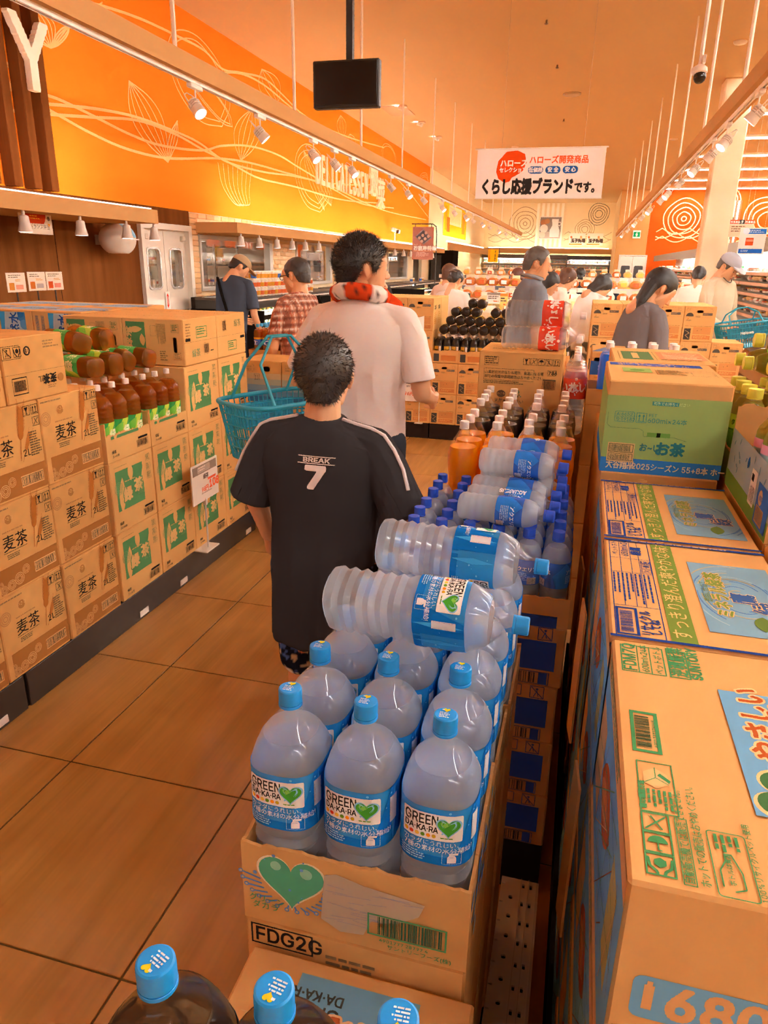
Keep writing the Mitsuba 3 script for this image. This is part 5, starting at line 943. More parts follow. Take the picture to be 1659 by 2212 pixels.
# the boy in the black shirt
def camo(t):
    v = t.vertices; n1, n2, n3 = (meshkit.fbm(v * np.array([34, 34, 26]) + q, 3, q) for q in (3, 19, 41)); c = np.tile(lin('#14161f'), (len(v), 1))
    for n, col, th in ((n1, '#3c4c78', .60), (n2, '#a08a70', .62), (n3, '#c2744c', .675), (n1 + n2, '#d8d4d0', 1.25)): c[n > th] = lin(col)
    return c
kid, KU, KH, KB, kst, kshirt = person('boy seen from behind in a loose black shirt with white number 7 and patterned shorts', -.672, 1.86, 176, 1.385, '#2b2728', hair='child', hair_c='#2a211d', head=(18, 4), arms=(((.075, .02, -.24), (.09, -.06, -.44)), ((.045, .02, -.24), (.055, -.08, -.43))), sleeve='wide', res=.014, hem=.62, wide=1.06, build=1.14, ppat=camo, child=True, shorts=True, fold=.008, tuft=(2600, .012, .0018, 4, (0, .8, -.5)))
kp = P(.14, .13); kp.text('7', .07, .0, .072, '#f2f2f0', 4, 0, 'c', 72, sx=1.15).text('BREAK', .07, .088, .014, '#f2f2f0', 2, 0, 'c', 48, sx=1.35).rect(.012, .105, .116, .003, '#f2f2f0').rect(.012, .082, .116, .003, '#f2f2f0')
print_on(kp, kst, -.028, 1.315, KU, kshirt)
for sg in (-1, 1):
    pts = [(sg * a, b, c) for a, b, c in ((.075, .03, 1.478), (.12, .03, 1.462), (.165, .028, 1.452), (.205, .028, 1.425), (.235, .028, 1.375), (.255, .03, 1.31), (.27, .034, 1.24))]
    from_ = np.array(pts); pr = trimesh.proximity.ProximityQuery(kst).on_surface(from_)[0]; t = tube(pr + np.array([sg * .002, 0, .003]), .0065, 6); t.apply_transform(KU); scene[numbered(kshirt + '__white_piping')] = shp(t, 'cloth', True, color='#e4e4e6')
# the tall young man in the white shirt with a red towel round his neck, holding a sheet of paper
man, MU, MH, MB_, mst, mshirt = person('tall young man in white T-shirt seen from behind with red towel round his neck', -.845, 2.80, 172, 1.70, '#f1eeec', pants='#2c2d33', hair='thick', hair_c='#1a1311', head=(-48, 2), arms=(((.055, -.0, -.27), (.02, -.21, -.33)), ((.10, -.03, -.26), (-.02, -.24, -.26))), res=.015, hem=.64, wide=1.10, build=1.06, fold=.012, tuft=(4200, .015, .0014, 9, (0, .1, .5)))
def towel():
    rg = [(.086 * math.sin(q), .006 + .086 * math.cos(q), 1.480 + .02 * math.cos(q)) for q in np.linspace(-2.2, 2.2, 40)]
    t = tube(rg, np.concatenate([np.linspace(.014, .031, 6), np.full(28, .033), np.linspace(.031, .016, 6)]), 10); u = np.repeat(np.arange(40), 10); u = np.concatenate([u, [0, 39]])
    c = np.tile(lin('#c2401f'), (len(t.vertices), 1)); th = np.concatenate([np.tile(np.arange(10), 40), [0, 0]])
    c[(u % 13 > 7)] = lin('#efe9e6'); c[((u * 3 + th * 5) % 17 < 2)] = lin('#2a2022'); return t, c
t, c = towel(); t.vertices = rough(t, .004, 40).vertices; t.apply_transform(MU); k = man + '__towel'; scene[k] = shp(t, 'cloth', True, color=c); tag(k, 'red and white patterned towel round the neck')
tl_ = [(-.075, -.04, 1.475), (-.105, -.06, 1.44), (-.125, -.09, 1.38), (-.125, -.12, 1.30)]; t = tube(tl_, [.026, .034, .034, .03], 8); t.apply_transform(MU); scene[man + '__towel__hanging_end'] = shp(t, 'cloth', True, color='#c2401f')
g = np.linspace(0, 1, 12); uu, vv = np.meshgrid(g, g); X = -.06 - .10 * uu; Y = -.15 + .03 * np.sin(uu * 3) - .1 * uu; Z = 1.13 + .24 * vv + .035 * uu * vv + .01 * np.sin(vv * 5); V = np.stack([X, Y, Z], -1).reshape(-1, 3); F_ = [(i * 12 + j, i * 12 + j + 1, (i + 1) * 12 + j + 1, (i + 1) * 12 + j) for i in range(11) for j in range(11)]
t = trimesh.Trimesh(V, [q for f_ in F_ for q in ((f_[0], f_[1], f_[2]), (f_[0], f_[2], f_[3]))], process=False); t.apply_transform(MU); k = numbered('sheet_of_paper'); scene[k] = shp(t, 'cloth', True, color='#f0ece8'); tag(k, 'curling white sheet of paper held in front of the tall man', 'paper')
# shopping baskets
def basket(lab, M, w=.46, d=.30, h=.22, hh=.24, col='#1c86a0'):
    k = numbered('shopping_basket'); wb, db = w * .82, d * .8; m = []
    def rr(z, f_): return sring(z, (wb + (w - wb) * f_) / 2, (db + (d - db) * f_) / 2, 5, 64)
    for f_ in (0, .22, .42, .62, .82): m.append(tube(np.vstack([rr(h * f_, f_), rr(h * f_, f_)[:1]]), .0036, 5, False))
    for i in range(64): m.append(tube([rr(0, 0)[i], rr(h, 1)[i]], .0028, 4))
    def put_(nm, t, c=col, b='satin', sm=True): t = t.copy(); t.apply_transform(M); scene[numbered(k + '__' + nm)] = shp(t, b, sm, color=c)
    put_('lattice', cat_(*m)); put_('rim', tube(np.vstack([rr(h, 1), rr(h, 1)[:2]]), .009, 8, False)); put_('bottom', loft([rr(-.002, 0), rr(.004, 0)])); ph = P(.2, .05); ph.text('Halows', .1, .015, .024, '#e8f0f0', 1, 0, 'c', 36)
    t = loft([rr(h * .42, .42), rr(h * .86, .86)], False, False); q = (np.abs(t.triangles_center[:, 0]) < w * .36); put_('side_panel', trimesh.Trimesh(t.vertices * np.array([.992, .992, 1]), t.faces[q], process=True), '#176f8c')
    if hh:
        for s in (-1, 1): put_('handle', tube([(-w * .30, s * d * .45, h), (-w * .28, s * d * .15, h + hh * .6), (-w * .1, s * .012, h + hh), (w * .1, s * .012, h + hh), (w * .28, s * d * .15, h + hh * .6), (w * .30, s * d * .45, h)], .006, 8), '#2a93aa')
    v, f2, c = ph.arrays(); v = np.column_stack([v[:, 0] - .1, np.full(len(v), -(db + (d - db) * .6) / 2 - .004), v[:, 1] + h * .5]); t = trimesh.Trimesh(v, f2, process=False); t.apply_transform(M); scene[k + '__logo_print'] = mikit.ply(t, 'print_ink', color=c); tag(k, lab, 'basket'); return k
basket("teal plastic shopping basket hanging on the tall man's left forearm", mat4(-1.115, 2.60, .872, 62))
# the other shoppers
def plaid(t):
    v = t.vertices; c = np.tile(lin('#b98a72'), (len(v), 1)); a, b = (v[:, 0] + v[:, 1] * .6) / .046, v[:, 2] / .046
    for q in (a, b):
        fr_ = q - np.floor(q); c[fr_ < .32] *= np.array([.55, .42, .42]); c[(fr_ > .55) & (fr_ < .66)] = c[(fr_ > .55) & (fr_ < .66)] * .3 + np.array(lin('#efe6de')) * .7; c[(fr_ > .84) & (fr_ < .93)] *= np.array([.9, .45, .35])
    return c
def glasses(HU, key):
    m = [tube([(sg * .030 + .022 * math.cos(q), -.098, .108 + .015 * math.sin(q)) for q in np.linspace(0, 2 * np.pi, 17)], .0022, 5, False) for sg in (-1, 1)] + [tube([(sg * .052, -.096, .112), (sg * .076, -.06, .113), (sg * .081, .012, .113), (sg * .080, .03, .100)], .0024, 5) for sg in (-1, 1)] + [tube([(-.008, -.098, .111), (.008, -.098, .111)], .002, 5)]
    t = cat_(*m); t.apply_transform(HU); scene[numbered(key + '__glasses')] = shp(t, 'satin', True, color='#1a1614')
def cap_hat(HU, key, col, brim, back=False):
    e = soft((ball((0, .012, .155), (.089, .105, .082), 28)) ^ m3.Manifold.cube([.4, .4, .2], True).translate([0, 0, .245]), .012, 3); e.apply_transform(HU); kk = numbered(key + '__cap'); scene[kk] = shp(e, 'cloth', True, color=col)
    b = soft(hullof(((-.055, -.075, .150), .008), ((.055, -.075, .150), .008), ((-.04, -.150, .140), .007), ((.04, -.150, .140), .007), ((0, -.168, .138), .006)), .012, 2); b.apply_transform(HU); scene[kk + '__brim'] = shp(b, 'cloth', True, color=brim)
def strap(key, U, pts, col, r=.012):
    t = tube(pts, r, 6); t.apply_transform(U @ np.diag([1, 1, 1, 1.0])); scene[numbered(key + '__shoulder_strap')] = shp(t, 'cloth', True, color=col)
k, U, HU, B, st, sk = person('man in plaid short-sleeved shirt and black glasses facing left beside the cartons', -1.80, 4.60, -128, 1.635, '#b98a72', pants='#2a2a30', hair='short', hair_c='#241c1a', head=(26, 4), lean=6, arms=('down', 'fwd_low'), pat=plaid, res=.012, wide=.92, build=.92)
glasses(HU, k); strap(k, U, [(-.10, .12, 1.44), (-.14, .135, 1.30), (-.16, .13, 1.12)], '#17130f', .016)
k, U, HU, B, st, sk = person('man in dark blue shirt and beige cap bending over the chilled dishes', -3.42, 6.72, 168, 1.70, '#3c4350', pants='#22242a', hair='short', head=(-42, 26), lean=14, arms=('fwd_low', 'reach'), res=.02, wide=1.08)
cap_hat(HU, k, '#b59a78', '#a88c6a'); strap(k, U, [(.13, .115, 1.43), (.05, .135, 1.28), (-.04, .14, 1.12), (-.12, .135, .96)], '#14110f', .014)
k, U, HU, B, st, sk = person('grey-haired man in a blue-grey polo shirt standing behind the water bottles, facing right', -.42, 5.72, 112, 1.745, '#767d88', pants='#3c4048', hair='receding', hair_c='#4a423c', head=(-22, 6), lean=4, arms=('down', 'down'), res=.016, wide=1.04, build=1.06)
t = tube([(.06, -.045, 1.475), (.075, .02, 1.49), (.05, .07, 1.495), (-.05, .07, 1.495), (-.075, .02, 1.49), (-.06, -.045, 1.475)], .012, 6); t.apply_transform(U); scene[sk + '__collar'] = shp(t, 'cloth', True, color='#9aa0a8')
person('woman with dark bob and flowered white blouse half hidden behind the grey-haired man', -.45, 7.64, 70, 1.57, '#e6dccf', pants='#4a4440', hair='bob', hair_c='#1c1513', head=(10, 18), lean=8, arms=('down', 'down'), res=.022)
person('woman with short brown hair and cream blouse looking down at the bread tables', -.33, 8.2, 104, 1.62, '#efe4d2', pants='#4a4440', hair='shortbob', hair_c='#4a2a1a', head=(4, 24), lean=10, arms=('fwd_low', 'fwd'), res=.022)
person('woman with black bob and white long-sleeved blouse bending right behind the black bottles', -.03, 7.66, 134, 1.60, '#eeeae4', pants='#5a544c', hair='bob', hair_c='#17110f', head=(-26, 34), lean=20, arms=('fwd_low', 'fwd'), sleeve='long', res=.017, wide=1.02, fold=.009)
k, U, HU, B, st, sk = person('woman with long black hair in a grey T-shirt looking down, right of the middle', .275, 4.62, 118, 1.64, '#6f6a6c', pants='#8a8078', hair='long', hair_c='#120e0d', head=(-12, 28), lean=12, arms=('fwd_low', 'fwd'), res=.014, wide=.96)
k, U, HU, B, st, sk = person('man in grey cap and beige long-sleeved shirt looking down into his basket on the right', 1.24, 7.92, 46, 1.775, '#cdbb9e', pants='#6a6258', hair='short', hair_c='#3a322c', head=(4, 26), lean=5, arms=(((.05, -.08, -.26), (-.02, -.28, -.34)), ((.06, -.02, -.27), (.06, -.16, -.46))), sleeve='long', res=.015, wide=1.04)
cap_hat(HU, k, '#a9abb4', '#b4b4b8'); t = tube([(.055, -.05, 1.47), (.03, -.085, 1.44), (0, -.095, 1.43), (-.03, -.085, 1.44), (-.055, -.05, 1.47)], .004, 6); t.apply_transform(U); scene[numbered(k + '__necklace')] = shp(t, 'satin', True, color='#3a3028')
basket('teal shopping basket with pale lettering held by the man in the grey cap', mat4(1.475, 7.46, .925, 8, ry=-9), hh=.13)
person('person in white T-shirt seen from behind at the right chilled shelves', 1.206, 9.2, 160, 1.66, '#efe6dc', pants='#4c4640', hair='short', hair_c='#1c1512', head=(6, 12), lean=12, arms=('fwd', 'fwd_low'), res=.02, wide=1.05)
person('person in black top with tied dark hair leaning at the dish counter far left', -2.32, 8.75, -112, 1.60, '#2a2626', pants='#26241f', hair='bun', hair_c='#191412', head=(0, 24), lean=14, arms=('fwd', 'fwd_low'), res=.022)
k, U, HU, B, st, sk = person('woman in white blouse with pinned dark hair and silver clip seen from behind', -1.36, 7.75, 164, 1.57, '#e9e4da', pants='#5a5448', hair='bun', hair_c='#1b1412', head=(-24, 20), lean=6, arms=('fwd_low', 'fwd_low'), sleeve='long', res=.018)
t = tube([(-.06, .085, .175), (-.02, .112, .182), (.03, .11, .180), (.065, .082, .172)], .004, 6); t.apply_transform(HU); scene[k + '__hair_clip'] = shp(t, 'metal', True, color='#d8d8dc')
k, U, HU, B, st, sk = person('woman with brown bob carrying a brown shoulder bag behind the woman with the hair clip', -1.55, 8.55, 158, 1.62, '#e6d6bc', pants='#6a5a48', hair='shortbob', hair_c='#4a2c1c', head=(-20, 12), lean=2, res=.022)
strap(k, U, [(-.12, .09, 1.42), (-.18, .10, 1.3), (-.20, .08, 1.1)], '#5a3a26', .022)
for x, y, yw, H, lab, hc, sc in ((-.98, 11.3, -80, 1.58, 'shop worker with reddish hair behind the bread shelves', '#4a2418', '#3a3436'), (-.1, 12.2, 150, 1.60, 'distant shopper in dark clothes before the back fridges', '#17120f', '#26262c'), (.33, 12.4, -20, 1.52, 'distant small shopper in a dark jacket facing this way', '#1a1512', '#22252c'), (1.1, 11.9, 170, 1.56, 'distant shopper with tied hair before the white double door', '#1c1512', '#5a8a80'), (-2.0, 11.6, 90, 1.5, 'distant shopper with brown hair left of the bread shelves', '#5a3a26', '#d8ccb8')):
    person(lab, x, y, yw, H, sc, hair='shortbob', hair_c=hc, res=.03, head=(0, 12))
# ---------------------------------------------------------------- coffee island in the middle distance
cf = P(.245, .288); cf.rect(.02, .125, .21, .003, '#a8743c').frame(.012, .2, .22, .075, .0006, '#a8743c', .01); cf.poly(Point(.045, .205).buffer(.03, quad_segs=6).intersection(sbox(0, .205, .1, .3)), '#4a4038').rect(.145, .215, .075, .02, '#5a5048').rows(.15, .218, .065, .013, 2, '#b9895a', 3).frame(.02, .245, .02, .025, .001, '#8a6a44').frame(.2, .245, .02, .025, .001, '#8a6a44').circ(.035, .185, .006, '#c8862c').rows(.02, .165, .045, .012, 2, '#8a6a44', 2)
cf.rect(.085, .06, .14, .06, '#c98a50').rect(.085, .02, .14, .032, '#c47a40').rows(.095, .025, .12, .02, 2, '#d8a468', 5).rect(.016, .014, .052, .092, '#3a332e').line([(.024, .09), (.06, .07), (.03, .05), (.058, .025)], .004, '#b08a60').circ(.12, .09, .003, '#7a4a2a').circ(.15, .1, .003, '#7a4a2a').rows(.09, .195, .05, .015, 2, '#8a6a44', 7)
cs_ = P(.375, .288); 
for q in (.05, .23): cs_.text('珈琲', q, .19, .03, '#5a4630', 1, 0, 'l', 30); cs_.rows(q, .05, .1, .11, 6, '#c8862c', 3)
COF = carton(.248, .375, .289, 'carton_c', {'front': cf, 'right': cs_}, [('front', .122, .245, .05, .022)], None); COFP = carton(.248, .375, .289, 'carton_c', {'front': cf}, seam=None)
CX = [(-2.195, 4), (-1.945, 4), (-1.695, 4), (-1.445, 4), (-1.195, 2), (-.945, 2), (-.695, 2), (-.445, 2), (-.195, 2), (.205, 4), (.455, 4), (.705, 4), (.955, 4), (1.205, 3)]
for ci, (x, n) in enumerate(CX):
    for r in range(n): put(COF, 'carton', f"coffee carton of the middle island, column {('one', 'two', 'three', 'four', 'five', 'six', 'seven', 'eight', 'nine', 'ten', 'eleven', 'twelve', 'thirteen', 'fourteen')[ci]} from the left, {('lowest', 'second', 'third', 'topmost')[r]}", 'carton', mat4(x, 6.84, .15 + .29 * r), 'coffee cartons of the island')
    if n == 4:
        put(COFP[:1], 'carton', 'coffee carton behind the front row of the island', 'carton', mat4(x, 7.22, .15 + .29 * 3), 'back row of coffee cartons')
        for r in range(3): put(COFP[:1], 'carton', 'coffee carton behind the front row of the island', 'carton', mat4(x, 7.22, .15 + .29 * r), 'back row of coffee cartons')
for i, (x0, x1) in enumerate(((-2.32, -1.33), (-1.32, .06), (.07, 1.34))):
    k = numbered('display_plinth'); scene[k] = shp(cbox(x1 - x0, .76, .148, .004, ((x0 + x1) / 2, 7.035, .074)), 'matte', color='#241a16'); tag(k, ('left', 'middle', 'right')[i] + ' black plinth under the coffee carton island', 'plinth')
CTR = tray(.248, .375, .11, 'carton_c', {'front': P(.245, .11).rect(.016, .014, .05, .07, '#3a332e').rect(.085, .02, .14, .05, '#c47a40')}, .008, 21)
cl_ = label(.28, .12, '#23201e'); cl_.rect(.0, .0, .28, .012, '#c8862c')
for c in (.03, .17): cl_.rect(c, .02, .05, .09, '#d8a83c').text('珈琲', c + .006, .05, .028, '#2a1c14', 1, 0, 'l', 30).rect(c + .055, .02, .02, .09, '#efe6d8')
CFP = [(0, .03, .03, 2), (.006, .038, .038, 2.4), (.02, .0405, .0405, 2.6), (.16, .0405, .0405, 2.6), (.18, .038, .038, 2.2), (.205, .026, .026, 2), (.222, .0145, .0145, 2), (.232, .0135, .0135, 2)]
CFB = bottle(CFP, .21, ('gloss', '#120c0a'), '#efece6', .232, cl_, (.03, .15), 20)
for ci in range(4, 9):
    x = CX[ci][0]; put(CTR, 'open_carton', f"cut coffee carton tray of the island, {('leftmost', 'second', 'third', 'fourth', 'rightmost')[ci - 4]}", 'open carton', mat4(x, 6.84, .733), 'cut coffee trays')
    for a in (-.08, .0, .08):
        for b in range(3): put(CFB, 'bottle', 'upright black coffee bottle with white cap in a cut tray of the island', 'bottle', mat4(x + a, 6.75 + .085 * b, .74, random.uniform(-20, 20)), 'upright black coffee bottles')
pile = [(-1.23 + .092 * i, 6.70, 1.03) for i in range(10)] + [(-1.18 + .092 * i, 6.74, 1.109) for i in range(10)] + [(-1.14 + .092 * i, 6.80, 1.186) for i in range(8) if i not in (3,)] + [(-1.0 + .092 * i, 6.86, 1.262) for i in range(7) if i not in (2, 3)]
for x, y, z in pile:
    R = mat4(x + random.uniform(-.004, .004), y + random.uniform(-.02, .02), z, rx=-90) @ mat4(0, 0, 0, random.uniform(0, 360)); put(CFB, 'bottle', 'black coffee bottle lying on the pile with its round bottom toward the aisle', 'bottle', R, 'piled black coffee bottles')
# boards and signs on stands
def sign(name, lab, p, O, U, V, cat='sign', thick=.006, edge='#efe9e0', extra=()):
    O, U, V = (np.asarray(q, float) for q in (O, U, V)); N = np.cross(U, V); k = numbered(name); A = np.eye(4); A[:3, :3] = np.stack([U, V, N], 1); A[:3, 3] = O
    scene[k + '__board'] = shp(trimesh.creation.extrude_polygon(sbox(0, 0, p.w, p.h), thick).apply_transform(A @ mat4(0, 0, -thick)), 'satin', color=edge); scene[k + '__print'] = p.on(O, U, V)
    for nm, m, c in extra: scene[numbered(k + '__' + nm)] = shp(m, 'satin', 30, color=c)
    tag(k, lab, cat); return k
XA, ZA = (1, 0, 0), (0, 0, 1)
p = P(.25, .22); p.rect(.012, .165, .226, .042, '#2a2422').text('特別価格', .03, .174, .024, '#d8a83c', 1, 0, 'l', 36).frame(.185, .17, .048, .032, .002, '#efe9e0').text('珈琲 無糖ペット 900ml', .05, .135, .014, '#3a302c', 0, 0, 'l', 30).rect(.095, .115, .13, .014, '#d8452c').text('108', .105, .055, .05, '#d8452c', 2, 0, 'l', 64).text('円', .207, .056, .024, '#d8452c', 1, 0, 'l', 36).text('96円', .03, .056, .03, '#d8602c', 1, 0, 'l', 40).rows(.14, .02, .09, .018, 1, '#4a403a', 2)
sign('price_sign', 'white price sign reading 108 on a thin stand before the coffee cartons', p, (-1.60, 6.62, .36), XA, ZA, extra=[('pole', tube([(-1.42, 6.626, .16), (-1.42, 6.626, .37)], .004, 6), '#d8d0c0'), ('base', cbox(.08, .05, .006, .002, (-1.42, 6.62, .152)), '#d8d0c0')])
p = P(.27, .205); p.rect(.012, .15, .246, .045, '#8a7a6c').rect(.06, .155, .13, .035, '#b0a294', .008).rows(.07, .16, .1, .025, 2, '#e4d4c8', 3).text('緑茶', .115, .118, .02, '#5a4a44', 1, 0, 'l', 30).rect(.16, .1, .085, .012, '#e0603c').text('108', .17, .055, .04, '#e0603c', 2, 0, 'l', 40).text('98円', .09, .05, .024, '#e8805c', 1, 0, 'l', 36).rows(.09, .035, .15, .01, 1, '#b09a90', 3)
sign('price_sign', 'white price board on a slim metal stand before the green tea cartons', p, (-1.80, 3.04, .42), (.0, 1, 0), ZA, extra=[('pole', tube([(-1.806, 3.17, .15), (-1.806, 3.17, .44)], .005, 8), '#d0d0cc'), ('clip', cbox(.02, .02, .04, .004, (-1.806, 3.17, .41)), '#e4e0d8'), ('base', cbox(.08, .14, .006, .002, (-1.815, 3.17, .148)), '#d8d4cc')])
p = P(.26, .37); p.rect(0, 0, .26, .37, '#b0705c').poly([(.03, .26), (.14, .17), (.24, .25), (.13, .345)], '#8a7a78').poly([(.045, .26), (.14, .185), (.225, .25), (.13, .33)], '#4a4044')
for i in range(3):
    for j in range(2): p.circ(.085 + .04 * i + .03 * j, .245 + .028 * i - .038 * j + .002, .018, '#c8a898')
p.text('ハローズ', .02, .16, .016, '#f4e4d8', 0, 0, 'l', 24).text('お彼岸特集', .012, .11, .042, '#f8ece0', 2, 0, 'l', 48, out='#7a4a3c', ot=.002).rect(.01, .095, .24, .008, '#d89a6c').rows(.05, .03, .17, .055, 4, '#e8c8b8', 4)
sign('poster_stand', 'pinkish poster with six sweets hanging from a curved black stand', p, (-2.08, 9.0, 1.655), XA, ZA, 'poster', .002, extra=[('frame', tube([(-2.1, 9.03, 2.06), (-1.84, 9.03, 2.06), (-1.80, 9.03, 2.03), (-1.79, 9.03, 1.95), (-1.79, 9.03, .02)], .006, 8), '#1c1816'), ('hook', tube([(-2.05, 9.01, 2.06), (-2.05, 9.005, 2.02)], .005, 6), '#1c1816'), ('hook', tube([(-1.85, 9.01, 2.06), (-1.85, 9.005, 2.02)], .005, 6), '#1c1816'), ('foot', cbox(.3, .3, .02, .004, (-1.79, 9.03, .01)), '#1c1816')])
p = P(.21, .25); p.rect(0, 0, .21, .25, '#f2b81c').text('さんま祭り', .03, .235, .034, '#d8602c', 1, 0, 'l', 36, vertical=True).text('よくみずから', .15, .235, .026, '#2a2420', 1, 0, 'l', 30, vertical=True)
sign('poster_stand', 'small yellow poster on a thin black stand above the bread shelves', p, (-2.05, 16, 1.67), XA, ZA, 'poster', .002, extra=[('frame', tube([(-2.07, 16.02, 1.95), (-1.82, 16.02, 1.95), (-1.81, 16.02, .02)], .006, 6), '#1c1816'), ('foot', cbox(.3, .3, .02, .004, (-1.81, 16.02, .01)), '#1c1816')])
p = P(1.26, .455); p.rect(0, 0, 1.26, .455, '#f4eae4'); a = [(.30, .42), (.40, .43), (.47, .40), (.49, .33), (.46, .26), (.40, .22), (.355, .20), (.335, .165), (.29, .155), (.235, .19), (.21, .25), (.225, .34)]
p.poly(Polygon(a).buffer(.02).buffer(-.01, quad_segs=6), '#d8481c').text('ハローズ', .235, .30, .052, '#f8efe8', 3, 0, 'l', 64, sx=.98).text('セレクション', .232, .245, .036, '#f8efe8', 2, 0, 'l', 48, sx=.92).text('ハローズ開発商品', .525, .325, .054, '#e0582c', 2, 0, 'l', 64, sx=.98)
for x, t in ((.52, '低価格'), (.69, '安 全'), (.86, '安 心')): p.rect(x, .225, .15, .068, '#27508c', .033).text(t, x + .075, .243, .036, '#f4eae4', 2, 0, 'c', 48, sx=.95)
p.text('くらし応援ブランド', .05, .055, .108, '#231e1c', 4, 0, 'l', 72, sx=.70).text('です。', .985, .06, .075, '#231e1c', 3, 0, 'l', 64, sx=.82)
sign('hanging_banner', 'white hanging banner with orange blob logo and black Japanese slogan', p, (-1.195, 8.0, 2.255), XA, ZA, 'banner', .003, extra=[('top_bar', tube([(-1.22, 8.004, 2.712), (.085, 8.004, 2.712)], .008, 8), '#e8ded0'), ('bottom_bar', tube([(-1.2, 8.004, 2.253), (.07, 8.004, 2.253)], .006, 8), '#e8ded0'), ('wire', tube([(-.95, 8.004, 2.71), (-.95, 8.004, 4.5)], .0015, 4), '#b99a78'), ('wire', tube([(-.15, 8.004, 2.71), (-.15, 8.004, 4.5)], .0015, 4), '#b99a78')])
p = P(.35, .25); p.rect(0, .19, .35, .06, '#e8522c').rect(.13, .19, .08, .06, '#3a3834').text('9', .158, .2, .036, '#f4efe8', 2, 0, 'l', 48).text('冷凍食品', .004, .205, .026, '#f4efe8', 1, 0, 'l', 30).text('冷凍食品', .22, .205, .026, '#f4efe8', 1, 0, 'l', 30).rect(0, 0, .35, .185, '#f0c8a8').rows(.03, .06, .28, .1, 3, '#8a6a54', 3)
sign('aisle_sign', 'hanging aisle sign with number 9 and frozen food lettering', p, (2.09, 13, 2.09), XA, ZA, 'sign', .01, extra=[('wire', tube([(2.15, 13.005, 2.33), (2.15, 13.005, 4.5)], .002, 4), '#d8c8b0'), ('wire', tube([(2.38, 13.005, 2.33), (2.38, 13.005, 4.5)], .002, 4), '#d8c8b0')])
p = P(.235, .24); p.rect(0, 0, .235, .24, '#efe4dc').rect(.07, .185, .16, .045, '#2a68b8').rows(.08, .19, .14, .03, 2, '#c8d8ec', 4).poly(Point(.055, .21).buffer(.03), '#d8e4ee').rect(.06, .08, .07, .07, '#c8502c').rect(.06, .115, .07, .02, '#e0886c').rect(.01, .01, .21, .04, '#2a5aa4').rows(.03, .018, .1, .02, 2, '#c8d8ec', 3)
sign('aisle_sign', 'white and blue information panel hanging over the right chilled cases', p, (1.39, 8, 1.745), XA, ZA, 'sign', .004, extra=[('wire', tube([(1.42, 8.003, 1.98), (1.42, 8.003, 4.5)], .0015, 4), '#d8c8b0'), ('wire', tube([(1.6, 8.003, 1.98), (1.6, 8.003, 4.5)], .0015, 4), '#d8c8b0')])
p = P(.40, .165); p.rect(0, 0, .4, .165, '#efe2cc'); p.poly(Point(.2, .17).buffer(.13, quad_segs=8).intersection(sbox(0, .085, .4, .165)), '#b8381c').rows(.13, .11, .14, .04, 2, '#e0a83c', 3).text('栄養バランス弁当', .035, .045, .032, '#6a5a48', 0, 0, 'l', 36, sx=.95).rect(.02, .12, .05, .008, '#6a5a48').circ(.36, .13, .018, '#6a5a48').poly([(.34, .09), (.38, .09), (.36, .06)], '#e0a03c')
sign('menu_sign', 'white paper sign with red arch hanging under the left canopy', p, (-4.6, 5.36, 1.79), (0, 1, 0), ZA, 'sign', .003)
k = numbered('service_counter'); scene[k] = shp(cbox(.7, 1.3, .9, .01, (-4.45, 5.15, .45)), 'satin', color='#2a1c14'); tag(k, 'dark counter below the three food cards at the brown wall', 'counter')
for i, (y, z) in enumerate(((4.79, 1.34), (5.02, 1.345), (5.23, 1.345))):
    p = P(.20, .145); p.rect(0, 0, .2, .145, '#f0e6d8').rect(.02, .015, .055, .055, ('#c8863c', '#b8642c', '#c0502c')[i]).rows(.02, .1, .14, .03, 2, '#8a7a6a', i).rows(.09, .075, .08, .02, 2, '#d8a04c', i + 3).rect(.09, .02, .08, .035, ('#e0a088', '#b8b0b0', '#e09080')[i])
    sign('menu_card', f"{('left', 'middle', 'right')[i]} of three food cards on black stems before the brown wall", p, (-4.3, y, z), (0, 1, 0), ZA, 'card', .004, '#e8dccb', [('stem', tube([(-4.306, y + .1, .9), (-4.306, y + .1, z)], .006, 6), '#17130f')])
p = P(.13, .12); p.rect(0, 0, .13, .12, '#4a5a50').text('珈', .045, .04, .03, '#d8a04c', 1, 0, 'l', 30)
sign('shelf_sign', 'dark green square sign beside the woman with the hair clip', p, (-1.5, 9.2, 1.15), XA, ZA, 'sign', .006, '#3a4a40', [('stem', tube([(-1.43, 9.206, .95), (-1.43, 9.206, 1.16)], .004, 6), '#2a2a26')])
for i, (x, z, w, h, c) in enumerate(((-1.16, 1.155, .165, .13, '#e0d4cc'), (-1.0, 1.11, .095, .17, '#f0c878'), (-.49, 1.155, .18, .15, '#e4dcd4'), (.15, 1.165, .13, .13, '#efe6da'))):
    p = P(w, h); p.rect(0, 0, w, h, c).rect(0, h * .8, w, h * .2, '#8a8078' if i != 1 else '#e08a3c').rows(w * .1, h * .35, w * .8, h * .35, 2, '#5a4a44', i).rows(w * .5, h * .08, w * .4, h * .2, 1, '#d8602c', i)
    sign('shelf_sign', ('white price card with red corner among the bread tables', 'narrow yellow-orange card left of the grey-haired man', 'large white price card between the grey-haired man and the bending woman', 'white card before the long-haired woman')[i], p, (x, 9.2, z), XA, ZA, 'sign', .004, extra=[('stem', tube([(x + w / 2, 9.204, .95), (x + w / 2, 9.204, z)], .004, 6), '#b0a898')])
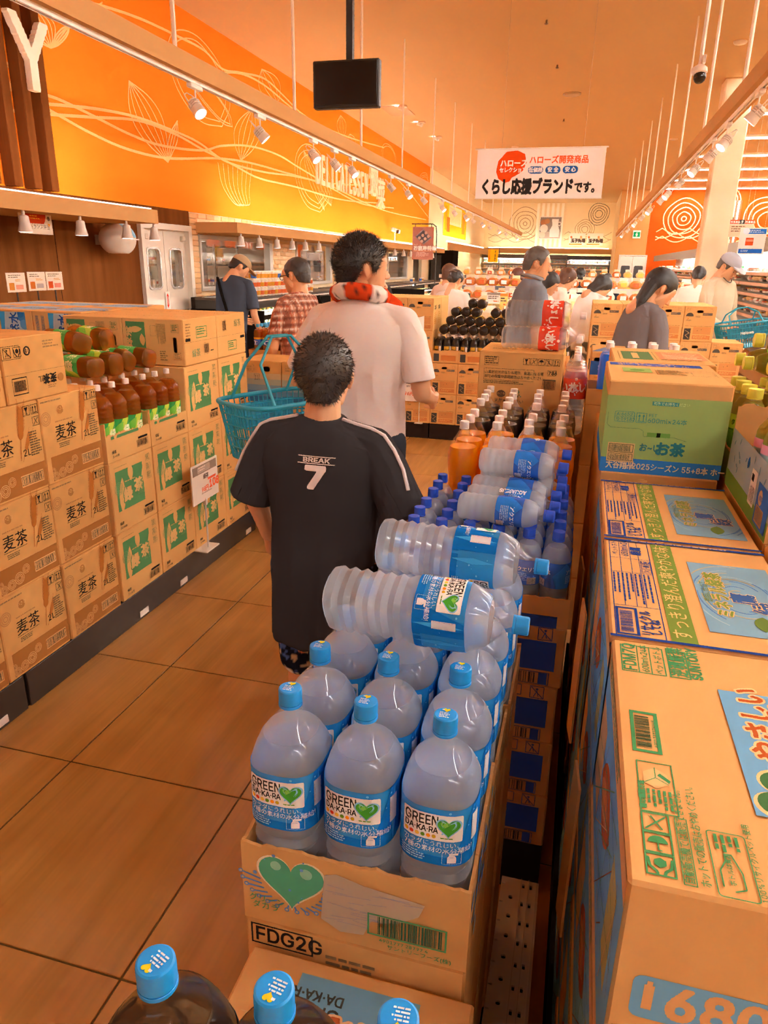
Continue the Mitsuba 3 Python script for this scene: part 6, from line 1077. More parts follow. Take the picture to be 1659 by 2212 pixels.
# monitor, dome camera, ceiling fittings
k = numbered('hanging_monitor'); scene[k + '__casing'] = shp(cbox(.375, .05, .23, .006, (-1.36, 4.2, 2.513)), 'satin', color='#12100f'); scene[k + '__screen'] = shp(cbox(.352, .004, .205, .001, (-1.36, 4.174, 2.516)), 'gloss', color='#0a0908'); scene[k + '__pole'] = shp(bx(-1.365, -1.33, 4.2, 4.235, 2.6, 4.5), 'satin', color='#15110f'); scene[k + '__mount'] = shp(cbox(.12, .03, .12, .004, (-1.35, 4.24, 2.53)), 'satin', color='#15110f'); tag(k, 'small black monitor hanging from a black ceiling pole', 'monitor')
k = numbered('security_camera'); scene[k + '__pole'] = shp(tube([(.61, 6, 2.9), (.61, 6, 4.5)], .014, 8), 'satin', color='#f0e8da'); scene[k + '__housing'] = shp(cat_(lathe([(0, 2.86), (.04, 2.865), (.055, 2.885), (.05, 2.91), (.02, 2.93), (0, 2.93)], 20).apply_translation((.61, 6, 0))), 'satin', 30, color='#efe6d8'); scene[k + '__dome'] = shp(trimesh.creation.icosphere(3, .042).apply_translation((.615, 5.985, 2.852)), 'gloss', True, color='#15120f'); scene[k + '__bracket'] = shp(cbox(.02, .06, .05, .003, (.63, 6.0, 2.96)), 'satin', color='#e8decf'); tag(k, 'white dome camera with black lens hanging from the ceiling at upper right', 'camera')
k = numbered('security_camera'); scene[k + '__body'] = shp(cbox(.10, .30, .10, .02).apply_transform(mat4(-4.9, 19.2, 2.42, rx=-12, rz=-35)), 'satin', color='#efe6d8'); scene[k + '__lens'] = shp(cbox(.09, .03, .09, .02).apply_transform(mat4(-4.81, 19.07, 2.385, rx=-12, rz=-35)), 'satin', color='#2a2420'); scene[k + '__post'] = shp(tube([(-4.92, 19.22, 2.36), (-4.92, 19.22, 2.08)], .02, 8), 'satin', color='#efe6d8'); tag(k, 'white box camera on a short post above the left canopy', 'camera')
for i, (x, y, r) in enumerate(((-.57, 14.69, .16), (1.68, 11.95, .09), (1.66, 19.84, .1), (-2.1, 20.5, .1))):
    k = numbered('ceiling_vent'); scene[k] = shp(lathe([(r, 0), (r, -.012), (r * .85, -.03), (r * .3, -.035), (0, -.035)], 24).apply_translation((x, y, ZC)), 'satin', 30, color='#b08a5c' if i == 0 else '#e4cba8'); tag(k, f"round ceiling disc {('nearest the banner', 'at upper right', 'far right beside the rods', 'far left')[i]}", 'ceiling fitting')
for i, (x, y) in enumerate(((-.8, 10.54), (-.75, 12.7), (-.78, 17.0), (.4, 9.5), (-.6, 22))): k = numbered('sprinkler'); scene[k] = shp(lathe([(.012, 0), (.012, -.03), (.025, -.035), (.02, -.045), (0, -.045)], 10).apply_translation((x, y, ZC)), 'satin', 30, color='#6a4a2a'); tag(k, 'tiny dark sprinkler head on the ceiling', 'sprinkler', 'sprinkler heads')
for i, y in enumerate((15.12, 16.81, 18.7)): k = numbered('ceiling_spotlight'); scene[k + '__housing'] = {**HOUS, 'to_world': tw(mat4(-3.74, y, 4.42, ry=-60))}; scene[k + '__base'] = shp(cbox(.12, .12, .04, .01, (-3.74, y, 4.48)), 'satin', color='#d8bfa0'); scene[k + '__lens'] = LENS(mat4(-3.74, y, 4.42, ry=-60) @ mat4()); tag(k, f"small ceiling spotlight aimed at the orange wall, {('nearest', 'middle', 'farthest')[i]} of three", 'spotlight')
k = numbered('ceiling_hatch'); scene[k] = shp(cbox(.5, .9, .012, .003, (-3.98, 15.6, ZC - .006)), 'satin', color='#c89a6c'); tag(k, 'flat rectangular hatch in the ceiling near the orange wall', 'hatch')
# ---------------------------------------------------------------- left wall: mural, letters, slats, lamps, white egg-shaped device
def spline(p, n=8):
    p = np.asarray(p, float); q = np.vstack([2 * p[0] - p[1], p, 2 * p[-1] - p[-2]]); o = []
    for i in range(1, len(q) - 2):
        t = np.linspace(0, 1, n, endpoint=False)[:, None]; o.append(.5 * (2 * q[i] + (q[i + 1] - q[i - 1]) * t + (2 * q[i - 1] - 5 * q[i] + 4 * q[i + 1] - q[i + 2]) * t ** 2 + (3 * q[i] - q[i - 1] - 3 * q[i + 1] + q[i + 2]) * t ** 3))
    return np.vstack(o + [p[-1:]])
MURAL = '605,300 654,305 700,302 786,292 852,290 949,298 1010,312 1101,324 1206,326 1309,317 1486,304 1877,287 2390,294;602,283 654,289 721,298 806,309 886,307 955,299 1036,292 1130,283 1285,285 1546,285 1876,303;654,293 718,282 783,276 866,278 994,294 1098,301 1244,303 1405,306 1610,320 1873,347;624,293 679,301 739,308 807,312 887,310 944,306 1021,293 1148,294 1286,302 1431,303 1680,288 1975,299;719,400 773,408 833,414 903,417 971,418 1021,408 1079,416 1161,426 1233,418 1315,406 1434,403 1609,410 1868,428;955,388 1007,400 1079,415 1160,417 1252,408 1337,402 1488,404 1713,397 2071,364 2424,303;793,346 830,338 854,323 863,300 862,273;793,346 822,334 842,318 855,297 862,273;793,346 813,331 831,314 847,295 862,273;793,346 805,328 820,309 839,292 862,273;793,346 797,324 809,305 832,289 862,273;793,346 789,321 799,301 824,286 862,273;891,323 891,311 886,298 875,286 862,273;891,323 886,310 879,298 871,286 862,273;891,323 881,310 873,298 867,286 862,273;891,323 876,310 867,298 863,286 862,273;1114,377 1137,360 1135,341 1108,320 1066,300;1114,377 1123,359 1117,340 1096,320 1066,300;1114,377 1109,358 1099,339 1084,319 1066,300;1114,377 1095,357 1081,337 1072,318 1066,300;1114,377 1082,356 1065,336 1061,318 1066,300;1114,377 1069,355 1048,335 1050,317 1066,300;993,288 1003,261 1037,240 1066,239;1008,289 1015,261 1044,240 1068,239;1023,289 1027,262 1052,241 1070,240;1038,290 1039,262 1059,241 1071,240;1054,292 1052,262 1067,242 1073,240;1071,295 1065,263 1075,243 1075,240;1088,298 1078,263 1083,243 1077,240;1105,302 1091,263 1091,244 1079,240;1011,336 950,333 897,359 880,396 905,423 961,429 1018,408 1039,369 1011,336;1005,341 949,341 905,362 889,395 914,416 958,423 1008,404 1026,371 1005,341;1043,341 1013,341 966,355 932,373 930,384 958,384 1000,373 1036,355 1043,341;1037,343 1007,345 968,357 938,372 939,381 959,382 998,372 1028,357 1037,343;1405,252 1333,259 1285,294 1286,335 1333,360 1405,356 1459,324 1459,281 1405,252;1401,258 1337,267 1296,296 1296,332 1339,351 1399,351 1446,322 1445,285 1401,258;1395,266 1341,275 1308,298 1308,328 1344,344 1393,345 1433,319 1433,288 1395,266;1956,387 1902,386 1859,402 1850,424 1881,439 1936,439 1981,425 1989,404 1956,387;1953,390 1903,391 1867,404 1859,423 1888,434 1932,436 1972,424 1978,406 1953,390;2396,362 2329,363 2282,382 2279,406 2323,422 2391,420 2441,403 2442,379 2396,362;2392,365 2332,368 2292,383 2289,405 2330,416 2385,417 2429,401 2430,381 2392,365;2387,369 2336,373 2303,385 2301,402 2334,412 2380,414 2417,400 2419,382 2387,369;1153,437 1196,439 1220,433 1223,420 1212,401;1153,437 1181,434 1200,426 1210,415 1212,401;1153,437 1167,428 1182,420 1197,410 1212,401;1153,437 1153,423 1164,413 1184,406 1212,401;1153,437 1140,418 1146,406 1172,402 1212,401;1323,349 1365,331 1397,310 1418,285 1430,257;1323,349 1353,329 1381,307 1406,282 1430,257;1323,349 1342,326 1366,303 1395,280 1430,257;1323,349 1330,323 1350,300 1384,278 1430,257;1532,440 1559,435 1569,426 1563,414 1546,400;1532,440 1543,432 1549,422 1550,412 1546,400;1532,440 1528,429 1529,418 1536,409 1546,400;1532,440 1513,426 1510,415 1523,407 1546,400;1593,416 1620,415 1634,411 1635,404 1626,394;1593,416 1601,411 1609,405 1617,400 1626,394;1593,416 1582,406 1585,399 1601,396 1626,394;652,374 669,373 677,368 676,359 668,347;652,374 665,371 671,366 672,357 668,347;652,374 661,369 666,363 668,355 668,347;652,374 656,367 660,360 664,354 668,347;652,374 652,365 655,358 661,352 668,347;652,374 648,363 650,355 657,350 668,347;652,374 644,361 644,353 653,348 668,347;700,374 696,366 689,359 679,352 668,347;700,374 694,366 686,359 678,353 668,347;700,374 692,367 684,360 676,353 668,347;700,374 690,367 682,361 675,354 668,347;700,374 688,368 679,361 673,354 668,347;730,403 740,399 757,409;612,312 608,303 603,299 598,301 598,309 602,317 607,321 611,319 612,312;611,311 608,304 603,301 599,302 599,309 602,316 607,320 610,318 611,311;610,311 607,305 603,302 600,304 600,309 602,315 607,318 610,317 610,311;2112,484 2154,478 2173,468 2167,453 2145,437;2112,484 2131,474 2143,463 2147,450 2145,437;2112,484 2109,470 2114,458 2127,447 2145,437;2112,484 2087,467 2086,454 2107,444 2145,437;1405,316 1445,310 1468,299 1476,285 1471,268;1405,316 1433,307 1453,296 1465,283 1471,268;1405,316 1421,305 1438,293 1454,281 1471,268;1405,316 1410,302 1423,290 1444,279 1471,268;1405,316 1398,300 1408,287 1433,277 1471,268'
mu = P()
for i, l in enumerate(MURAL.split(';')):
    pts = np.array([[float(a) / 100 for a in q.split(',')] for q in l.split(' ')]); ok = (pts[:, 1] > 2.22) & (pts[:, 1] < 4.48) & (pts[:, 0] < 24.25)
    if ok.sum() > 2: mu.poly(LineString(spline(pts[ok])).buffer(.014 if i < 6 else .0075, quad_segs=2).intersection(sbox(-8, 2.2, 24.3, 4.5)), '#ffd08c'); mu.k = i % 9
k = 'wall_left__mural'; scene[k] = mu.on((XL + .002, 0, 0), (0, 1, 0), (0, 0, 1)); tag(k, 'pale line drawing of vegetables and waves')
for i, ch in enumerate('DELICATESSEN'):
    t = meshkit.text_mesh(ch, .50, .03, True); A = np.eye(4); A[:3, :3] = np.array([[0, 0, 1.0], [1.0, 0, 0], [0, 1.0, 0]]); w = t.extents[0]; t.apply_scale([.52, 1, 1]); t.apply_transform(A); t.apply_translation((XL, 13.8 + .29 * i, 3.02)); 
    scene[numbered('lettering_sign__letter')] = shp(t, 'satin', color='#f6e6c4')
for ch, y, z in (('惣', 17.35, 3.18), ('菜', 18.0, 2.95)):
    g_, w = text_geom(ch, .52, 1, 64); t = cat_(*[trimesh.creation.extrude_polygon(q, .05) for q in polys(g_)]); t.apply_transform(np.array([[0, 0, 1, XL], [1, 0, 0, y], [0, 1, 0, z], [0, 0, 0, 1.0]])); scene[numbered('lettering_sign__letter')] = shp(t, 'satin', color='#f6e6c4')
tag('lettering_sign', 'raised cream letters DELICATESSEN with two Japanese characters on the orange wall', 'sign')
k = numbered('slat_screen')
for i, (y, w) in enumerate(((5.36, .1), (5.62, .1), (5.88, .1), (6.13, .1), (6.36, .1))): scene[numbered(k + '__slat')] = shp(cbox(.12, w, 2.3, .006, (XL + .06, y, 3.35)), 'dark_wood')
tag(k, 'row of dark brown upright slats on the orange wall at upper left', 'slat screen')
t = meshkit.text_mesh('Y', .54, .06, True); t.apply_scale([1.0, 1, 1]); t.apply_transform(np.array([[0, 0, 1, XL + .125], [1, 0, 0, 5.92], [0, 1, 0, 3.02], [0, 0, 0, 1.0]])); k = numbered('letter_sign'); scene[k] = shp(t, 'satin', color='#fff4e0'); tag(k, 'large white letter Y mounted on the dark slats', 'letter')
pm = MB().add(lathe([(.012, .16), (.012, .13), (.035, .12), (.042, .06), (.055, .012), (.055, 0), (.05, 0), (.038, .06), (.03, .115)], 20), '#d8cfc4').add(tube([(0, 0, .13), (0, 0, .17)], .006, 6), '#c8beb0')
PEND = pm.shape('satin', 40); BULB = group_of('pendant_bulb', {**shp(lathe([(0, .004), (.047, .004), (.047, .012), (0, .012)], 14), 'matte', color='#ffffff'), 'emitter': lamp(L_PEND)})
for i, y in enumerate((3.6, 4.4, 5.14, 5.83, 6.52, 7.0, 9.35, 9.93, 10.56, 11.16, 11.73, 12.38, 13.3, 14.2, 15.3, 16.5, 17.7, 18.6, 19.4, 20.2, 21.2, 22.3)):
    x, z = (-4.36, 1.79) if y < 7.3 else (-4.52, 1.79); k = numbered('pendant_lamp'); scene[k + '__shade'] = {**PEND, 'to_world': tw(mat4(x, y, z))}; scene[k + '__bulb'] = BULB(mat4(x, y, z)); tag(k, 'small grey bell-shaped lamp under the ' + ('first' if y < 7.3 else 'second') + ' tan canopy on the left', 'lamp', 'bell lamps under the ' + ('first' if y < 7.3 else 'second') + ' canopy')
k = numbered('egg_device'); e = trimesh.creation.icosphere(4, 1.0); v = e.vertices; v = v * np.array([.165, .235, .17]); v[:, 2] = np.maximum(v[:, 2], -.145); e.vertices = v + np.array([-4.87, 7.10, 1.80]); scene[k + '__shell'] = shp(e, 'gloss', True, color='#e4d8c8')
q = trimesh.creation.icosphere(4, 1.0); v = q.vertices * np.array([.168, .238, .173]); c = q.triangles_center; keep = (c[:, 2] > .12) & (c[:, 0] > .1) & (c[:, 1] > -.25) & (c[:, 1] < .75); q = trimesh.Trimesh(v + np.array([-4.87, 7.10, 1.80]), q.faces[keep], process=True); scene[k + '__blue_screen'] = shp(q, 'gloss', True, color='#6cc8f4'); scene[k + '__slot'] = shp(cbox(.006, .16, .014, .003, (-4.70, 7.16, 1.80)), 'satin', color='#fbfbfb'); scene[k + '__bracket'] = shp(bx(XL, -4.95, 7.03, 7.17, 1.74, 1.84), 'satin', color='#b8aea0'); tag(k, 'white egg-shaped device with light blue screen beside the steel kitchen doors', 'device')
# ---------------------------------------------------------------- back wall art
def ring(p, x, z, r, col, n=4, t=.02, seed=0):
    rr = random.Random(seed)
    for i in range(n):
        s = r * (1 - .22 * i); ph = rr.uniform(0, 6); pts = [(x + s * (1 + .05 * math.sin(2 * a + ph) + .03 * math.sin(3 * a)) * math.cos(a), z + s * (1 + .04 * math.cos(3 * a + ph)) * math.sin(a)) for a in np.linspace(0, 2 * np.pi, 40)]; p.poly(LineString(pts).buffer(t, quad_segs=1), col, False)
def waves(p, x0, x1, z, col, t=.014, ph=0):
    xs = np.arange(x0, x1, .05)
    for j in range(3): p.poly(LineString([(x, z + .16 * j * .9 - .22 * abs(math.sin((x + ph + .2 * j) * 3.1 + j))) for x in xs]).buffer(t, quad_segs=1), col, False)
ba = P(); ring(ba, -3.15, 3.56, .74, '#b08a5c', 5, .015, 1); ring(ba, .28, 4.0, .48, '#8a7a60', 4, .015, 2); ring(ba, -.3, 3.32, .43, '#c09a6c', 4, .014, 3); waves(ba, -4.9, 1.0, 2.93, '#b8986c', .012)
k = 'wall_back__mural'; scene[k] = ba.on((0, YB2 - .004, 0), XA, ZA); tag(k, 'thin brown rings and waves')
ba = P(); ring(ba, 3.45, 3.45, .72, '#ffe2b0', 5, .022, 4); ring(ba, 4.9, 4.05, .5, '#ffe2b0', 4, .02, 5); ring(ba, 6.4, 3.4, .85, '#ffe2b0', 4, .024, 6); waves(ba, 2.5, 7.8, 2.82, '#ffe2b0', .02, .3)
k = 'wall_back__red_part__mural'; scene[k] = ba.on((0, YB - .036, 0), XA, ZA); tag(k, 'cream rings and waves')
def striped(x, y, z0, z1, w, lab, pic):
    p = P(w, z1 - z0); n = 6
    for i in range(n): p.rect(i * w / n, 0, w / n * .55, z1 - z0, '#fff4dc')
    pic(p); return sign('picture_panel', lab, p, (x, y, z0), XA, ZA, 'picture', .02, '#f0d8a8' if x < 2 else '#c8531c')
def milk(p):
    o = P(); o.rect(.13, .52, .9, .86, '#f4ead8').rect(.16, .55, .84, .80, '#8a7a70').rect(.16, .55, .84, .25, '#c0b0a0').circ(.3, 1.15, .12, '#a86a44').circ(.45, 1.2, .1, '#b0764c').circ(.33, .92, .16, '#e8dccc').circ(.28, .68, .12, '#e0d0b8').poly([(.58, .6), (.94, .6), (.96, .85), (.88, 1.05), (.9, 1.28), (.62, 1.28), (.66, 1.05), (.56, .85)], '#f2ece4').poly(Point(.93, 1.1).buffer(.08).difference(Point(.93, 1.1).buffer(.05)), '#f2ece4')
    for v, f_, c, k in o.items: p.items.append((v * 1.19, f_, c, k + p.k))
    p.k += o.k
striped(-2.62, YB2 - .03, 2.25, 4.48, 1.38, 'cream striped panel with a milk jug picture on the back wall', milk)
def meat(p):
    p.rect(.02, .72, .66, .8, '#3a2c26').circ(.34, 1.15, .22, '#a8642c').circ(.3, .95, .2, '#c0502c').circ(.42, .92, .18, '#8a4424').circ(.36, 1.25, .12, '#5a6a34')
striped(4.55, YB - .06, 2.0, 4.1, .9, 'cream striped panel with a grilled food picture on the red wall', meat)
for i, x in enumerate((-.99, -.165)):
    p = P(.76, .55); p.rect(0, 0, .76, .55, '#f2e2cc').rect(.02, .02, .6, .06, '#e89a4c').text('玉子売場', .09, .15, .13, '#4a3a30', 3, 0, 'l', 40, sx=.95).circ(.1, .37, .05, '#d8602c').circ(.57, .3, .06, '#c8a878').circ(.55, .38, .05, '#d88a4c')
    sign('poster', ('left' if i == 0 else 'right') + ' of two egg counter posters on the back wall', p, (x, YB2 - .02, 2.6), XA, ZA, 'poster', .01)
p = P(5.2, 1.17); p.rect(0, 0, 5.2, 1.17, '#f2c42c').rect(1.1, .42, 2.8, .66, '#f8e8b0').rect(.3, .2, .5, .8, '#e8a82c').rect(.7, .15, .6, .5, '#b8742c').rect(4.1, .2, .7, .8, '#d89a34')
for i in range(8): p.rect(1.3 + .3 * i, .5, .14, .5, '#f0d488')
sign('poster', 'large yellow poster on the cream side wall beyond the orange wall', p, (XL + .008, 26.8, 2.6), (0, 1, 0), ZA, 'poster', .02)
# ---------------------------------------------------------------- blue cartons and blue-capped bottles behind the left display
bg = P(.26, .26)
for i in range(5): bg.rect(0, .02 + .034 * i, .26, .034, ('#2f5a86', '#4a7396', '#6c8aa0', '#94988c', '#b39a78')[i])
bg.frame(.02, .2, .07, .04, .001, '#6a5a44').text('A:56679', .024, .222, .009, '#5a4a3a', 0, 0, 'l', 20).text('B:04291', .024, .207, .009, '#5a4a3a', 0, 0, 'l', 20); icon(bg, .09, .15, .035, 'up', '#6a5a44')
BGC = carton(.262, .32, .262, 'carton_b', {'front': bg}, [('front', .17, .215, .045, .03)], None)
for i in range(2):
    for r in range(4): put(BGC, 'carton', f"carton with faded blue lower half behind the left display, {('left', 'right')[i]} pile, {('lowest', 'second', 'third', 'topmost')[r]}", 'carton', mat4(-1.80 + .266 * i, 4.06, .2625 * r), 'blue-shaded cartons')
bl2 = label(.207, .09, '#1c4f9c'); bl2.rect(0, .0, .207, .03, '#6a3a1c').rect(0, .075, .207, .015, '#d8a02c')
for c in (.01, .11): bl2.poly(affinity.scale(Point(c + .04, .048).buffer(.03), 1, .6), '#e8eef4').text('麦茶', c + .018, .038, .02, '#1c3f8c', 1, 0, 'l', 30)
BCB = bottle(SMP, .18, 'amber_tea', '#35a4e0', .203, bl2, (.03, .12), 24)
for j in range(5):
    for i in range(5): put(BCB, 'bottle', f"light blue capped bottle in front of the chilled dishes, {('front', 'second', 'third', 'fourth', 'back')[j]} row", 'bottle', mat4(-2.50 + .074 * i, 5.40 + .074 * j, .905, random.uniform(0, 360)), 'light blue capped bottles')
put(tray(.42, .42, .03, 'carton_b', None, .003, 30), 'open_carton', 'shallow tray under the light blue capped bottles', 'open carton', mat4(-2.35, 5.55, .9))
for r in range(3): put([('body', shp(cbox(.42, .42, .298, .003, (0, 0, .149)), 'carton_b')), ('front_printing', P(.42, .298).rect(.0, .1, .42, .12, '#3f7f9c').on(*FACES['front'](.42, .42, .298)))], 'carton', f"carton with teal band under the light blue capped bottles, {('lowest', 'middle', 'topmost')[r]}", 'carton', mat4(-2.35, 5.55, .3 * r))
for i in range(5): put(CFB, 'bottle', 'dark bottle lying beside the light blue capped bottles', 'bottle', mat4(-2.06 + .05 * (i % 2), 5.45 + .09 * (i // 2), .945 + .08 * (i % 2), rx=-90), 'dark bottles beside the blue-capped ones')
put([('body', shp(cbox(.24, .42, .9, .003, (0, 0, .45)), 'carton_b'))], 'carton', 'tall carton under the dark lying bottles behind the left display', 'carton', mat4(-2.02, 5.55, 0))
# amber tea bottles in the cut green cartons of the left display
al2 = label(.31, .1, '#2f9a4a'); 
for c in (0, .155): al2.poly([(c + .01, 0), (c + .05, 0), (c + .1, .1), (c + .06, .1)], '#b8d04a').rect(c + .1, 0, .03, .1, '#5ab05a').text('緑茶', c + .06, .03, .035, '#e4ecc0', 1, 0, 'l', 40).poly(leafshape(c + .02, .02, .08, .03, 60), '#7ac04a')
AMB = bottle(DKP, .262, 'amber_tea', '#f2efe8', .2935, al2, (.06, .16), 36, ((.165, .22, 3, .002),))
for i, y in enumerate((2.53, 2.63, 2.73, 2.86, 2.96, 3.06)):
    for j in range(3): put(AMB, 'bottle', f"upright amber tea bottle with green label on the left display, {('front', 'middle', 'back')[j]} row", 'bottle', mat4(-1.905 - .108 * j, y, .795, 90 + random.uniform(-4, 4)), 'upright amber tea bottles')
for i, (x, y, z, yaw, roll) in enumerate(((-1.945, 2.60, 1.166, 168, 0), (-1.93, 2.72, 1.166, 168, 90), (-1.95, 2.84, 1.166, 170, 40), (-1.92, 2.96, 1.166, 170, 200), (-2.06, 2.68, 1.255, 160, 20), (-2.05, 2.84, 1.255, 164, 80))): put(AMB, 'bottle', f"amber tea bottle lying on the upright ones at left, {('first', 'second', 'third', 'fourth', 'fifth', 'sixth')[i]} from the camera", 'bottle', lie(x, y, z, yaw, roll), 'lying amber tea bottles')
# ---------------------------------------------------------------- food packs (one mesh each) and the cases that hold them
rf = random.Random(17)
def tray_pack(tray_c, foods, w=.16, d=.12, h=.045, lid=None):
    m = MB(); m.add(loft([sring(0, w * .44, d * .42, 6, 16), sring(h * .6, w * .5, d * .5, 6, 16), sring(h * .55, w * .46, d * .46, 6, 16), sring(.004, w * .42, d * .4, 6, 16)]), tray_c)
    for i in range(7): m.add(trimesh.creation.icosphere(1, 1.0).apply_transform(mat4(rf.uniform(-.3, .3) * w, rf.uniform(-.3, .3) * d, h * .5, s=(w * .17, d * .18, h * .5))), rf.choice(foods))
    if lid: m.add(cbox(w * .4, d * .35, .002, .0005, (w * .1, 0, h * 1.05)), lid)
    return m.shape('satin')
def bag_pack(cols, w=.15, d=.10, h=.13):
    m = MB(); t = trimesh.creation.icosphere(2, 1.0); t.apply_transform(mat4(0, 0, h * .45, s=(w / 2, d / 2, h * .45))); rough(t, .006, 30, rf.randrange(99)); t.vertices[:, 2] = np.maximum(t.vertices[:, 2], .0); m.add(t, cols[0]); m.add(cbox(w * .6, .006, h * .35, .002, (0, 0, h * .98)), cols[1]); m.add(cbox(w * .5, .004, h * .4, .001, (0, -d * .48, h * .45)), cols[2]); return m.shape('satin')
def cup_pack(cols, r=.045, h=.1):
    m = MB(); m.add(lathe([(0, 0), (r * .78, 0), (r, h), (r * 1.06, h + .003), (r * 1.06, h + .008), (0, h + .008)], 14), cols[0]); m.add(loft([sring(h * .2, r * .84, k=14), sring(h * .75, r * .97, k=14)], False, False), cols[1]); m.add(loft([sring(h + .0085, r * .9, k=14), sring(h + .010, r * .8, k=14)]), cols[2]); return m.shape('satin')
def box_pack(c0, c1, w=.08, d=.06, h=.14):
    return MB().add(cbox(w, d, h, .003, (0, 0, h / 2)), c0).add(cbox(w * 1.01, d * 1.01, h * .3, .001, (0, 0, h * .6)), c1).shape('satin')
MEAT = [group_of(f'pack_meat_{i}', tray_pack(t, f_, .19, .13, .05, l)) for i, (t, f_, l) in enumerate((('#f2ece4', ('#c8604c', '#b84c3c', '#e0a088'), '#f0d84a'), ('#e8e0d4', ('#d88a6c', '#e8b89a', '#c86a4c'), None), ('#f4f0ea', ('#e8d8b8', '#d8c09a', '#f0e4cc'), '#d8482c'), ('#3a3430', ('#b8482c', '#d87a4c', '#e8c8a0'), None), ('#e8e4da', ('#7aa04c', '#e0c84c', '#d8602c'), '#f4f0e8')))]
DELI = [group_of(f'pack_deli_{i}', tray_pack(t, f_, .17, .13, .055, l)) for i, (t, f_, l) in enumerate((('#f0e8d8', ('#c8883c', '#a8642c', '#e0b060'), '#f4efe4'), ('#2a2420', ('#e8d0a0', '#d89a4c', '#8aa04c'), None), ('#f2ead8', ('#d8a050', '#b8702c', '#f0d8a0'), '#e8d04a'), ('#e8dcc4', ('#f4ecd8', '#c8502c', '#6a8a3c'), None)))]
BREAD = [group_of(f'pack_bread_{i}', bag_pack(c)) for i, c in enumerate((('#d89a50', '#f0e0c0', '#f4ece0'), ('#c8803c', '#e8d0a8', '#d8602c'), ('#e8c080', '#f4ead4', '#f0c84a'), ('#b8682c', '#e8d8b8', '#f2ece4'), ('#efe2c8', '#f6efe0', '#c85a34')))]
VEG = [group_of(f'pack_vegetable_{i}', bag_pack(c, .2, .15, .16)) for i, c in enumerate((('#f0ecc8', '#f8f4e4', '#e4dca0'), ('#d8c860', '#f0ecd0', '#b8b04c'), ('#f2e8d0', '#fbf6ea', '#e8d8b0')))]
CUPS = [group_of(f'pack_cup_{i}', cup_pack(c)) for i, c in enumerate((('#f0e8dc', '#d8642c', '#f4efe6'), ('#f4ecd8', '#d89a2c', '#f0e8d8'), ('#e8e0d4', '#2c5aa8', '#e4e8ee')))]
MILK = [group_of(f'pack_box_{i}', box_pack(*c)) for i, c in enumerate((('#f4f0e6', '#3f7ac0'), ('#f0e8d4', '#d8a03c'), ('#f2ecde', '#c8502c'), ('#e8f0e4', '#4a9a5c'), ('#f6f0e4', '#f0e4cc')))]
def fill(kind, name, lab, cat, group, pts, jit=.01, rz=0, tilt=0):
    for x, y, z in pts: k = numbered(name); scene[k] = rf.choice(kind)(mat4(x + rf.uniform(-jit, jit), y + rf.uniform(-jit, jit), z + (.022 if tilt else .004), rz + rf.uniform(-8, 8), ry=tilt)); labels[k] = {'label': lab, 'category': cat, 'group': group}
CASEL = group_of('case_lamp', {**shp(bx(-.02, .02, -1.1, 1.1, -.012, .012), 'matte', color='#ffffff'), 'emitter': lamp(L_CASE)})
def case(name, lab, parts, lights=()):
    k = numbered(name); tag(k, lab, 'chilled case')
    for nm, m, b, c in parts: scene[numbered(k + '__' + nm)] = shp(m, b, color=c)
    for M in lights: scene[numbered(k + '__lamp')] = CASEL(M)
    return k
def slope(x0, x1, y0, y1, z0, z1, t=.02): return loft([np.array([(x0, y, z0 - t), (x1, y, z1 - t), (x1, y, z1), (x0, y, z0)]) for y in (y1, y0)])
# right-hand wall of multi-deck cases, fronts to -x
for i, (y0, y1) in enumerate(((6.2, 13.85), (13.87, 19.0), (19.02, 24.5), (24.52, 31.0))):
    pr = [('base', bx(2.56, 3.35, y0, y1, 0, .5), 'matte', '#9a6a3c'), ('bumper', bx(2.38, 2.44, y0, y1, .5, .64), 'satin', '#3a2c22'), ('kick', bx(2.44, 2.56, y0, y1, .1, .52), 'matte', '#b88a5c'), ('deck', slope(2.44, 3.2, y0, y1, .60, .72), 'satin', '#d8d4cc'), ('back_panel', bx(3.28, 3.35, y0, y1, .5, 2.0), 'satin', '#f2eee2'), ('canopy', bx(2.5, 3.35, y0, y1, 1.94, 2.06), 'satin', '#4a423a'), ('canopy_front', bx(2.46, 2.50, y0, y1, 1.86, 2.06), 'satin', '#7a6c5c')]
    for z in (.92, 1.08, 1.24, 1.40, 1.55): pr += [('shelf', slope(2.54, 3.27, y0, y1, z - .005, z + .05), 'satin', '#d8d0c4'), ('price_rail', bx(2.515, 2.54, y0, y1, z - .025, z + .02), 'satin', '#cfa080')]
    case('chilled_case', f"{('nearest', 'second', 'third', 'farthest')[i]} open chilled case along the right side, stacked with packed food", pr, [mat4(2.55, y0 + 1.15 + 2.3 * j, 1.88) for j in range(int((y1 - y0) / 2.3))])
near = lambda y: .2 if y < 14 else .52
def ys(a, b):
    y, o = a, []
    while y < b: o.append(y); y += near(y)
    return o
R_ = [(max(y0 + .12, 10.3), y1 - .1) for y0, y1 in ((6.2, 13.85), (14.55, 19.0), (19.05, 24.5), (24.55, 31.0))]
MIX = MEAT[:2] + [group_of(f'pack_pouch_{i}', bag_pack(c, .17, .10, .10)) for i, c in enumerate((('#f0ead8', '#f8f4ea', '#d8602c'), ('#e8c88a', '#f4ecd8', '#4a8a4c'), ('#f4efe4', '#ffffff', '#3f7ac0')))] + [group_of(f'pack_tub_{i}', box_pack(*c, .10, .09, .10)) for i, c in enumerate((('#f4f0e6', '#e0a83c'), ('#f2ecde', '#c8502c'), ('#e8f0e4', '#4a9a5c')))]
